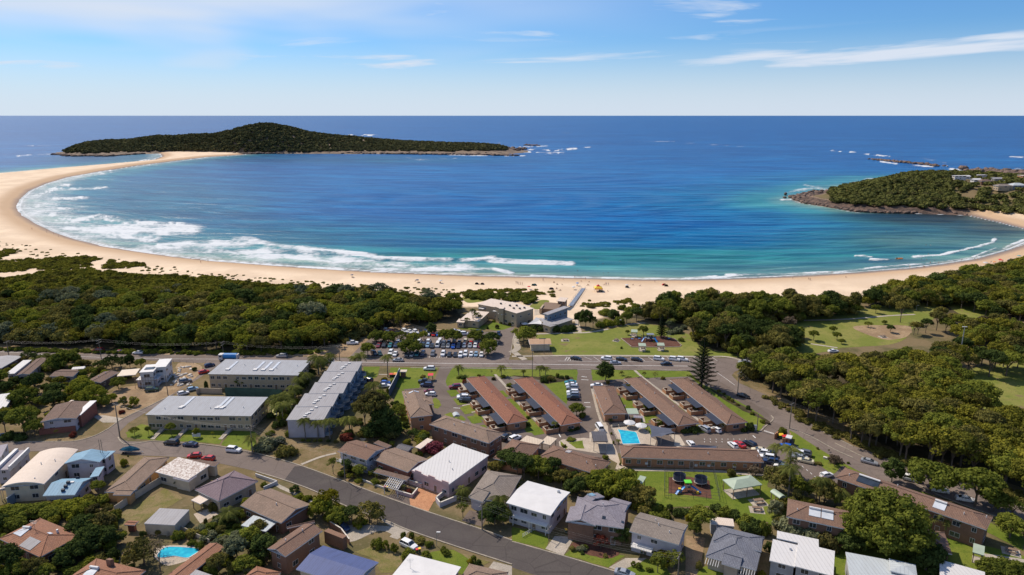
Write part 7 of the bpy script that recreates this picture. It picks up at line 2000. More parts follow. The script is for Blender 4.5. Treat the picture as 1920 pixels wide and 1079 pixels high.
palm(FULL, (1258,617,18,9),(893,608,20,7))


def pine(p, h, r_, label):
 o = thing('norfolk_pine', (p.x, p.y, 0), label, 'pine tree')
 tb = MB(); tb.tube((0,0,-.1),(0,0, h), r_ * .075,.05,8); tb.build('trunk', 'bark', o)
 rr = random.Random(int(h * 10))
 V_, k = [], 0
 z = h * .10; n = 0
 while z < h * .985:
  f = 1 - z / h
  ln = r_ * (min(1, f * 1.25 + .03)) ** .8 * rr.uniform(.88,1.08)
  nb = 6
  bm = MB()
  for i in range(nb):
   a = 2 * PI * i / nb + n * .5 + rr.uniform(-.12,.12)
   d = Vector((math.cos(a), math.sin(a), 0)); sd = Vector((-d.y, d.x, 0))
   K = max(4, int(ln / .32))
   for j in range(K):
    t_ = (j + .3) / K
    p0 = d * (ln * t_) + Vector((0,0, z + .16 * ln * t_ * t_ - .05 * ln * t_))
    w_ = (.13 + .30 * math.sin(PI * min(1, t_ + .1))) * min(1.3, ln * .32)
    for s_ in (-1,0,1):
     tip = p0 + d * .30 + sd * (s_ * w_) + Vector((0,0,.14 + rr.uniform(0,.14)))
     u_ = sd * .10 if s_ == 0 else d * .13
     bm.poly([p0 - u_, p0 + u_, tip + u_ * .5, tip - u_ * .4])
     bm.poly([p0 - Vector((0,0,.12)) - u_, p0 - Vector((0,0,.1)) + u_, tip - Vector((0,0,.25))])
  bm.build('branch_whorl', 'leaf_pine', o)
  z += max(.42, h * .038 * (.5 + .9 * f)); n += 1
 return o


p = P((1315,726)); pine(p, 20.2,6.0, 'tall dark pine with tiered branches standing at the road corner')
p = P((1240,633)); pine(p, 11.0,2.6, 'dark slender pine standing at the back of the playground mulch')

# ------------------------------------------------------------------ vehicles
CARC = {'white': (0.80,0.79,0.78), 'silver': (0.42,0.43,0.45), 'grey': (0.16,0.16,0.17), 'black': (0.015,0.016,0.02), 'dark blue': (0.015,0.03,0.085), 'blue': (0.015,0.09,0.42), 'light blue': (0.30,0.45,0.58),
  'red': (0.50,0.02,0.02), 'maroon': (0.20,0.015,0.03), 'cream': (0.62,0.54,0.36), 'teal': (0.03,0.22,0.24), 'dark green': (0.02,0.06,0.04), 'lilac': (0.42,0.38,0.45)}
for k, c in CARC.items():
 t = NT('paint_' + k.replace(' ', '_'))
 t.p.inputs['Base Color'].default_value = c + (1,)
 t.p.inputs['Roughness'].default_value = 0.28
 t.p.inputs['Coat Weight'].default_value = 0.5
 t.p.inputs['Metallic'].default_value = 0.3 if k in ('silver', 'grey', 'light blue') else 0.0

# (length, width, body stations: (x, top of body, half width share)), cabin: (x0, x1, x2, x3, roof height))
CARK = {'hatch': (4.1,1.74, [(-2.05,.62,.80),(-1.95,.98,.94),(-1.2,1.0,1),(0.6,.98,1),(1.3,.90,.98),(1.95,.74,.88),(2.05,.52,.74)], (-1.92,-1.45,.20,1.05,1.48)),
  'sedan': (4.7,1.82, [(-2.35,.66,.80),(-2.25,1.0,.92),(-1.5,1.02,1),(0.6,.96,1),(1.5,.88,.98),(2.25,.72,.86),(2.35,.5,.72)], (-1.75,-.95,.25,1.1,1.44)),
  'suv': (4.7,1.90, [(-2.35,.75,.84),(-2.28,1.12,.96),(-1.3,1.14,1),(0.8,1.12,1),(1.5,1.04,.98),(2.25,.90,.90),(2.35,.6,.78)], (-2.22,-1.85,.45,1.15,1.76)),
  'ute': (5.2,1.88, [(-2.6,1.05,.94),(-2.55,1.08,.98),(-.9,1.08,1),(0.9,1.08,1),(1.5,1.04,.98),(2.5,.92,.90),(2.6,.6,.78)], (-.95,-.7,.65,1.25,1.76)),
  'van': (5.0,1.92, [(-2.5,.9,.92),(-2.46,1.15,.97),(-1.3,1.16,1),(1.2,1.12,1),(1.9,1.02,.97),(2.4,.85,.9),(2.5,.6,.8)], (-2.42,-2.2,1.2,2.0,1.98))}
CARM = {}
wb = MB()
for s_ in (-1,1): pass
wb.tube((0,-.11,0),(0,.11,0), .33, n=12); WHEEL = wb.mesh('tyre', 'tyre')
wb = MB(); wb.tube((0,-.12,0),(0,.12,0), .20, n=8); RIM = wb.mesh('rim', 'rim')
for kd, (Lc, Wc, st, cab) in CARK.items():
 vs, fs = [], []
 prof = lambda x, top, ws: [(x, -Wc / 2 * ws * .93,.24), (x, -Wc / 2 * ws, .42), (x, -Wc / 2 * ws, top - .16), (x, -Wc / 2 * ws * .90, top), (x, 0, top + .03), (x, Wc / 2 * ws * .90, top), (x, Wc / 2 * ws, top - .16), (x, Wc / 2 * ws, .42), (x, Wc / 2 * ws * .93,.24)]
 for s3 in st: vs += prof(*s3)
 for i in range(len(st) - 1):
  for j in range(8):
   a = i * 9 + j; fs.append((a, a + 9, a + 10, a + 1))
  fs.append((i * 9 + 8, i * 9 + 17, i * 9 + 9, i * 9))
 fs.append(tuple(range(8,-1,-1))); k = (len(st) - 1) * 9; fs.append(tuple(range(k, k + 9)))
 me = bpy.data.meshes.new('body_' + kd); me.from_pydata(vs, [], [f[::-1] for f in fs]); me.materials.append(M('paint_white'))
 x0, x1, x2, x3, hr = cab
 zb = 1.0 if kd not in ('suv', 'ute', 'van') else 1.1
 lo, hi = Wc / 2 * .90, Wc / 2 * .70
 g = MB()
 B_ = [(x0,-lo, zb), (x3,-lo, zb), (x3, lo, zb), (x0, lo, zb)]; T_ = [(x1,-hi, hr - .05), (x2,-hi, hr - .05), (x2, hi, hr - .05), (x1, hi, hr - .05)]
 for i in range(4): g.poly([B_[i], B_[(i + 1) % 4], T_[(i + 1) % 4], T_[i]])
 gm = g.mesh('windows_' + kd, 'glass')
 r_ = MB()
 hi2 = hi + .03
 tp = [(x1 - .03,-hi2, hr - .06), (x2 + .03,-hi2, hr - .06), (x2 + .03, hi2, hr - .06), (x1 - .03, hi2, hr - .06)]
 tq = [(x1 + .1,-hi2 + .12, hr), (x2 - .08,-hi2 + .12, hr), (x2 - .08, hi2 - .12, hr), (x1 + .1, hi2 - .12, hr)]
 r_.poly(tq, 'paint_white')
 for i in range(4): r_.poly([tp[i], tp[(i + 1) % 4], tq[(i + 1) % 4], tq[i]], 'paint_white')
 for i in range(4):   # pillars
  r_.tube(Vector(B_[i]) * 1.0, Vector(T_[i]), .05, n=4, mat='paint_white', caps=False)
 for f in ((.48,) if kd in ('hatch', 'ute') else (.36,.68)):
  for s_ in (-1,1):
   r_.tube((x0 + (x3 - x0) * f, s_ * (lo + .005), zb), (x1 + (x2 - x1) * f, s_ * (hi + .005), hr - .05), .035, n=4, mat='paint_white', caps=False)
 rm = r_.mesh('roof_' + kd, 'paint_white')
 hl_ = MB(); tl_ = MB()
 hl_.box((0,0,0),(.10,.36,.17)); tl_.box((0,0,0),(.08,.30,.24))
 CARM[kd] = (me, gm, rm, hl_.mesh('headlight', 'lamp_clear'), tl_.mesh('taillight', 'lamp_red'))


def car(c, x, y, ang, kind, col, where, z=.05, px=True, group=None):
 p = P(c(x, y), .7) if px else Vector((x, y, 0))
 pr = {'hatch': 'hatchback', 'suv': 'suv', 'sedan': 'sedan', 'ute': 'ute', 'van': 'van'}[kind]
 o = thing({'hatch': 'hatchback', 'ute': 'utility_truck'}.get(kind, kind) + ('_car' if kind in ('suv', 'sedan') else ''), (p.x, p.y, z), f'{col} {pr} {where}', 'van' if kind == 'van' else 'car', group, R(ang))
 mt = 'paint_' + col.replace(' ', '_')
 me, gm, rm, hm, tm = CARM[kind]
 link('body', me, o, mat=mt); link('windows', gm, o); link('roof', rm, o, mat=mt)
 Lc, Wc = CARK[kind][:2]
 for sx in (-1,1):
  for sy in (-1,1):
   w_ = link('wheel', WHEEL, o, (sx * Lc * .30 + .02, sy * (Wc / 2 - .13), .33)); link('rim', RIM, w_)
 zt = CARK[kind][2][-2][1]
 for sy in (-1,1):
  link('headlight', hm, o, (Lc / 2 - .13, sy * Wc * .33, zt - .26)); link('taillight', tm, o, (-Lc / 2 + .07, sy * Wc * .36, zt - .02))
 if kind == 'ute':
  mb = MB(); mb.box((-1.75,0,1.085),(1.5,1.5,.02)); mb.build('tray', 'dark_metal', o)
 return o


def cars(c, where, *items, group=None):
 for x, y, a, k, col in items: car(c, x, y, a, k, col, where, group=group)


lowrow = 'in the car park row nearest the main road'
cars(R2, lowrow, (140,880,-92, 'suv', 'grey'),(370,880,-92, 'suv', 'white'),(510,895,-92, 'sedan', 'black'),(645,900,-92, 'sedan', 'black'),(762,905,-92, 'suv', 'white'),(872,880,-92, 'suv', 'white'),(1000,890,-92, 'hatch', 'white'),(1110,890,-92, 'hatch', 'light blue'),(1232,900,-92, 'hatch', 'white'), group='cars in the beach car park')
cars(R1, lowrow, (735,870,-60, 'suv', 'black'),(865,875,-70, 'hatch', 'dark green'),(1110,855,-92, 'suv', 'white'),(1212,880,-92, 'sedan', 'white'),(1480,890,-92, 'suv', 'grey'),(1590,890,-92, 'sedan', 'silver'),(1700,880,-92, 'hatch', 'teal'),(1830,880,-92, 'suv', 'dark blue'), group='cars in the beach car park')
midrow = 'in the shaded middle rows of the car park'
cars(R2, midrow, (25,690,-92, 'hatch', 'light blue'),(125,700,-92, 'sedan', 'black'),(248,680,-92, 'van', 'white'),(375,700,-92, 'sedan', 'grey'),(482,700,-92, 'hatch', 'silver'),(598,710,-92, 'sedan', 'blue'),(715,705,-92, 'sedan', 'dark blue'),(845,695,-92, 'hatch', 'silver'),(975,695,-92, 'hatch', 'silver'),(1092,695,-92, 'hatch', 'white'),(1200,700,-92, 'sedan', 'maroon'),
  (300,600,88, 'van', 'white'),(395,620,88, 'hatch', 'white'),(500,615,88, 'hatch', 'grey'),(620,615,88, 'suv', 'black'),(740,615,88, 'sedan', 'dark blue'),(878,590,88, 'suv', 'cream'),(1000,628,88, 'hatch', 'red'),(1112,620,88, 'suv', 'white'),(1220,610,88, 'hatch', 'white'),(1560,622,88, 'sedan', 'white'),(40,600,88, 'suv', 'white'),(1440,610,88, 'sedan', 'grey'), group='cars in the beach car park')
cars(R1, midrow, (840,690,-92, 'sedan', 'maroon'),(965,690,-92, 'suv', 'black'),(1100,695,-92, 'hatch', 'teal'),(1230,690,-92, 'suv', 'dark blue'),(1380,690,-92, 'sedan', 'black'),(1840,690,-92, 'suv', 'black'),(1290,605,88, 'suv', 'white'),(1395,600,88, 'hatch', 'white'),(1640,600,88, 'hatch', 'white'),(1755,600,88, 'suv', 'white'),(1520,600,88, 'sedan', 'silver'),(960,600,88, 'sedan', 'black'), group='cars in the beach car park')
toprow = 'in the far row of the car park'
cars(R1, toprow, (1425,372,-60, 'suv', 'white'),(1545,385,-60, 'hatch', 'white'),(1672,392,-60, 'suv', 'white'),(1790,385,-80, 'sedan', 'black'),(1895,385,-80, 'hatch', 'dark blue'),(1080,352,0, 'sedan', 'maroon'),(1010,345,-60, 'hatch', 'white'), group='cars in the beach car park')
cars(R2, toprow, (150,440,-85, 'sedan', 'red'),(255,440,-85, 'sedan', 'blue'),(625,362,0, 'sedan', 'white'),(745,388,10, 'sedan', 'white'),(855,430,5, 'suv', 'white'),(1000,440,0, 'sedan', 'lilac'),(1160,380,0, 'sedan', 'dark blue'),(30,430,-85, 'suv', 'white'),(1622,430,-90, 'ute', 'dark blue'), group='cars in the beach car park')
cars(FULL, 'on the dirt track beside the coastal bush', (661,643,8, 'ute', 'white'),(653,637.5,0, 'sedan', 'light blue'))
cars(FULL, 'driving on the main road past the coastal bush', (259,661,180, 'sedan', 'white'),(184,657,180, 'suv', 'red'),(222,659.5,180, 'sedan', 'maroon'),(528,667.5,180, 'suv', 'silver'))
cars(T2, 'driving on the main road in front of the car park', (1063,219,180, 'sedan', 'silver'),(543,228,180, 'suv', 'white'))
cars(T1, 'parked along the side street beside the tan flats', (1570,258,38, 'hatch', 'dark blue'),(1527,308,38, 'hatch', 'red'),(1388,378,32, 'suv', 'grey'),(1443,436,40, 'hatch', 'light blue'),(1372,468,40, 'hatch', 'white'), group='cars along the side street')
cars(T1, 'standing in the dirt yard of the unfinished white house', (1138,442,12, 'suv', 'dark green'))
cars(T1, 'parked on the lower street before the small front lawns', (1285,838,172, 'suv', 'black'),(1425,850,172, 'sedan', 'dark blue'))
cars(T1, 'driving along the lower street past the flats', (1752,892,-10, 'suv', 'white'))
cars(T1, 'parked on the verge above the patchy white roof', (1455,935,190, 'hatch', 'red'),(1560,955,168, 'hatch', 'red'))
cars(T2, 'parked on the lawn beside the motel driveway', (1298,284,178, 'suv', 'white'))
cars(T2, 'in the yard behind the stepped apartment block', (962,412,8, 'sedan', 'white'),(972,390,0, 'hatch', 'blue'),(842,366,150, 'hatch', 'dark blue'))
cars(T2, 'parked beside the two storey motel block', (1265,380,175, 'ute', 'black'),(1278,407,175, 'suv', 'dark blue'),(1295,456,170, 'hatch', 'maroon'),(1308,474,175, 'hatch', 'white'))
cars(T2, 'parked beside the path of the first red motel row', (1492,420,195, 'suv', 'maroon'),(1545,488,185, 'hatch', 'silver'),(1552,500,180, 'suv', 'white'),(1570,522,172, 'suv', 'black'))
cars(Q4, 'parked above the rambling brown lodge', (395,318,55, 'suv', 'black'),(522,335,45, 'suv', 'white'))
ang_row = 'parked in the angled bays below the park lawn'
cars(T3, ang_row, (480,208,-22, 'sedan', 'black'),(708,209,158, 'suv', 'white'),(821,213,-22, 'sedan', 'black'),(935,216,-25, 'sedan', 'black'),(1100,211,-22, 'suv', 'white'),(1217,214,-22, 'suv', 'white'),(1276,214,-22, 'suv', 'white'), group='cars in the angled bays')
cars(T3, 'driving on the main road below the park', (775,240,0, 'sedan', 'silver'),(1155,248,178, 'sedan', 'black'))
cars(T3, 'at the road mouth beside the dark grove', (1738,233,178, 'sedan', 'silver'))
cars(T3, 'parked in shade on the bend beside the lawn strip', (1733,487,-40, 'sedan', 'black'))
cars(T3, 'in the short stack of cars beside the round motel lawn', (438,386,176, 'sedan', 'teal'),(445,404,176, 'sedan', 'white'),(452,427,176, 'suv', 'silver'),(455,462,178, 'suv', 'white'),(458,482,178, 'suv', 'silver'),(458,504,178, 'suv', 'black'), group='cars beside the round motel lawn')
cars(T3, 'parked at the top end of the motel office', (634,409,178, 'sedan', 'white'))
cars(T3, 'parked above the dark pavilion', (655,724,100, 'van', 'white'))
cars(T3, 'between the two brown motel rows', (1440,735,120, 'suv', 'silver'),(1528,740,118, 'hatch', 'white'))
cars(T3, 'parked behind the longest motel row', (1340,846,100, 'hatch', 'white'),(1655,856,105, 'hatch', 'white'),(1705,850,112, 'sedan', 'red'),(1782,850,120, 'suv', 'black'), group='cars behind the longest motel row')
cars(V2, 'in the bays at the end of the longest motel row', (225,608,165, 'sedan', 'cream'),(290,665,160, 'suv', 'white'),(395,680,160, 'suv', 'black'),(370,742,160, 'suv', 'white'),(440,820,160, 'suv', 'dark blue'),(560,850,150, 'sedan', 'black'),(640,905,150, 'sedan', 'white'), group='cars at the end of the longest motel row')
cars(V2, 'in the bays along the lawn of the bending road', (705,540,150, 'hatch', 'blue'),(825,600,150, 'hatch', 'silver'),(905,665,150, 'suv', 'white'),(1025,665,150, 'suv', 'grey'),(950,735,150, 'sedan', 'silver'),(1060,800,150, 'sedan', 'cream'), group='cars along the lawn of the bending road')
cars(V2, 'parked at the near end of the long brown units', (1440,1060,20, 'hatch', 'white'))
cars(T4, 'driving down the bending road', (760,980,-35, 'sedan', 'silver'))
cars(B4, 'parked under the spreading trees by the long units', (1080,355,-28, 'suv', 'white'),(1285,437,-24, 'suv', 'white'),(1482,505,-20, 'sedan', 'white'))
cars(T4, 'glimpsed among shrubs at the edge of the wood', (490,152,10, 'sedan', 'white'))
cars(B2, 'in the shade on the concrete drive below the yellow flowering tree', (652,714,-40, 'hatch', 'dark blue'))
cars(B2, 'parked beside two round clipped shrubs', (1145,850,-35, 'suv', 'white'))
cars(B3, 'on the street at the bottom edge below the grey gables', (845,1062,-22, 'sedan', 'silver'))
cars(T1, 'cut off by the left edge under dark trees', (20,790,30, 'sedan', 'dark blue'))

# blue tank truck on the main road
p = P(T1(1712,208), 1.0)
tk = thing('tank_truck', (p.x, p.y, .05), 'blue truck with a white cab driving on the main road behind the tan flats', 'truck', None, R(180))
mb = MB(); mb.box((2.9,0,.6),(1.7,2.3,2.3)); mb.build('cab', 'white_paint', tk)
mb = MB(); mb.box((3.72,0,1.7),(.1,2.0,.9)); mb.box((2.9,0,1.75),(1.1,2.34,.7)); mb.build('windscreen', 'glass', tk)
mb = MB(); mb.box((-.3,0,.7),(8.0,1.0,.35)); mb.build('chassis', 'dark_metal', tk)
mb = MB(); mb.tube((-3.7,0,2.0),(1.7,0,2.0), 1.2, n=14); mb.build('tank', 'blue_plastic', tk)
mb = MB(); mb.box((-3.9,0,.9),(.7,2.1,1.9)); mb.build('rear_hatch', 'light_blue' if 'light_blue' in MATS else 'white_paint', tk)
for x_ in (3.0,-1.6,-2.8):
 for s_ in (-1,1):
  w_ = link('wheel', WHEEL, tk, (x_, s_ * 1.0,.45), scale=(1.4,1.4,1.4)); link('rim', RIM, w_)
# covered boat on a trailer
p = P(T1(978,905), .5)
bt = thing('boat_trailer', (p.x, p.y, .05), 'boat under a dark blue cover on a trailer parked on the lower street', 'boat', None, R(-6))
mb = MB()
st = [(-3.0,1.1,1.0,.75),(-2.0,1.25,1.65,.6),(0,1.3,2.25,.55),(1.6,1.1,1.9,.6),(2.8,.5,1.45,.9),(3.2,.08,1.35,1.2)]
rings = [[(x, -w_, 1.15), (x, -w_ * .5,1.15 + (t_ - 1.15) * .7), (x, 0, max(t_, 1.16)), (x, w_ * .5,1.15 + (t_ - 1.15) * .7), (x, w_, 1.15)] for x, w_, t_, b_ in st]
for i in range(5):
 for j in range(4): mb.poly([rings[i][j], rings[i + 1][j], rings[i + 1][j + 1], rings[i][j + 1]])
mb.poly(rings[0][::-1]); mb.build('cover', 'blue_cover', bt)
mb = MB()
for i in range(5):
 a, b = st[i], st[i + 1]
 for s_ in (-1,1): mb.poly([(a[0], s_ * a[1] * .97,1.15), (b[0], s_ * b[1] * .97,1.15), (b[0], 0, b[3]), (a[0], 0, a[3])][::s_])
mb.build('hull', 'white_paint', bt)
mb = MB()
for s_ in (-1,1): mb.tube((-3, s_ * .8,.5),(2.6, s_ * .6,.5), .07, n=5); mb.tube((2.6, s_ * .6,.5),(4.2,0,.5), .06, n=5)
mb.build('trailer_frame', 'grey_metal', bt)
for x_ in (-1.6,-.8):
 for s_ in (-1,1): link('wheel', WHEEL, bt, (x_, s_ * 1.15,.33))

# ------------------------------------------------------------------ poles, wires, lamps
POLES = {}


def pole(key, b_, t_, label, cross=1, mat='pole_wood', r_=.17, ang_=None, lamp=0):
 p = P(b_); v = (t_[1] - 539.5) / FPX
 h = CAMH - (_sp + v * _cp) / (_cp - v * _sp) * p.y
 o = thing('power_pole' if not lamp else 'street_lamp', (p.x, p.y, 0), label, 'pole' if not lamp else 'street lamp')
 mb = MB(); mb.tube((0,0,-.3),(0,0, h), r_, r_ * .7,8); mb.build('shaft', mat, o)
 a = R(ang_ or 0)
 ends = []
 for k in range(cross):
  z = h - .4 - k * 1.1; w_ = 1.25
  mb = MB(); mb.tube((-math.cos(a) * w_, -math.sin(a) * w_, z), (math.cos(a) * w_, math.sin(a) * w_, z), .075, n=4); mb.build('crossarm', mat, o)
  for f in (-1,-.45,.45,1):
   e = Vector((math.cos(a) * w_ * f, math.sin(a) * w_ * f, z + .22))
   mb = MB(); mb.tube(e - Vector((0,0,.22)), e, .06, n=5); mb.build('insulator', 'white_paint', o)
   if k == 0: ends.append(e + p)
 if lamp:
  for s_ in ((1,) if lamp == 1 else (-1,1)):
   mb = MB(); mb.box((s_ * .5,0, h - .1),(.9,.4,.16)); mb.build('lamp_head', 'white_paint', o)
   mb = MB(); mb.tube((0,0, h - .2), (s_ * .4,0, h - .05), .05, n=4); mb.build('arm', mat, o)
 POLES[key] = (p, h, ends)
 return o


pole('a0', (17,668),(11,640), 'timber power pole on the main road verge at the far left', 1, ang_=80)
pole('a1', (190,673),(184,637), 'timber power pole on the main road verge beside the red car', 2, ang_=80)
pole('a2', (419,664),(416,641), 'timber power pole beside the blue truck on the main road', 2, ang_=80)
pole('s1', (315,742),(309,704), 'timber power pole on the side street beside the unfinished white house', 1, ang_=-45)
pole('s2', (225,820),(216,757), 'tall timber power pole with a crossarm at the street corner', 1, ang_=-30, r_=.2)
pole('l1', (474,850),(471,799), 'timber power pole at the end of the small front lawns', 1, ang_=50)
pole('l2', (647,902),(644,850), 'timber power pole on the dry verge beside the grey balcony house', 1, ang_=60)
pole('l3', (904,994),(902,944), 'timber power pole beside the dark garden trees of the tall white house', 1, ang_=60)
pole('l4', (1029,1014),(1029,989), 'short grey post in front of the white awning', 1, ang_=60, r_=.09)
pole('l5', (1271,1082),(1270,1040), 'timber power pole in the shrubs before the grey brown gabled house', 1, ang_=60)
pole('m1', (637,677),(635,648), 'timber power pole at the left end of the car park', 1, ang_=80)
pole('m2', (998,706),(998,655), 'timber power pole between the two red motel rows and the road', 1, ang_=85, r_=.14)
pole('c1', (1401,688),(1402,660), 'timber power pole at the mouth of the road beside the grove', 1, ang_=40)
pole('c2', (1382.5,743),(1386,698), 'timber power pole with crossarm on the bend beside the lawn strip', 1, ang_=40, r_=.18)
pole('c3', (1419,807),(1420,776), 'timber pole beside the grey meter box at the motel exit', 0, ang_=40)
pole('c4', (1480,804),(1484,756), 'timber power pole on the bending road verge above the skip', 1, ang_=40, r_=.18)
pole('c5', (1854,880),(1859,850), 'timber power pole at the edge of the wood behind the spreading trees', 1, ang_=40)
pole('t1', (1796,690),(1807,613), 'very tall pale floodlight pole rising out of the wood', 0, 'grey_metal', .22, lamp=2)
pole('n1', (1376,608),(1377,588), 'blue grey lamp pole standing in the shade of the park wood', 0, 'grey_metal', .12, lamp=1)
pole('n2', (1421,600),(1422,587), 'white topped lamp pole at the right end of the park wood', 0, 'grey_metal', .09, lamp=1)
pole('n3', (1252,605),(1252,596), 'white topped lamp pole behind the slender dark pine', 0, 'grey_metal', .09, lamp=1)
pole('n4', (1161,612),(1161,600), 'lamp pole at the path beside the beach shrubs', 0, 'grey_metal', .09, lamp=1)
pole('n5', (1718,582),(1719,573), 'small white lamp post on the right park lawn', 0, 'grey_metal', .09, lamp=1)
pole('n6', (1500,594),(1500,585), 'lamp post beside the park path left of the right park lawn', 0, 'grey_metal', .09, lamp=1)
pole('n7', (819,1025),(819,998), 'slim grey lamp post on the verge of the lower street', 0, 'grey_metal', .07, lamp=1)
pole('n8', (1020,664),(1019,634), 'slim pole in front of the toilet block', 0, 'pole_wood', .10, lamp=0)
pole('n9', (715,614),(715,601), 'white topped lamp pole behind the car park', 0, 'grey_metal', .08, lamp=1)
wn_ = 0


def wires(a, b_, names, sag=1.0, mat='wire'):
 """each cable between two poles is its own object"""
 (pa, ha, ea), (pb, hb, eb) = POLES[a], POLES[b_]
 for i in range(min(len(ea), len(eb))):
  A_, B_ = ea[i], eb[i]
  mb = MB(A_); prev = A_
  for k in range(1,11):
   t_ = k / 10; q = A_.lerp(B_, t_) - Vector((0,0, sag * 4 * t_ * (1 - t_)))
   mb.tube(prev, q, .009, n=3, caps=False); prev = q
  o = mb.build('overhead_wire', mat)
  tag(o, f'thin overhead wire running {names}', 'wire', 'overhead wires between poles'); o['mass'] = 1


wires('a0', 'a1', 'along the main road below the coastal bush, left part')
wires('a1', 'a2', 'along the main road below the coastal bush, middle part', 1.6)
wires('a2', 'm1', 'along the main road from the truck to the car park', 1.6)
wires('s1', 's2', 'along the side street beside the lower tan flats', 1.2)
wires('s2', 'l1', 'in front of the lower tan flats', 1.8)
wires('l1', 'l2', 'over the dry lot beside the lower street', 1.4)
wires('l2', 'l3', 'above the lower street before the pink house', 2.0)
wires('l3', 'l5', 'above the gardens of the white and grey gabled houses', 2.2)
wires('c1', 'c2', 'across the road bend near the tall pine', 1.0)
wires('c2', 'c4', 'along the bending road beside the wood, upper part', 1.4)
wires('c4', 'c5', 'along the bending road in front of the dense wood', 3.0)

# ------------------------------------------------------------------ pools, fences, walls, play things
def pool(label, pts, smooth, z=.06):
 w = [tuple(P(p, z))[:2] for p in pts]
 if smooth: w = catmull(w, 5)
 cx, cy = sum(p[0] for p in w) / len(w), sum(p[1] for p in w) / len(w)
 a_ = sum(w[i][0] * w[(i + 1) % len(w)][1] - w[(i + 1) % len(w)][0] * w[i][1] for i in range(len(w)))
 if a_ < 0: w = w[::-1]
 o = thing('swimming_pool', (cx, cy, 0), label, 'swimming pool')
 mb = MB((cx, cy, 0)); mb.poly([(x, y, z) for x, y in w]); mb.build('water', 'pool_water', o)
 rim = MB((cx, cy, 0)); n = len(w)
 out = [((x - cx) * 1.05 + cx, (y - cy) * 1.05 + cy) for x, y in w]
 for i in range(n):
  j = (i + 1) % n
  rim.poly([(w[i][0], w[i][1], z + .06), (out[i][0], out[i][1], z + .06), (out[j][0], out[j][1], z + .06), (w[j][0], w[j][1], z + .06)])
  rim.poly([(w[j][0], w[j][1], z - .02), (w[i][0], w[i][1], z - .02), (w[i][0], w[i][1], z + .06), (w[j][0], w[j][1], z + .06)])
  rim.poly([(out[i][0], out[i][1], z - .05), (out[j][0], out[j][1], z - .05), (out[j][0], out[j][1], z + .06), (out[i][0], out[i][1], z + .06)])
 rim.build('coping', 'white_paint', o)


pool('motel swimming pool with bright blue water beside white umbrellas', Q3(305,285,560,320,585,335,640,495,380,500,355,420,340,350), False)
pool('curved backyard swimming pool with turquoise water beside the orange outbuilding', B1(1180,930,1235,872,1350,868,1490,885,1440,930,1395,948,1300,935,1210,948), True)


def wall(label, pts, h, t_=.18, mat='render_wall', name='garden_wall', cat='wall', cap=None):
 w = [P(p) for p in pts]
 o = thing(name, w[0], label, cat)
 for i in range(len(w) - 1):
  a, b = w[i], w[i + 1]; d = b - a; m_ = (a + b) / 2
  mb = MB(w[0]); mb.box((m_.x, m_.y, -.05), (d.length + t_ * .9, t_, h + .05), math.atan2(d.y, d.x)); mb.build('panel', mat, o)
  if cap:
   mb = MB(w[0]); mb.box((m_.x, m_.y, h), (d.length + t_ * 1.2, t_ * 1.5,.08), math.atan2(d.y, d.x)); mb.build('coping', cap, o)
 return o


def fence(label, pts, h, mat='dark_metal', gap=2.4, rails=3, name='fence', pickets=.0, mesh=None, pr=.04):
 w = [P(p) for p in pts]
 o = thing(name, w[0], label, 'fence')
 for i in range(len(w) - 1):
  a, b = w[i], w[i + 1]; d = b - a; k = max(1, int(d.length / gap))
  for j in range(k + (i == len(w) - 2)):
   q = a + d * (j / k); mb = MB(w[0]); mb.tube(q - Vector((0,0,.1)), q + Vector((0,0, h)), pr, n=4); mb.build('post', mat, o)
  for r_ in range(rails):
   z = h * (r_ + .6) / (rails - .4 + .1) if rails > 1 else h * .9
   z = min(z, h - .03)
   mb = MB(w[0]); mb.tube(a + Vector((0,0, z)), b + Vector((0,0, z)), pr * .7, n=4); mb.build('rail', mat, o)
  if mesh:
   mb = MB(w[0]); mb.box(((a + b) / 2).to_tuple()[:2] + (.05,), (d.length, .02, h - .1), math.atan2(d.y, d.x)); mb.build('netting', mesh, o)
 return o


wall('tan panel fence between the striped brown tile house and the dry lawn', B1(862,612,975,535,1100,455,1228,378), 2.0,.1, 'cream_wall', 'fence', 'fence')
wall('tall dark panel fence with a white top beside the small brick shed', T2(998,500,1040,420,1078,340), 3.2,.12, 'shade_cloth', 'fence', 'fence', 'white_paint')
wall('low cream wall between the side street and the tan flats', T1(1475,480,1500,470,1665,475), 2.0,.2, 'tan_wall', cap='kerb')
wall('terraced pink wall beside the planter of the pink house', B2(1050,455,1110,385,1240,425), 1.3,.25, 'pink_wall', cap='render_wall')
wall('low pink planter wall before the terracotta forecourt', B2(1050,465,1170,500,1210,450), 1.0,.25, 'pink_wall', cap='render_wall')
wall('stepped pink grey wall right of the terracotta forecourt', B2(1420,470,1350,530,1380,570,1500,520), 1.4,.25, 'lilac_wall', cap='render_wall')
wall('white retaining wall beside the drive below the lilac corner', B2(0,340,160,395,60,440), 1.0,.2, 'white_paint')
wall('white garden wall enclosing the balcony of the cream vaulted house', QA(130,1045,340,900,600,770), 2.6,.2, 'bluegrey_wall', cap='white_paint')
wall('white slanting wall beside the blue roofed house', QA(450,905,600,790), 2.2,.2, 'lilac_wall', cap='white_paint')
wall('long white retaining edge of the dry verge before the balcony house', B2(780,365,870,400,960,432), .6,.25, 'render_wall')
wall('curved low brick wall behind the backyard pool', B1(1250,790,1360,740,1480,800,1570,842), 1.2,.12, 'cream_wall')
wall('low pale wall at the concrete drive below the stepped brick house', B2(560,720,640,770,700,850), 1.6,.2, 'brick_brown', cap='render_wall')
fence('white balustrade fence leaning on the lawn of the tall white house', B3(80,795,165,745), 1.0, 'white_paint', .8,3, pr=.05)
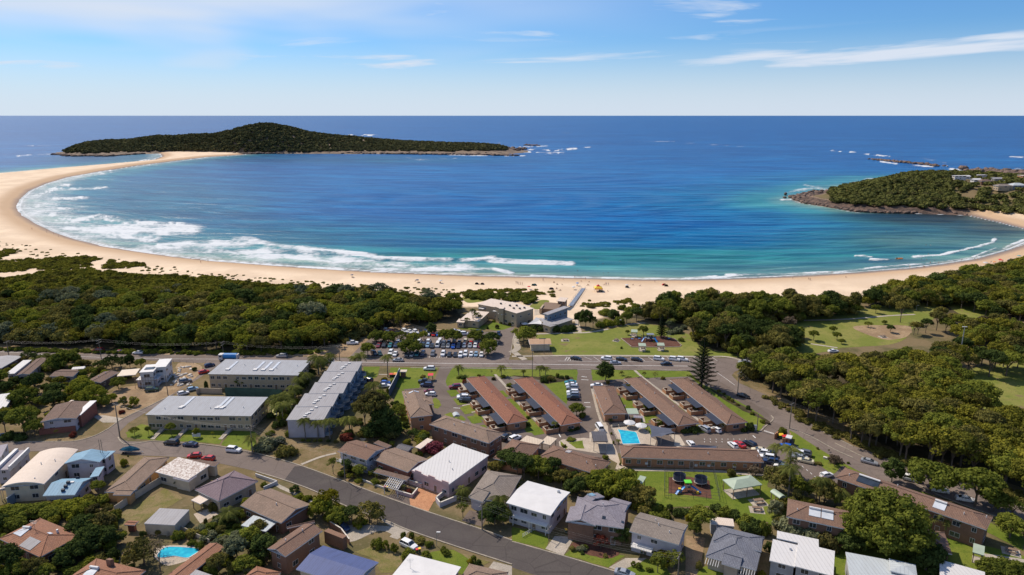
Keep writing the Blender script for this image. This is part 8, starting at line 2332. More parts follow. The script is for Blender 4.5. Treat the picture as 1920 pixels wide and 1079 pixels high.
fence('green mesh fence round the tennis court of the flats', T2(-200,495,0,500,200,510), 3.6, 'dark_green', 4,3, mesh='green_net')
fence('green mesh fence in front of the upper tan flats', T1(1690,495,1918,500), 3.6, 'dark_green', 4,3, mesh='green_net')
fence('tall dark fence round the playground with blue slides', Q5(45,500,50,110,780,150,870,560,480,530,45,500), 2.6, 'dark_metal', 2.6,3, pr=.05)
fence('low black fence in front of the dirt lot of the white house', T1(1250,240,1450,250), 1.2, 'dark_metal', 2.5,2)
fence('slim fence along the path left of the swimming pool', Q3(160,190,330,540), 1.2, 'dark_metal', 1.6,2)
fence('timber post fence in front of the toilet block', M3(960,880,1140,880,1310,870), 1.0, 'pole_wood', 2.0,1)
fence('timber post fence along the left park path', M5(240,650,480,660), 1.0, 'pole_wood', 2.5,1)
fence('wire fence along the right playing lawn', T4(20,250,300,400), 1.0, 'pole_wood', 3.5,1)

# beach ramp
a, b = P(Q8(555,595), .6), P(Q8(752,332), 0)
rp_ = thing('beach_ramp', (a.x, a.y, 0), 'narrow blue grey boardwalk ramp running down the sand from the cafe', 'ramp')
d = b - a; L_ = d.length; u_ = d.normalized(); sd_ = Vector((-u_.y, u_.x, 0)).normalized()
n_pl = 60
mb = MB(); mb.box((0,0,0), (L_ / n_pl * .88,2.3,.1)); pl = mb.mesh('plank', 'grey_metal')
for i in range(n_pl):
 q = a + d * ((i + .5) / n_pl)
 link('plank', pl, rp_, (q.x - a.x, q.y - a.y, q.z + .15),(0,0, math.atan2(d.y, d.x)))
for s_ in (-1,1):
 mb = MB((a.x, a.y, 0)); 
 for k in range(9):
  q = a + d * (k / 8) + sd_ * 1.15 * s_; mb.tube(q - Vector((0,0,.3)), q + Vector((0,0,1.2)), .05, n=4)
 mb.tube(a + sd_ * 1.15 * s_ + Vector((0,0,1.2)), b + sd_ * 1.15 * s_ + Vector((0,0,1.2)), .05, n=4); mb.build('handrail', 'bluegrey_wall', rp_)

# shade sails
def sail(label, pts, zs, mat, name='shade_sail'):
 w = [P(p, z) for p, z in zip(pts, zs)]
 c0 = sum(w, Vector()) / len(w)
 o = thing(name, (c0.x, c0.y, 0), label, 'shade sail')
 mb = MB((c0.x, c0.y, 0)); n = 5
 low = c0 - Vector((0,0,.35))
 for i in range(len(w)):
  A_, B_ = w[i], w[(i + 1) % len(w)]
  pr_ = A_
  for k in range(1, n + 1):
   t_ = k / n; q = A_.lerp(B_, t_); q = q + (c0 - q) * .22 * math.sin(PI * t_) * .6
   mb.poly([low, pr_, q]); pr_ = q
 mb.build('cloth', mat, o)
 for q in w:
  mb = MB((c0.x, c0.y, 0)); mb.tube((q.x, q.y, -.05), q, .08, n=6); mb.build('post', 'grey_metal', o)


sail('large blue grey shade sail over the paving right of the swimming pool', Q3(765,210,1110,270,1160,330,960,390,800,400), [3.2,4,3.6,2.9,2.6], 'shade_cloth')
sail('dark shade cloth behind the longest motel row beside parked cars', Q3(1280,545,1530,512,1800,530,1810,575), [3.0,3.4,3.2,2.9], 'shade_cloth')
sail('white fabric sail beside the surf club entrance', M3(1015,528,1110,452,1192,458,1172,530), [3.0,4.2,3.6,3.2], 'white_paint')
sail('small grey shade strip at the pool edge behind the longest motel row', Q3(480,515,700,500,860,525), [2.6,3.0,2.6], 'shade_cloth')


def umbrella(c, x, y, r_, mat, label, h=2.3, tilt=0):
 p = P(c(x, y)) if c else Vector((x, y, 0))
 z0 = hz(p.x, p.y) if p.y > 330 else 0
 o = thing('umbrella', (p.x, p.y, z0), label, 'umbrella')
 mb = MB(); mb.tube((0,0,0),(0,0, h), .04, n=5); mb.build('pole', 'grey_metal', o)
 mb = MB(); n = 8
 rg = [(math.cos(2 * PI * i / n) * r_, math.sin(2 * PI * i / n) * r_, h - r_ * .28) for i in range(n)]
 for i in range(n):
  mb.poly([(0,0, h + .05), rg[i], rg[(i + 1) % n]], mat)
  a_, b2 = rg[i], rg[(i + 1) % n]
  mb.poly([a_, (a_[0], a_[1], a_[2] - .18), (b2[0], b2[1], b2[2] - .18), b2], mat)
 mb.build('canopy', mat, o)


umbrella(Q3,478,250,2.0, 'white_paint', 'round white umbrella at the top of the swimming pool')
umbrella(Q3,652,295,2.0, 'white_paint', 'round white umbrella at the right of the swimming pool')
umbrella(M3,985,560,1.8, 'white_paint', 'white umbrella beside the surf club driveway')
umbrella(M3,1425,545,1.6, 'white_paint', 'left white umbrella on the cafe terrace')
umbrella(M3,1462,540,1.6, 'white_paint', 'right white umbrella on the cafe terrace')
# pool loungers
for i in range(7):
 p = P(Q3(235 + i * 30 + (i > 2) * 8,245 - i * 3)); o = thing('sun_lounger', (p.x, p.y, .05), 'dark sun lounger at the top edge of the motel pool', 'sun lounger', 'sun loungers by the motel pool', R(75))
 mb = MB(); mb.box((0,0,.25),(1.3,.6,.1)); mb.build('seat', 'dark_metal', o)
 mb = MB(); mb.poly([(.6,-.3,.33),(.6,.3,.33),(1.1,.3,.75),(1.1,-.3,.75)]); mb.build('backrest', 'dark_metal', o)
 for sx in (-.55,.55):
  for sy in (-.25,.25): mb = MB(); mb.tube((sx, sy, 0), (sx, sy, .27), .03, n=4); mb.build('leg', 'dark_metal', o)


def picnic_table(c, x, y, label, a=20, big=1.0):
 p = P(c(x, y)); o = thing('picnic_table', (p.x, p.y, .04), label, 'table', None, R(a))
 mb = MB(); mb.box((0,0,.7 * big),(2.2 * big, .8 * big, .08)); mb.build('tabletop', 'timber', o)
 for s_ in (-1,1): mb = MB(); mb.box((0, s_ * .85 * big, .42 * big),(2.2 * big, .32 * big, .06)); mb.build('bench', 'timber', o)
 for s_ in (-.8,.8): mb = MB(); mb.box((s_ * big, 0,0),(.12,1.5 * big, .70 * big)); mb.build('leg', 'grey_metal', o)
 mb = MB(); mb.box((0,0,-.03),(3.4 * big, 3.0 * big, .05)); mb.build('base_slab', 'concrete', o)


picnic_table(Q5,1455,585, 'picnic table on a pale slab right of the large green shelter', 10,1.25)
picnic_table(Q5,1430,695, 'picnic table lower on the lawn behind the dark hedge', -10,1.1)
picnic_table(B4,1820,905, 'picnic table on the lawn at the right edge', -30,1.1)
picnic_table(M3,1437,712, 'pale picnic table alone on the park lawn', 0,1.1)
picnic_table(M5,860,768, 'picnic table on the bare patch of the right park', 10,1.0)
picnic_table(M4,92,715, 'long pale bench table left of the playground mulch', 60,1.0)
for c, x, y in ((M4,388,800), (M4,598,798), (M4,285,650)): picnic_table(c, x, y, 'picnic table under a small pale park shelter', 0,.9)

# fenced playground: tower with slides, two netted trampolines
p = P(Q5(390,400))
pg = thing('play_tower', (p.x, p.y, .05), 'play tower with a lime roof and blue slides inside the dark fence', 'playground')
for sx in (-.9,.9):
 for sy in (-.9,.9): mb = MB(); mb.tube((sx, sy, 0), (sx, sy, 3.4), .08, n=6); mb.build('post', 'orange_fabric', pg)
pg.scale = (.74,.74,.74)
mb = MB(); mb.box((0,0,1.5),(2.1,2.1,.12)); mb.build('platform', 'dark_metal', pg)
mb = MB(); mb.box((0,0,3.4),(2.5,2.3,.35)); mb.build('roof', 'green_plastic', pg)


def slide(x0, y0, z0, x1, y1, z1, w_=.55, mat='blue_plastic'):
 a, b = Vector((x0, y0, z0)), Vector((x1, y1, z1)); d = (b - a); sd = Vector((-d.y, d.x, 0)).normalized() * w_
 mb = MB(); n = 8
 pts_ = [a.lerp(b, k / n) + Vector((0,0,.35 * math.sin(PI * k / n) * (1 - k / n))) for k in range(n + 1)]
 for k in range(n):
  p0, p1 = pts_[k], pts_[k + 1]
  mb.poly([p0 - sd, p1 - sd, p1 + sd, p0 + sd])
  for s_ in (-1,1): mb.poly([p0 + sd * s_, p1 + sd * s_, p1 + sd * s_ + Vector((0,0,.28)), p0 + sd * s_ + Vector((0,0,.28))])
 mb.build('slide', mat, pg)


slide(-1.0,-.2,1.6,-3.4,-1.8,.3); slide(1.0,-.3,1.9,4.4,-2.3,.3,.4); slide(-3.4,-1.8,1.2,-5.0,-2.9,.2)
mb = MB(); mb.box((-3.2,-1.2,0),(.9,.9,1.6)); mb.build('side_deck', 'yellow_plastic', pg)
mb = MB(); mb.box((3.1,-2.3,0),(.8,.8,1.0)); mb.build('side_deck', 'yellow_plastic', pg)
mb = MB()
for k in range(7): mb.tube((.3 + k * .3,-1.3 - k * .15,1.6 - k * .22),(.3 + k * .3,-2.2 - k * .15,1.6 - k * .22), .05, n=4)
mb.build('rope_ladder', 'orange_fabric', pg)
for (x, y, lb) in ((265,270, 'left netted trampoline in the fenced playground'),(585,310, 'right netted trampoline in the fenced playground')):
 p = P(Q5(x, y)); o = thing('trampoline', (p.x, p.y, .05), lb, 'trampoline')
 mb = MB(); n = 16; rg = [(math.cos(2 * PI * i / n) * 1.75, math.sin(2 * PI * i / n) * 1.35) for i in range(n)]
 mb.prism(rg, .75,.85, 'dark_metal', True); mb.build('mat', 'dark_metal', o)
 mb = MB()
 for i in range(n):
  a_, b2 = rg[i], rg[(i + 1) % n]; mb.poly([(a_[0], a_[1], .8), (b2[0], b2[1], .8), (b2[0], b2[1], 2.4), (a_[0], a_[1], 2.4)])
 mb.build('net', 'shade_cloth', o)
 mb = MB()
 for i in range(n): mb.tube((*rg[i], .82), (*rg[(i + 1) % n], .82), .1, n=5)
 mb.build('rim', 'render_wall', o)
 for i in range(0, n, 3): mb = MB(); mb.tube((*rg[i], 0), (*rg[i], 2.4), .05, n=4); mb.build('pole', 'grey_metal', o)
# park playground
p = P(M4(470,710))
pg = thing('climbing_frame', (p.x, p.y, .05), 'dark blue climbing frame with a grey roof on the park playground mulch', 'playground')
for i, (x, y) in enumerate(((-2,0),(0,.4),(2,0),(-1,-1.2),(1.2,-1.2))):
 mb = MB(); mb.box((x, y, 1.3),(1.5,1.3,.12)); mb.build('platform', 'bluegrey_wall', pg)
 for sx in (-.7,.7):
  for sy in (-.6,.6): mb = MB(); mb.tube((x + sx, y + sy, 0), (x + sx, y + sy, 2.6), .09, n=5); mb.build('post', 'paint_dark_blue', pg)
mb = MB(); mb.box((.2,.5,2.6),(3.2,2.4,.25)); mb.build('roof', 'grey_metal', pg)
slide(-2.6,-1.0,1.5,-4.2,-2.4,.2,.4); slide(1.6,-1.4,1.5,2.6,-3.6,.2,.4)
for (x, y, lb) in ((272,705, 'small blue seesaw on the park playground mulch'),(352,700, 'dark spring pole toy on the park playground mulch'),(685,700, 'dark basket swing at the right of the park playground mulch')):
 p = P(M4(x, y)); o = thing('play_equipment', (p.x, p.y, .05), lb, 'playground')
 for s_ in (-1,1): mb = MB(); mb.tube((s_ * .9,-.5,0), (s_ * .8,0,2.2), .08, n=5); mb.build('post', 'paint_dark_blue', o)
 mb = MB(); mb.tube((-.9,0,2.2),(.9,0,2.2), .08, n=5); mb.build('bar', 'grey_metal', o)
 mb = MB(); mb.box((0,0,.4),(1.0,.6,.12)); mb.build('seat', 'blue_plastic', o)

# bins, skips, pergola, mailbox and small things
def bin_(c, x, y, lid, label):
 p = P(c(x, y)); o = thing('wheelie_bin', (p.x, p.y, .03), label, 'bin', None, R(20))
 mb = MB(); b0 = [(-.26,-.3),(.26,-.3),(.26,.3),(-.26,.3)]
 mb.prism([(x_ * .85, y_ * .85) for x_, y_ in b0], 0,.95, 'dark_green', True); mb.build('body', 'dark_green', o)
 mb = MB(); mb.box((0,0,.95),(.62,.7,.12)); mb.build('lid', lid, o)


bin_(B2,966,440, 'red_plastic', 'red lidded wheelie bin at the white pergola by the street')
bin_(B2,982,442, 'yellow_plastic', 'yellow lidded wheelie bin at the white pergola by the street')
bin_(B2,1208,912, 'red_plastic', 'red lidded bin beside the white car and clipped shrubs')
bin_(B2,1226,906, 'yellow_plastic', 'yellow lidded bin beside the white car and clipped shrubs')
bin_(B3,405,762, 'yellow_plastic', 'yellow lidded bin at the top of the concrete drive')
bin_(B3,972,918, 'yellow_plastic', 'yellow lidded bin before the grey brown gabled house')
bin_(B3,996,924, 'red_plastic', 'red lidded bin before the grey brown gabled house')
for (c, x, y, lid, lb) in ((Q7,595,375, 'red_plastic', 'red lidded waste bin beside the dark panel fence'), (Q7,640,375, 'orange_fabric', 'orange lidded waste bin beside the dark panel fence'), (Q7,655,368, 'yellow_plastic', 'yellow lidded waste bin beside the dark panel fence'), (V2,612,400, 'yellow_plastic', 'yellow lidded skip bin inside the brick bay'), (V2,680,428, 'red_plastic', 'red lidded skip bin inside the brick bay')):
 p = P(c(x, y)); o = thing('waste_bin', (p.x, p.y, .03), lb, 'bin')
 mb = MB(); mb.box((0,0,0),(1.5,1.1,1.1)); mb.build('body', 'dark_green', o)
 mb = MB(); mb.poly([(-.8,-.6,1.12),(.8,-.6,1.12),(.8,.6,1.4),(-.8,.6,1.4)]); mb.poly([(-.8,-.6,1.1),(-.8,.6,1.1),(-.8,.6,1.4)]); mb.poly([(.8,-.6,1.1),(.8,-.6,1.12),(.8,.6,1.4),(.8,.6,1.1)]); mb.build('lid', lid, o)
wall('brick bin bay with orange walls at the corner of the motel parking', V2(500,420,560,360,540,400), 1.8,.2, 'brick_orange', 'bin_bay')
wall('brick bin bay wall behind the red skip lid', V2(640,500,700,505,760,480,780,400), 1.8,.2, 'brick_orange', 'bin_bay')
house('bin_shelter', 'small white roofed shelter at the corner of the motel parking beside the skips', [(V2(700,385), V2(800,420), V2(828,365), 2.5)], 'shelter', roof='flat', rmat='white_roof', wmat='brick_orange', win=0)
# meter box
p = P(V2(150,260)); o = thing('meter_box', (p.x, p.y, 0), 'grey metal meter cabinet beside the timber pole at the motel exit', 'cabinet')
mb = MB(); mb.box((0,0,0),(.9,.7,1.8)); mb.build('cabinet', 'grey_metal', o); mb = MB(); mb.box((0,-.37,.2),(.7,.05,1.4)); mb.build('door', 'frame_white', o)
# white pergola by the street
A_, B_, C_ = P(B2(960,410), 2.4), P(B2(1060,440), 2.4), P(B2(1108,365), 2.4)
o = thing('pergola', (A_.x, A_.y, 0), 'white lattice pergola beside the street before the brown porch house', 'pergola')
u_, n_ = B_ - A_, C_ - B_
for i in range(8):
 q = A_ + u_ * (i / 7); mb = MB((A_.x, A_.y, 0)); mb.tube(q, q + n_, .09, n=4); mb.build('slat', 'white_paint', o)
for i in range(6):
 q = A_ + n_ * (i / 5) + Vector((0,0,-.12)); mb = MB((A_.x, A_.y, 0)); mb.tube(q, q + u_, .09, n=4); mb.build('beam', 'white_paint', o)
for q in (A_, B_, C_, A_ + n_): mb = MB((A_.x, A_.y, 0)); mb.tube((q.x, q.y, 0), q, .1, n=5); mb.build('post', 'white_paint', o)
# sign box on the front lawn, noticeboard, small fixtures
p = P(T1(1474,806)); o = thing('notice_board', (p.x, p.y, 0), 'low white board on the front lawn of the lower tan flats', 'sign')
mb = MB(); mb.box((0,0,.5),(2.6,.25,1.2)); mb.build('board', 'white_paint', o)
for s_ in (-1,1): mb = MB(); mb.box((s_ * 1.1,0,-.05),(.12,.2,.56)); mb.build('leg', 'grey_metal', o)
for x in (1170,1345,1680):   # entry ramps of the flats
 a, b = P(T1(x + 55,725), .8), P(T1(x - 30,815), .1)
 o = thing('entry_ramp', (b.x, b.y, 0), 'narrow pale entry ramp crossing the front lawn of the lower tan flats', 'ramp')
 d = a - b; m_ = (a + b) / 2; mb = MB((b.x, b.y, 0)); sd = Vector((-d.y, d.x, 0)).normalized() * .7
 mb.poly([b - sd, a - sd, a + sd, b + sd]); mb.poly([b - sd - Vector((0,0,.1)), a - sd - Vector((0,0,.8)), a - sd, b - sd]); mb.poly([b + sd, a + sd, a + sd - Vector((0,0,.8)), b + sd - Vector((0,0,.1))]); mb.build('deck', 'concrete', o)
 mb = MB((b.x, b.y, 0)); mb.tube(b - sd + Vector((0,0,.9)), a - sd + Vector((0,0,.9)), .05, n=4); mb.build('handrail', 'timber', o)
house('bus_shelter', 'small red roofed stand beside the black ute on the motel lawn', [(*A3(Q7,1135,355,1215,360,1220,322), 2.3)], 'shelter', roof='flat', rmat='red_plastic', wmat='timber', open_=1)
# building rubble beside the unfinished white house
rs = np.random.RandomState(4)
spots = [(P(T1(x, y)).x, P(T1(x, y)).y, .15, r_) for x, y, r_ in zip(rs.uniform(1230,1440,70), rs.uniform(270,420,70), rs.uniform(.3,.9,70)) if (x - 1230) > (y - 270) * .5 - 20]
boulders('building_rubble', spots, 'pale piles of rubble and pallets beside the unfinished white house', 'render_wall')
# rocks and seats at the garden feature on the bending road lawn
p = P(V2(1480,790)); o = thing('rock_bench', (p.x, p.y, 0), 'pale stone seat beside a grey shrub on the bending road lawn', 'bench')
mb = MB(); mb.box((0,0,0),(3.2,.7,.6), R(-35)); mb.build('seat', 'render_wall', o)
p = P(V2(1570,830)); tree(p.x, p.y, 2.2,2.2, 'bush', 'leaf_bare', 'grey brown shrub beside the stone seat on the lawn')

# ------------------------------------------------------------------ people, beach things
def person_mesh(pose):
 """one continuous body grown from a jointed skeleton"""
 if pose == 'stand': J = {'pel': (0,0,.92), 'ch': (0,0,1.25), 'nk': (0,.01,1.46), 'hd': (0,.02,1.62), 'hd2': (0,.02,1.72), 'kl': (-.1,.03,.5), 'fl': (-.11,0,.06), 'tl': (-.11,.14,.03), 'kr': (.11,.04,.5), 'fr': (.13,-.06,.06), 'tr': (.13,.08,.03), 'sl': (-.19,0,1.40), 'el': (-.26,.0,1.12), 'hl': (-.26,.1,.88), 'sr': (.19,0,1.40), 'er': (.27,.02,1.12), 'hr': (.29,.14,.90)}
 elif pose == 'walk': J = {'pel': (0,0,.90), 'ch': (0,.03,1.23), 'nk': (0,.05,1.44), 'hd': (0,.07,1.60), 'hd2': (0,.07,1.70), 'kl': (-.1,.22,.52), 'fl': (-.1,.30,.08), 'tl': (-.1,.44,.06), 'kr': (.1,-.06,.48), 'fr': (.1,-.36,.12), 'tr': (.1,-.26,.04), 'sl': (-.19,.03,1.38), 'el': (-.25,-.12,1.14), 'hl': (-.24,-.06,.90), 'sr': (.19,.03,1.38), 'er': (.25,.16,1.14), 'hr': (.22,.32,.98)}
 else: J = {'pel': (0,0,.14), 'ch': (0,-.10,.46), 'nk': (0,-.12,.66), 'hd': (0,-.10,.82), 'hd2': (0,-.10,.92), 'kl': (-.16,.38,.42), 'fl': (-.16,.62,.06), 'tl': (-.16,.76,.04), 'kr': (.14,.44,.20), 'fr': (.14,.84,.07), 'tr': (.14,.90,.16), 'sl': (-.19,-.1,.60), 'el': (-.26,.04,.40), 'hl': (-.2,.3,.42), 'sr': (.19,-.1,.60), 'er': (.28,-.24,.34), 'hr': (.26,-.34,.06)}
 rad = {'pel': .135, 'ch': .145, 'nk': .06, 'hd': .095, 'hd2': .085, 'kl': .062, 'fl': .045, 'tl': .035, 'kr': .062, 'fr': .045, 'tr': .035, 'sl': .06, 'el': .042, 'hl': .032, 'sr': .06, 'er': .042, 'hr': .032}
 E = [('pel', 'ch'), ('ch', 'nk'), ('nk', 'hd'), ('hd', 'hd2'), ('pel', 'kl'), ('kl', 'fl'), ('fl', 'tl'), ('pel', 'kr'), ('kr', 'fr'), ('fr', 'tr'), ('ch', 'sl'), ('sl', 'el'), ('el', 'hl'), ('ch', 'sr'), ('sr', 'er'), ('er', 'hr')]
 ks = list(J)
 me = bpy.data.meshes.new('skel'); me.from_pydata([J[k] for k in ks], [(ks.index(a), ks.index(b)) for a, b in E], [])
 o = bpy.data.objects.new('skel', me); COL.objects.link(o)
 md = o.modifiers.new('skin', 'SKIN')
 for k, v in zip(ks, me.skin_vertices[0].data): v.radius = (rad[k], rad[k])
 me.skin_vertices[0].data[0].use_root = True
 sb = o.modifiers.new('sub', 'SUBSURF'); sb.levels = 1
 ev = o.evaluated_get(bpy.context.evaluated_depsgraph_get())
 out = bpy.data.meshes.new_from_object(ev)
 bpy.data.objects.remove(o)
 out.name = 'person_' + pose
 lo, hi = J['pel'][2] - .2, J['pel'][2] + .12
 out.materials.clear(); out.materials.append(M('skin')); out.materials.append(M('paint_dark_blue')); out.materials.append(M('bark'))
 for f in out.polygons:
  z = f.center.z; c_ = f.center
  f.material_index = 0
  if abs(c_.x) < .2 and lo < z < hi and abs(c_.y) < .25: f.material_index = 1
  if z > J['hd'][2] + .03 and c_.y < J['hd'][1] + .03: f.material_index = 2
 return out


PM = {k: person_mesh(k) for k in ('stand', 'walk', 'sit')}
prs = random.Random(9)
WEAR = [('dark_metal', 'dark'), ('paint_red', 'red'), ('white_paint', 'white'), ('paint_blue', 'blue'), ('paint_dark_blue', 'navy'), ('yellow_plastic', 'yellow')]


def person(c, x, y, pose, where, sea=None):
 p = P(c(x, y), SEA if sea else 0)
 z = SEA - 1.0 if sea else hz(p.x, p.y)
 if not sea: p = P(c(x, y), z)
 m_, wn2 = prs.choice(WEAR)
 v_ = {'stand': 'standing', 'walk': 'walking', 'sit': 'sitting'}[pose]
 if sea: lb = f'person in {wn2} swimwear bathing in the {where}'
 else: lb = f'person in {wn2} swimwear {v_} {where}'
 o = link('person', PM[pose], None, (p.x, p.y, z),(0,0, prs.uniform(0,6.28)),(1.05,1.05,1.05))
 o.material_slots[1].link = 'OBJECT'; o.material_slots[1].material = M(m_)
 tag(o, lb, 'person', 'people on the beach')


for x, y, s_ in ((145,215, 'stand'),(447,200, 'stand'),(315,244, 'sit'),(303,243, 'sit'),(355,273, 'sit'),(430,277, 'sit'),(345,335, 'sit'),(355,338, 'sit'),(410,362, 'sit'),(395,364, 'sit'),(780,200, 'walk'),(715,226, 'sit'),(835,237, 'sit'),(812,282, 'sit'),(825,284, 'sit'),(1062,280, 'sit'),(1078,280, 'stand'),(1094,280, 'stand'),(1124,282, 'stand'),(1602,292, 'sit'),(1495,282, 'sit'),(620,180, 'walk'),(1115,376, 'sit'),(1820,240, 'stand'),(655,290, 'sit')):
 person(Q8, x, y, s_, 'on the sand near the lifeguard tent')
for x, y in ((885,74),(900,78),(915,84),(935,86),(955,88)): person(M3, x, y, 'stand', 'in a group beyond the surf club')
for x, y, s_ in ((440,75, 'sit'),(470,85, 'sit'),(510,80, 'sit'),(1190,42, 'stand'),(1345,85, 'sit'),(35,70, 'sit')): person(M3, x, y, s_, 'on sand above the surf club')
for x, y, s_ in ((185,335, 'stand'),(305,340, 'walk'),(315,345, 'walk'),(582,322, 'sit'),(1062,250, 'walk'),(1162,250, 'stand'),(1170,252, 'stand'),(1215,218, 'walk'),(1278,222, 'walk'),(478,295, 'walk')): person(M5, x, y, s_, 'on the beach beyond the park wood')
for x, y, s_ in ((1175,300, 'walk'),(1215,310, 'walk'),(975,322, 'stand'),(1350,375, 'sit'),(1460,355, 'sit'),(1480,360, 'sit'),(1545,335, 'sit'),(1600,330, 'sit'),(1640,335, 'sit'),(1420,350, 'stand'),(1780,300, 'sit')): person(Q9, x, y, s_, 'at the crowded right beach end')
for x, y, s_ in ((350,145, 'walk'),(405,163, 'walk'),(440,180, 'stand'),(482,186, 'stand'),(1505,374, 'stand'),(1560,366, 'walk'),(240,122, 'walk')): person(M1, x, y, s_, 'on the curved left beach')
for x, y in ((720,322),(728,325),(1195,352),(1215,358),(1225,362),(1380,362)): person(M2, x, y, 'sit', 'on the sand above the coastal bush')
for x, y in ((665,62),(1050,105),(1120,103),(970,8)): person(Q8, x, y, 'stand', 'water off the lifeguard tent', 1)
for x, y in ((1370,862),(1385,864),(1470,884),(1525,876),(1565,872),(1618,876),(1624,880),(1440,902),(1680,888),(1245,866)): person(W2, x, y, 'stand', 'surf among the group of bathers', 1)
for x, y in ((520,85),(450,75),(580,310),(380,290),(455,300),(1320,80),(1080,145),(950,155)): person(Q9, x, y, 'stand', 'calm corner of the bay', 1)
for x, y in ((1145,705),(1190,700),(1380,830)): person(W3, x - 0, y, 'stand', 'water below the headland', 1)
# lifeguard tent, tents, umbrellas, mats
p = P(Q8(970,370), 0); z = hz(p.x, p.y)
o = thing('lifeguard_tent', (p.x, p.y, z), 'red and yellow lifeguard tent on the sand right of the boardwalk ramp', 'tent')
mb = MB(); r_ = 2.4; sq = [(-r_, -r_), (r_, -r_), (r_, r_),(-r_, r_)]
for i in range(4):
 a_, b2 = sq[i], sq[(i + 1) % 4]
 mb.poly([(a_[0] * .45, a_[1] * .45,3.1), (b2[0] * .45, b2[1] * .45,3.1),(0,0,4.2)], 'red_plastic')
mb.build('roof', 'red_plastic', o)
mb = MB()
for i in range(4):
 a_, b2 = sq[i], sq[(i + 1) % 4]
 mb.poly([(a_[0], a_[1], 2.2), (b2[0], b2[1], 2.2), (b2[0] * .45, b2[1] * .45,3.1), (a_[0] * .45, a_[1] * .45,3.1)], 'yellow_plastic')
 if i < 3: mb.poly([(a_[0], a_[1], 1.5), (b2[0], b2[1], 1.5), (b2[0], b2[1], 2.2), (a_[0], a_[1], 2.2)], 'orange_fabric')
mb.build('canopy', 'yellow_plastic', o)
for a_ in sq: mb = MB(); mb.tube((a_[0], a_[1], -.2), (a_[0], a_[1], 2.3), .05, n=4); mb.build('pole', 'grey_metal', o)
p = P(Q8(1010,378), 0)
o = thing('beach_buggy', (p.x, p.y, hz(p.x, p.y)), 'dark open beach buggy parked beside the lifeguard tent', 'buggy', None, R(-20))
mb = MB(); mb.box((0,0,.4),(2.4,1.2,.5)); mb.build('body', 'dark_green', o)
mb = MB(); mb.box((-.2,0,1.6),(1.5,1.2,.08)); mb.build('roof', 'timber', o)
for sx in (-.8,.8):
 for sy in (-.6,.6): link('wheel', WHEEL, o, (sx, sy, .33)); mb = MB(); mb.tube((sx * .9 - .1, sy * .9,.9), (sx * .9 - .2, sy * .9,1.6), .03, n=4); mb.build('post', 'dark_metal', o)
bu = [(Q8,602,345,1.1, 'white_paint', 'pale beach umbrella left of the boardwalk ramp end'), (Q8,1400,315,1.1, 'white_paint', 'pale beach umbrella on the sand right of the lifeguard tent'), (Q8,660,288,1.0, 'blue_plastic', 'blue beach umbrella nearer the water above the ramp'), (M2,1208,360,1.2, 'paint_dark_blue', 'dark beach umbrella on the sand above the coastal bush'), (M2,1382,364,1.1, 'white_paint', 'white beach umbrella on the sand above the coastal bush'), (M2,720,322,1.0, 'paint_dark_blue', 'lone dark umbrella on the narrow left beach'),
   (Q9,1335,372,1.6, 'white_paint', 'large white beach umbrella in the crowd at the right beach end'), (Q9,1570,335,1.4, 'red_plastic', 'red beach umbrella in the crowd at the right beach end'), (Q9,1550,325,1.1, 'red_plastic', 'smaller red umbrella in the crowd at the right beach end'), (Q9,1710,330,1.4, 'paint_blue', 'blue beach umbrella in the crowd at the right beach end'), (Q9,1840,270,1.4, 'teal_fabric', 'teal beach umbrella at the far right end of the beach'), (Q9,1470,365,1.0, 'orange_fabric', 'orange beach umbrella in the crowd at the right beach end'), (M3,1030,135,1.0, 'red_plastic', 'pale red umbrella on the sand beyond the surf club')]
for c, x, y, r_, m_, lb in bu: umbrella(c, x, y, r_, m_, lb, 2.0)


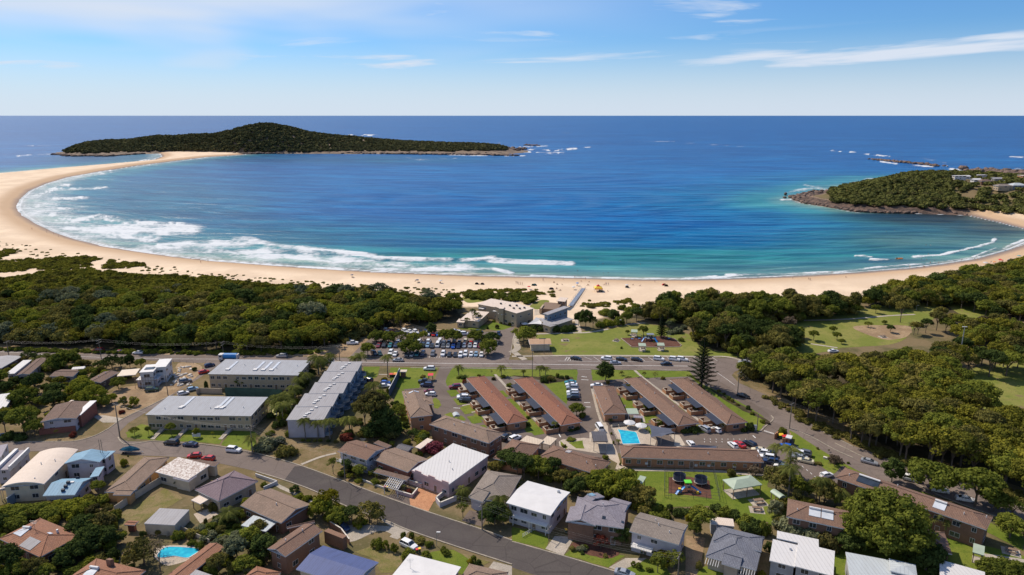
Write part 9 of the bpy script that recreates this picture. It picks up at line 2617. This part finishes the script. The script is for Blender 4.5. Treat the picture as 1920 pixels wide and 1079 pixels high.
def tent(c, x, y, mat, label, w_=2.2):
 p = P(c(x, y), 0); o = thing('beach_tent', (p.x, p.y, hz(p.x, p.y)), label, 'tent', None, R(prs.uniform(-30,30)))
 mb = MB(); n = 8
 arc = [(math.cos(PI * i / n) * w_ / 2, math.sin(PI * i / n) * 1.25) for i in range(n + 1)]
 for i in range(n): mb.poly([(arc[i][0], -.7, arc[i][1]), (arc[i + 1][0], -.7, arc[i + 1][1]), (arc[i + 1][0] * .8,.8, arc[i + 1][1] * .7), (arc[i][0] * .8,.8, arc[i][1] * .7)])
 mb.poly([(a_[0] * .8,.8, a_[1] * .7) for a_ in arc]); mb.build('canopy', mat, o)
 mb = MB(); mb.box((0,-.2,.02), (w_ * .9,1.6,.05)); mb.build('ground_sheet', 'dark_metal', o)


tent(Q8,268,340, 'paint_dark_blue', 'dark blue beach tent left of the boardwalk ramp', 3.0)
tent(Q8,22,282, 'teal_fabric', 'teal beach tent on the sand beyond the surf club', 2.6)
tent(Q8,2,285, 'teal_fabric', 'smaller teal beach tent beside the teal one', 2.0)
tent(M4,628,90, 'red_plastic', 'red and brown shelter heap on the sand above the park wood', 2.6)
tent(M4,652,100, 'timber', 'brown beach tent on the sand above the park wood', 2.4)
tent(M4,212,115, 'dark_metal', 'dark beach tent on the sand above the beach shrubs', 2.2)
tent(M2,1655,372, 'paint_dark_blue', 'dark shade tent on the sand left of the surf club, left of two', 2.4)
tent(M2,1697,374, 'dark_metal', 'dark shade tent on the sand left of the surf club, right of two', 2.4)
# rescue boat in the calm corner
p = P(M5(985,185), SEA)
o = thing('inflatable_boat', (p.x, p.y, SEA + .1), 'orange inflatable boat floating near the right beach', 'boat', None, R(15))
mb = MB()
ring_ = [(-2.4,-.9),(1.2,-.9),(2.2,-.5),(2.7,0),(2.2,.5),(1.2,.9),(-2.4,.9)]
for i in range(6): mb.tube((*ring_[i], .35), (*ring_[i + 1], .35), .34, n=8)
mb.build('tube', 'orange_fabric', o)
mb = MB(); mb.box((-.3,0,.1),(3.8,1.5,.12)); mb.build('floor', 'dark_metal', o)
mb = MB(); mb.box((-2.5,0,.2),(.5,.5,1.1)); mb.build('engine', 'dark_metal', o)
settle_labels()
for o in THINGS:
 if 'mass' in o: del o['mass']
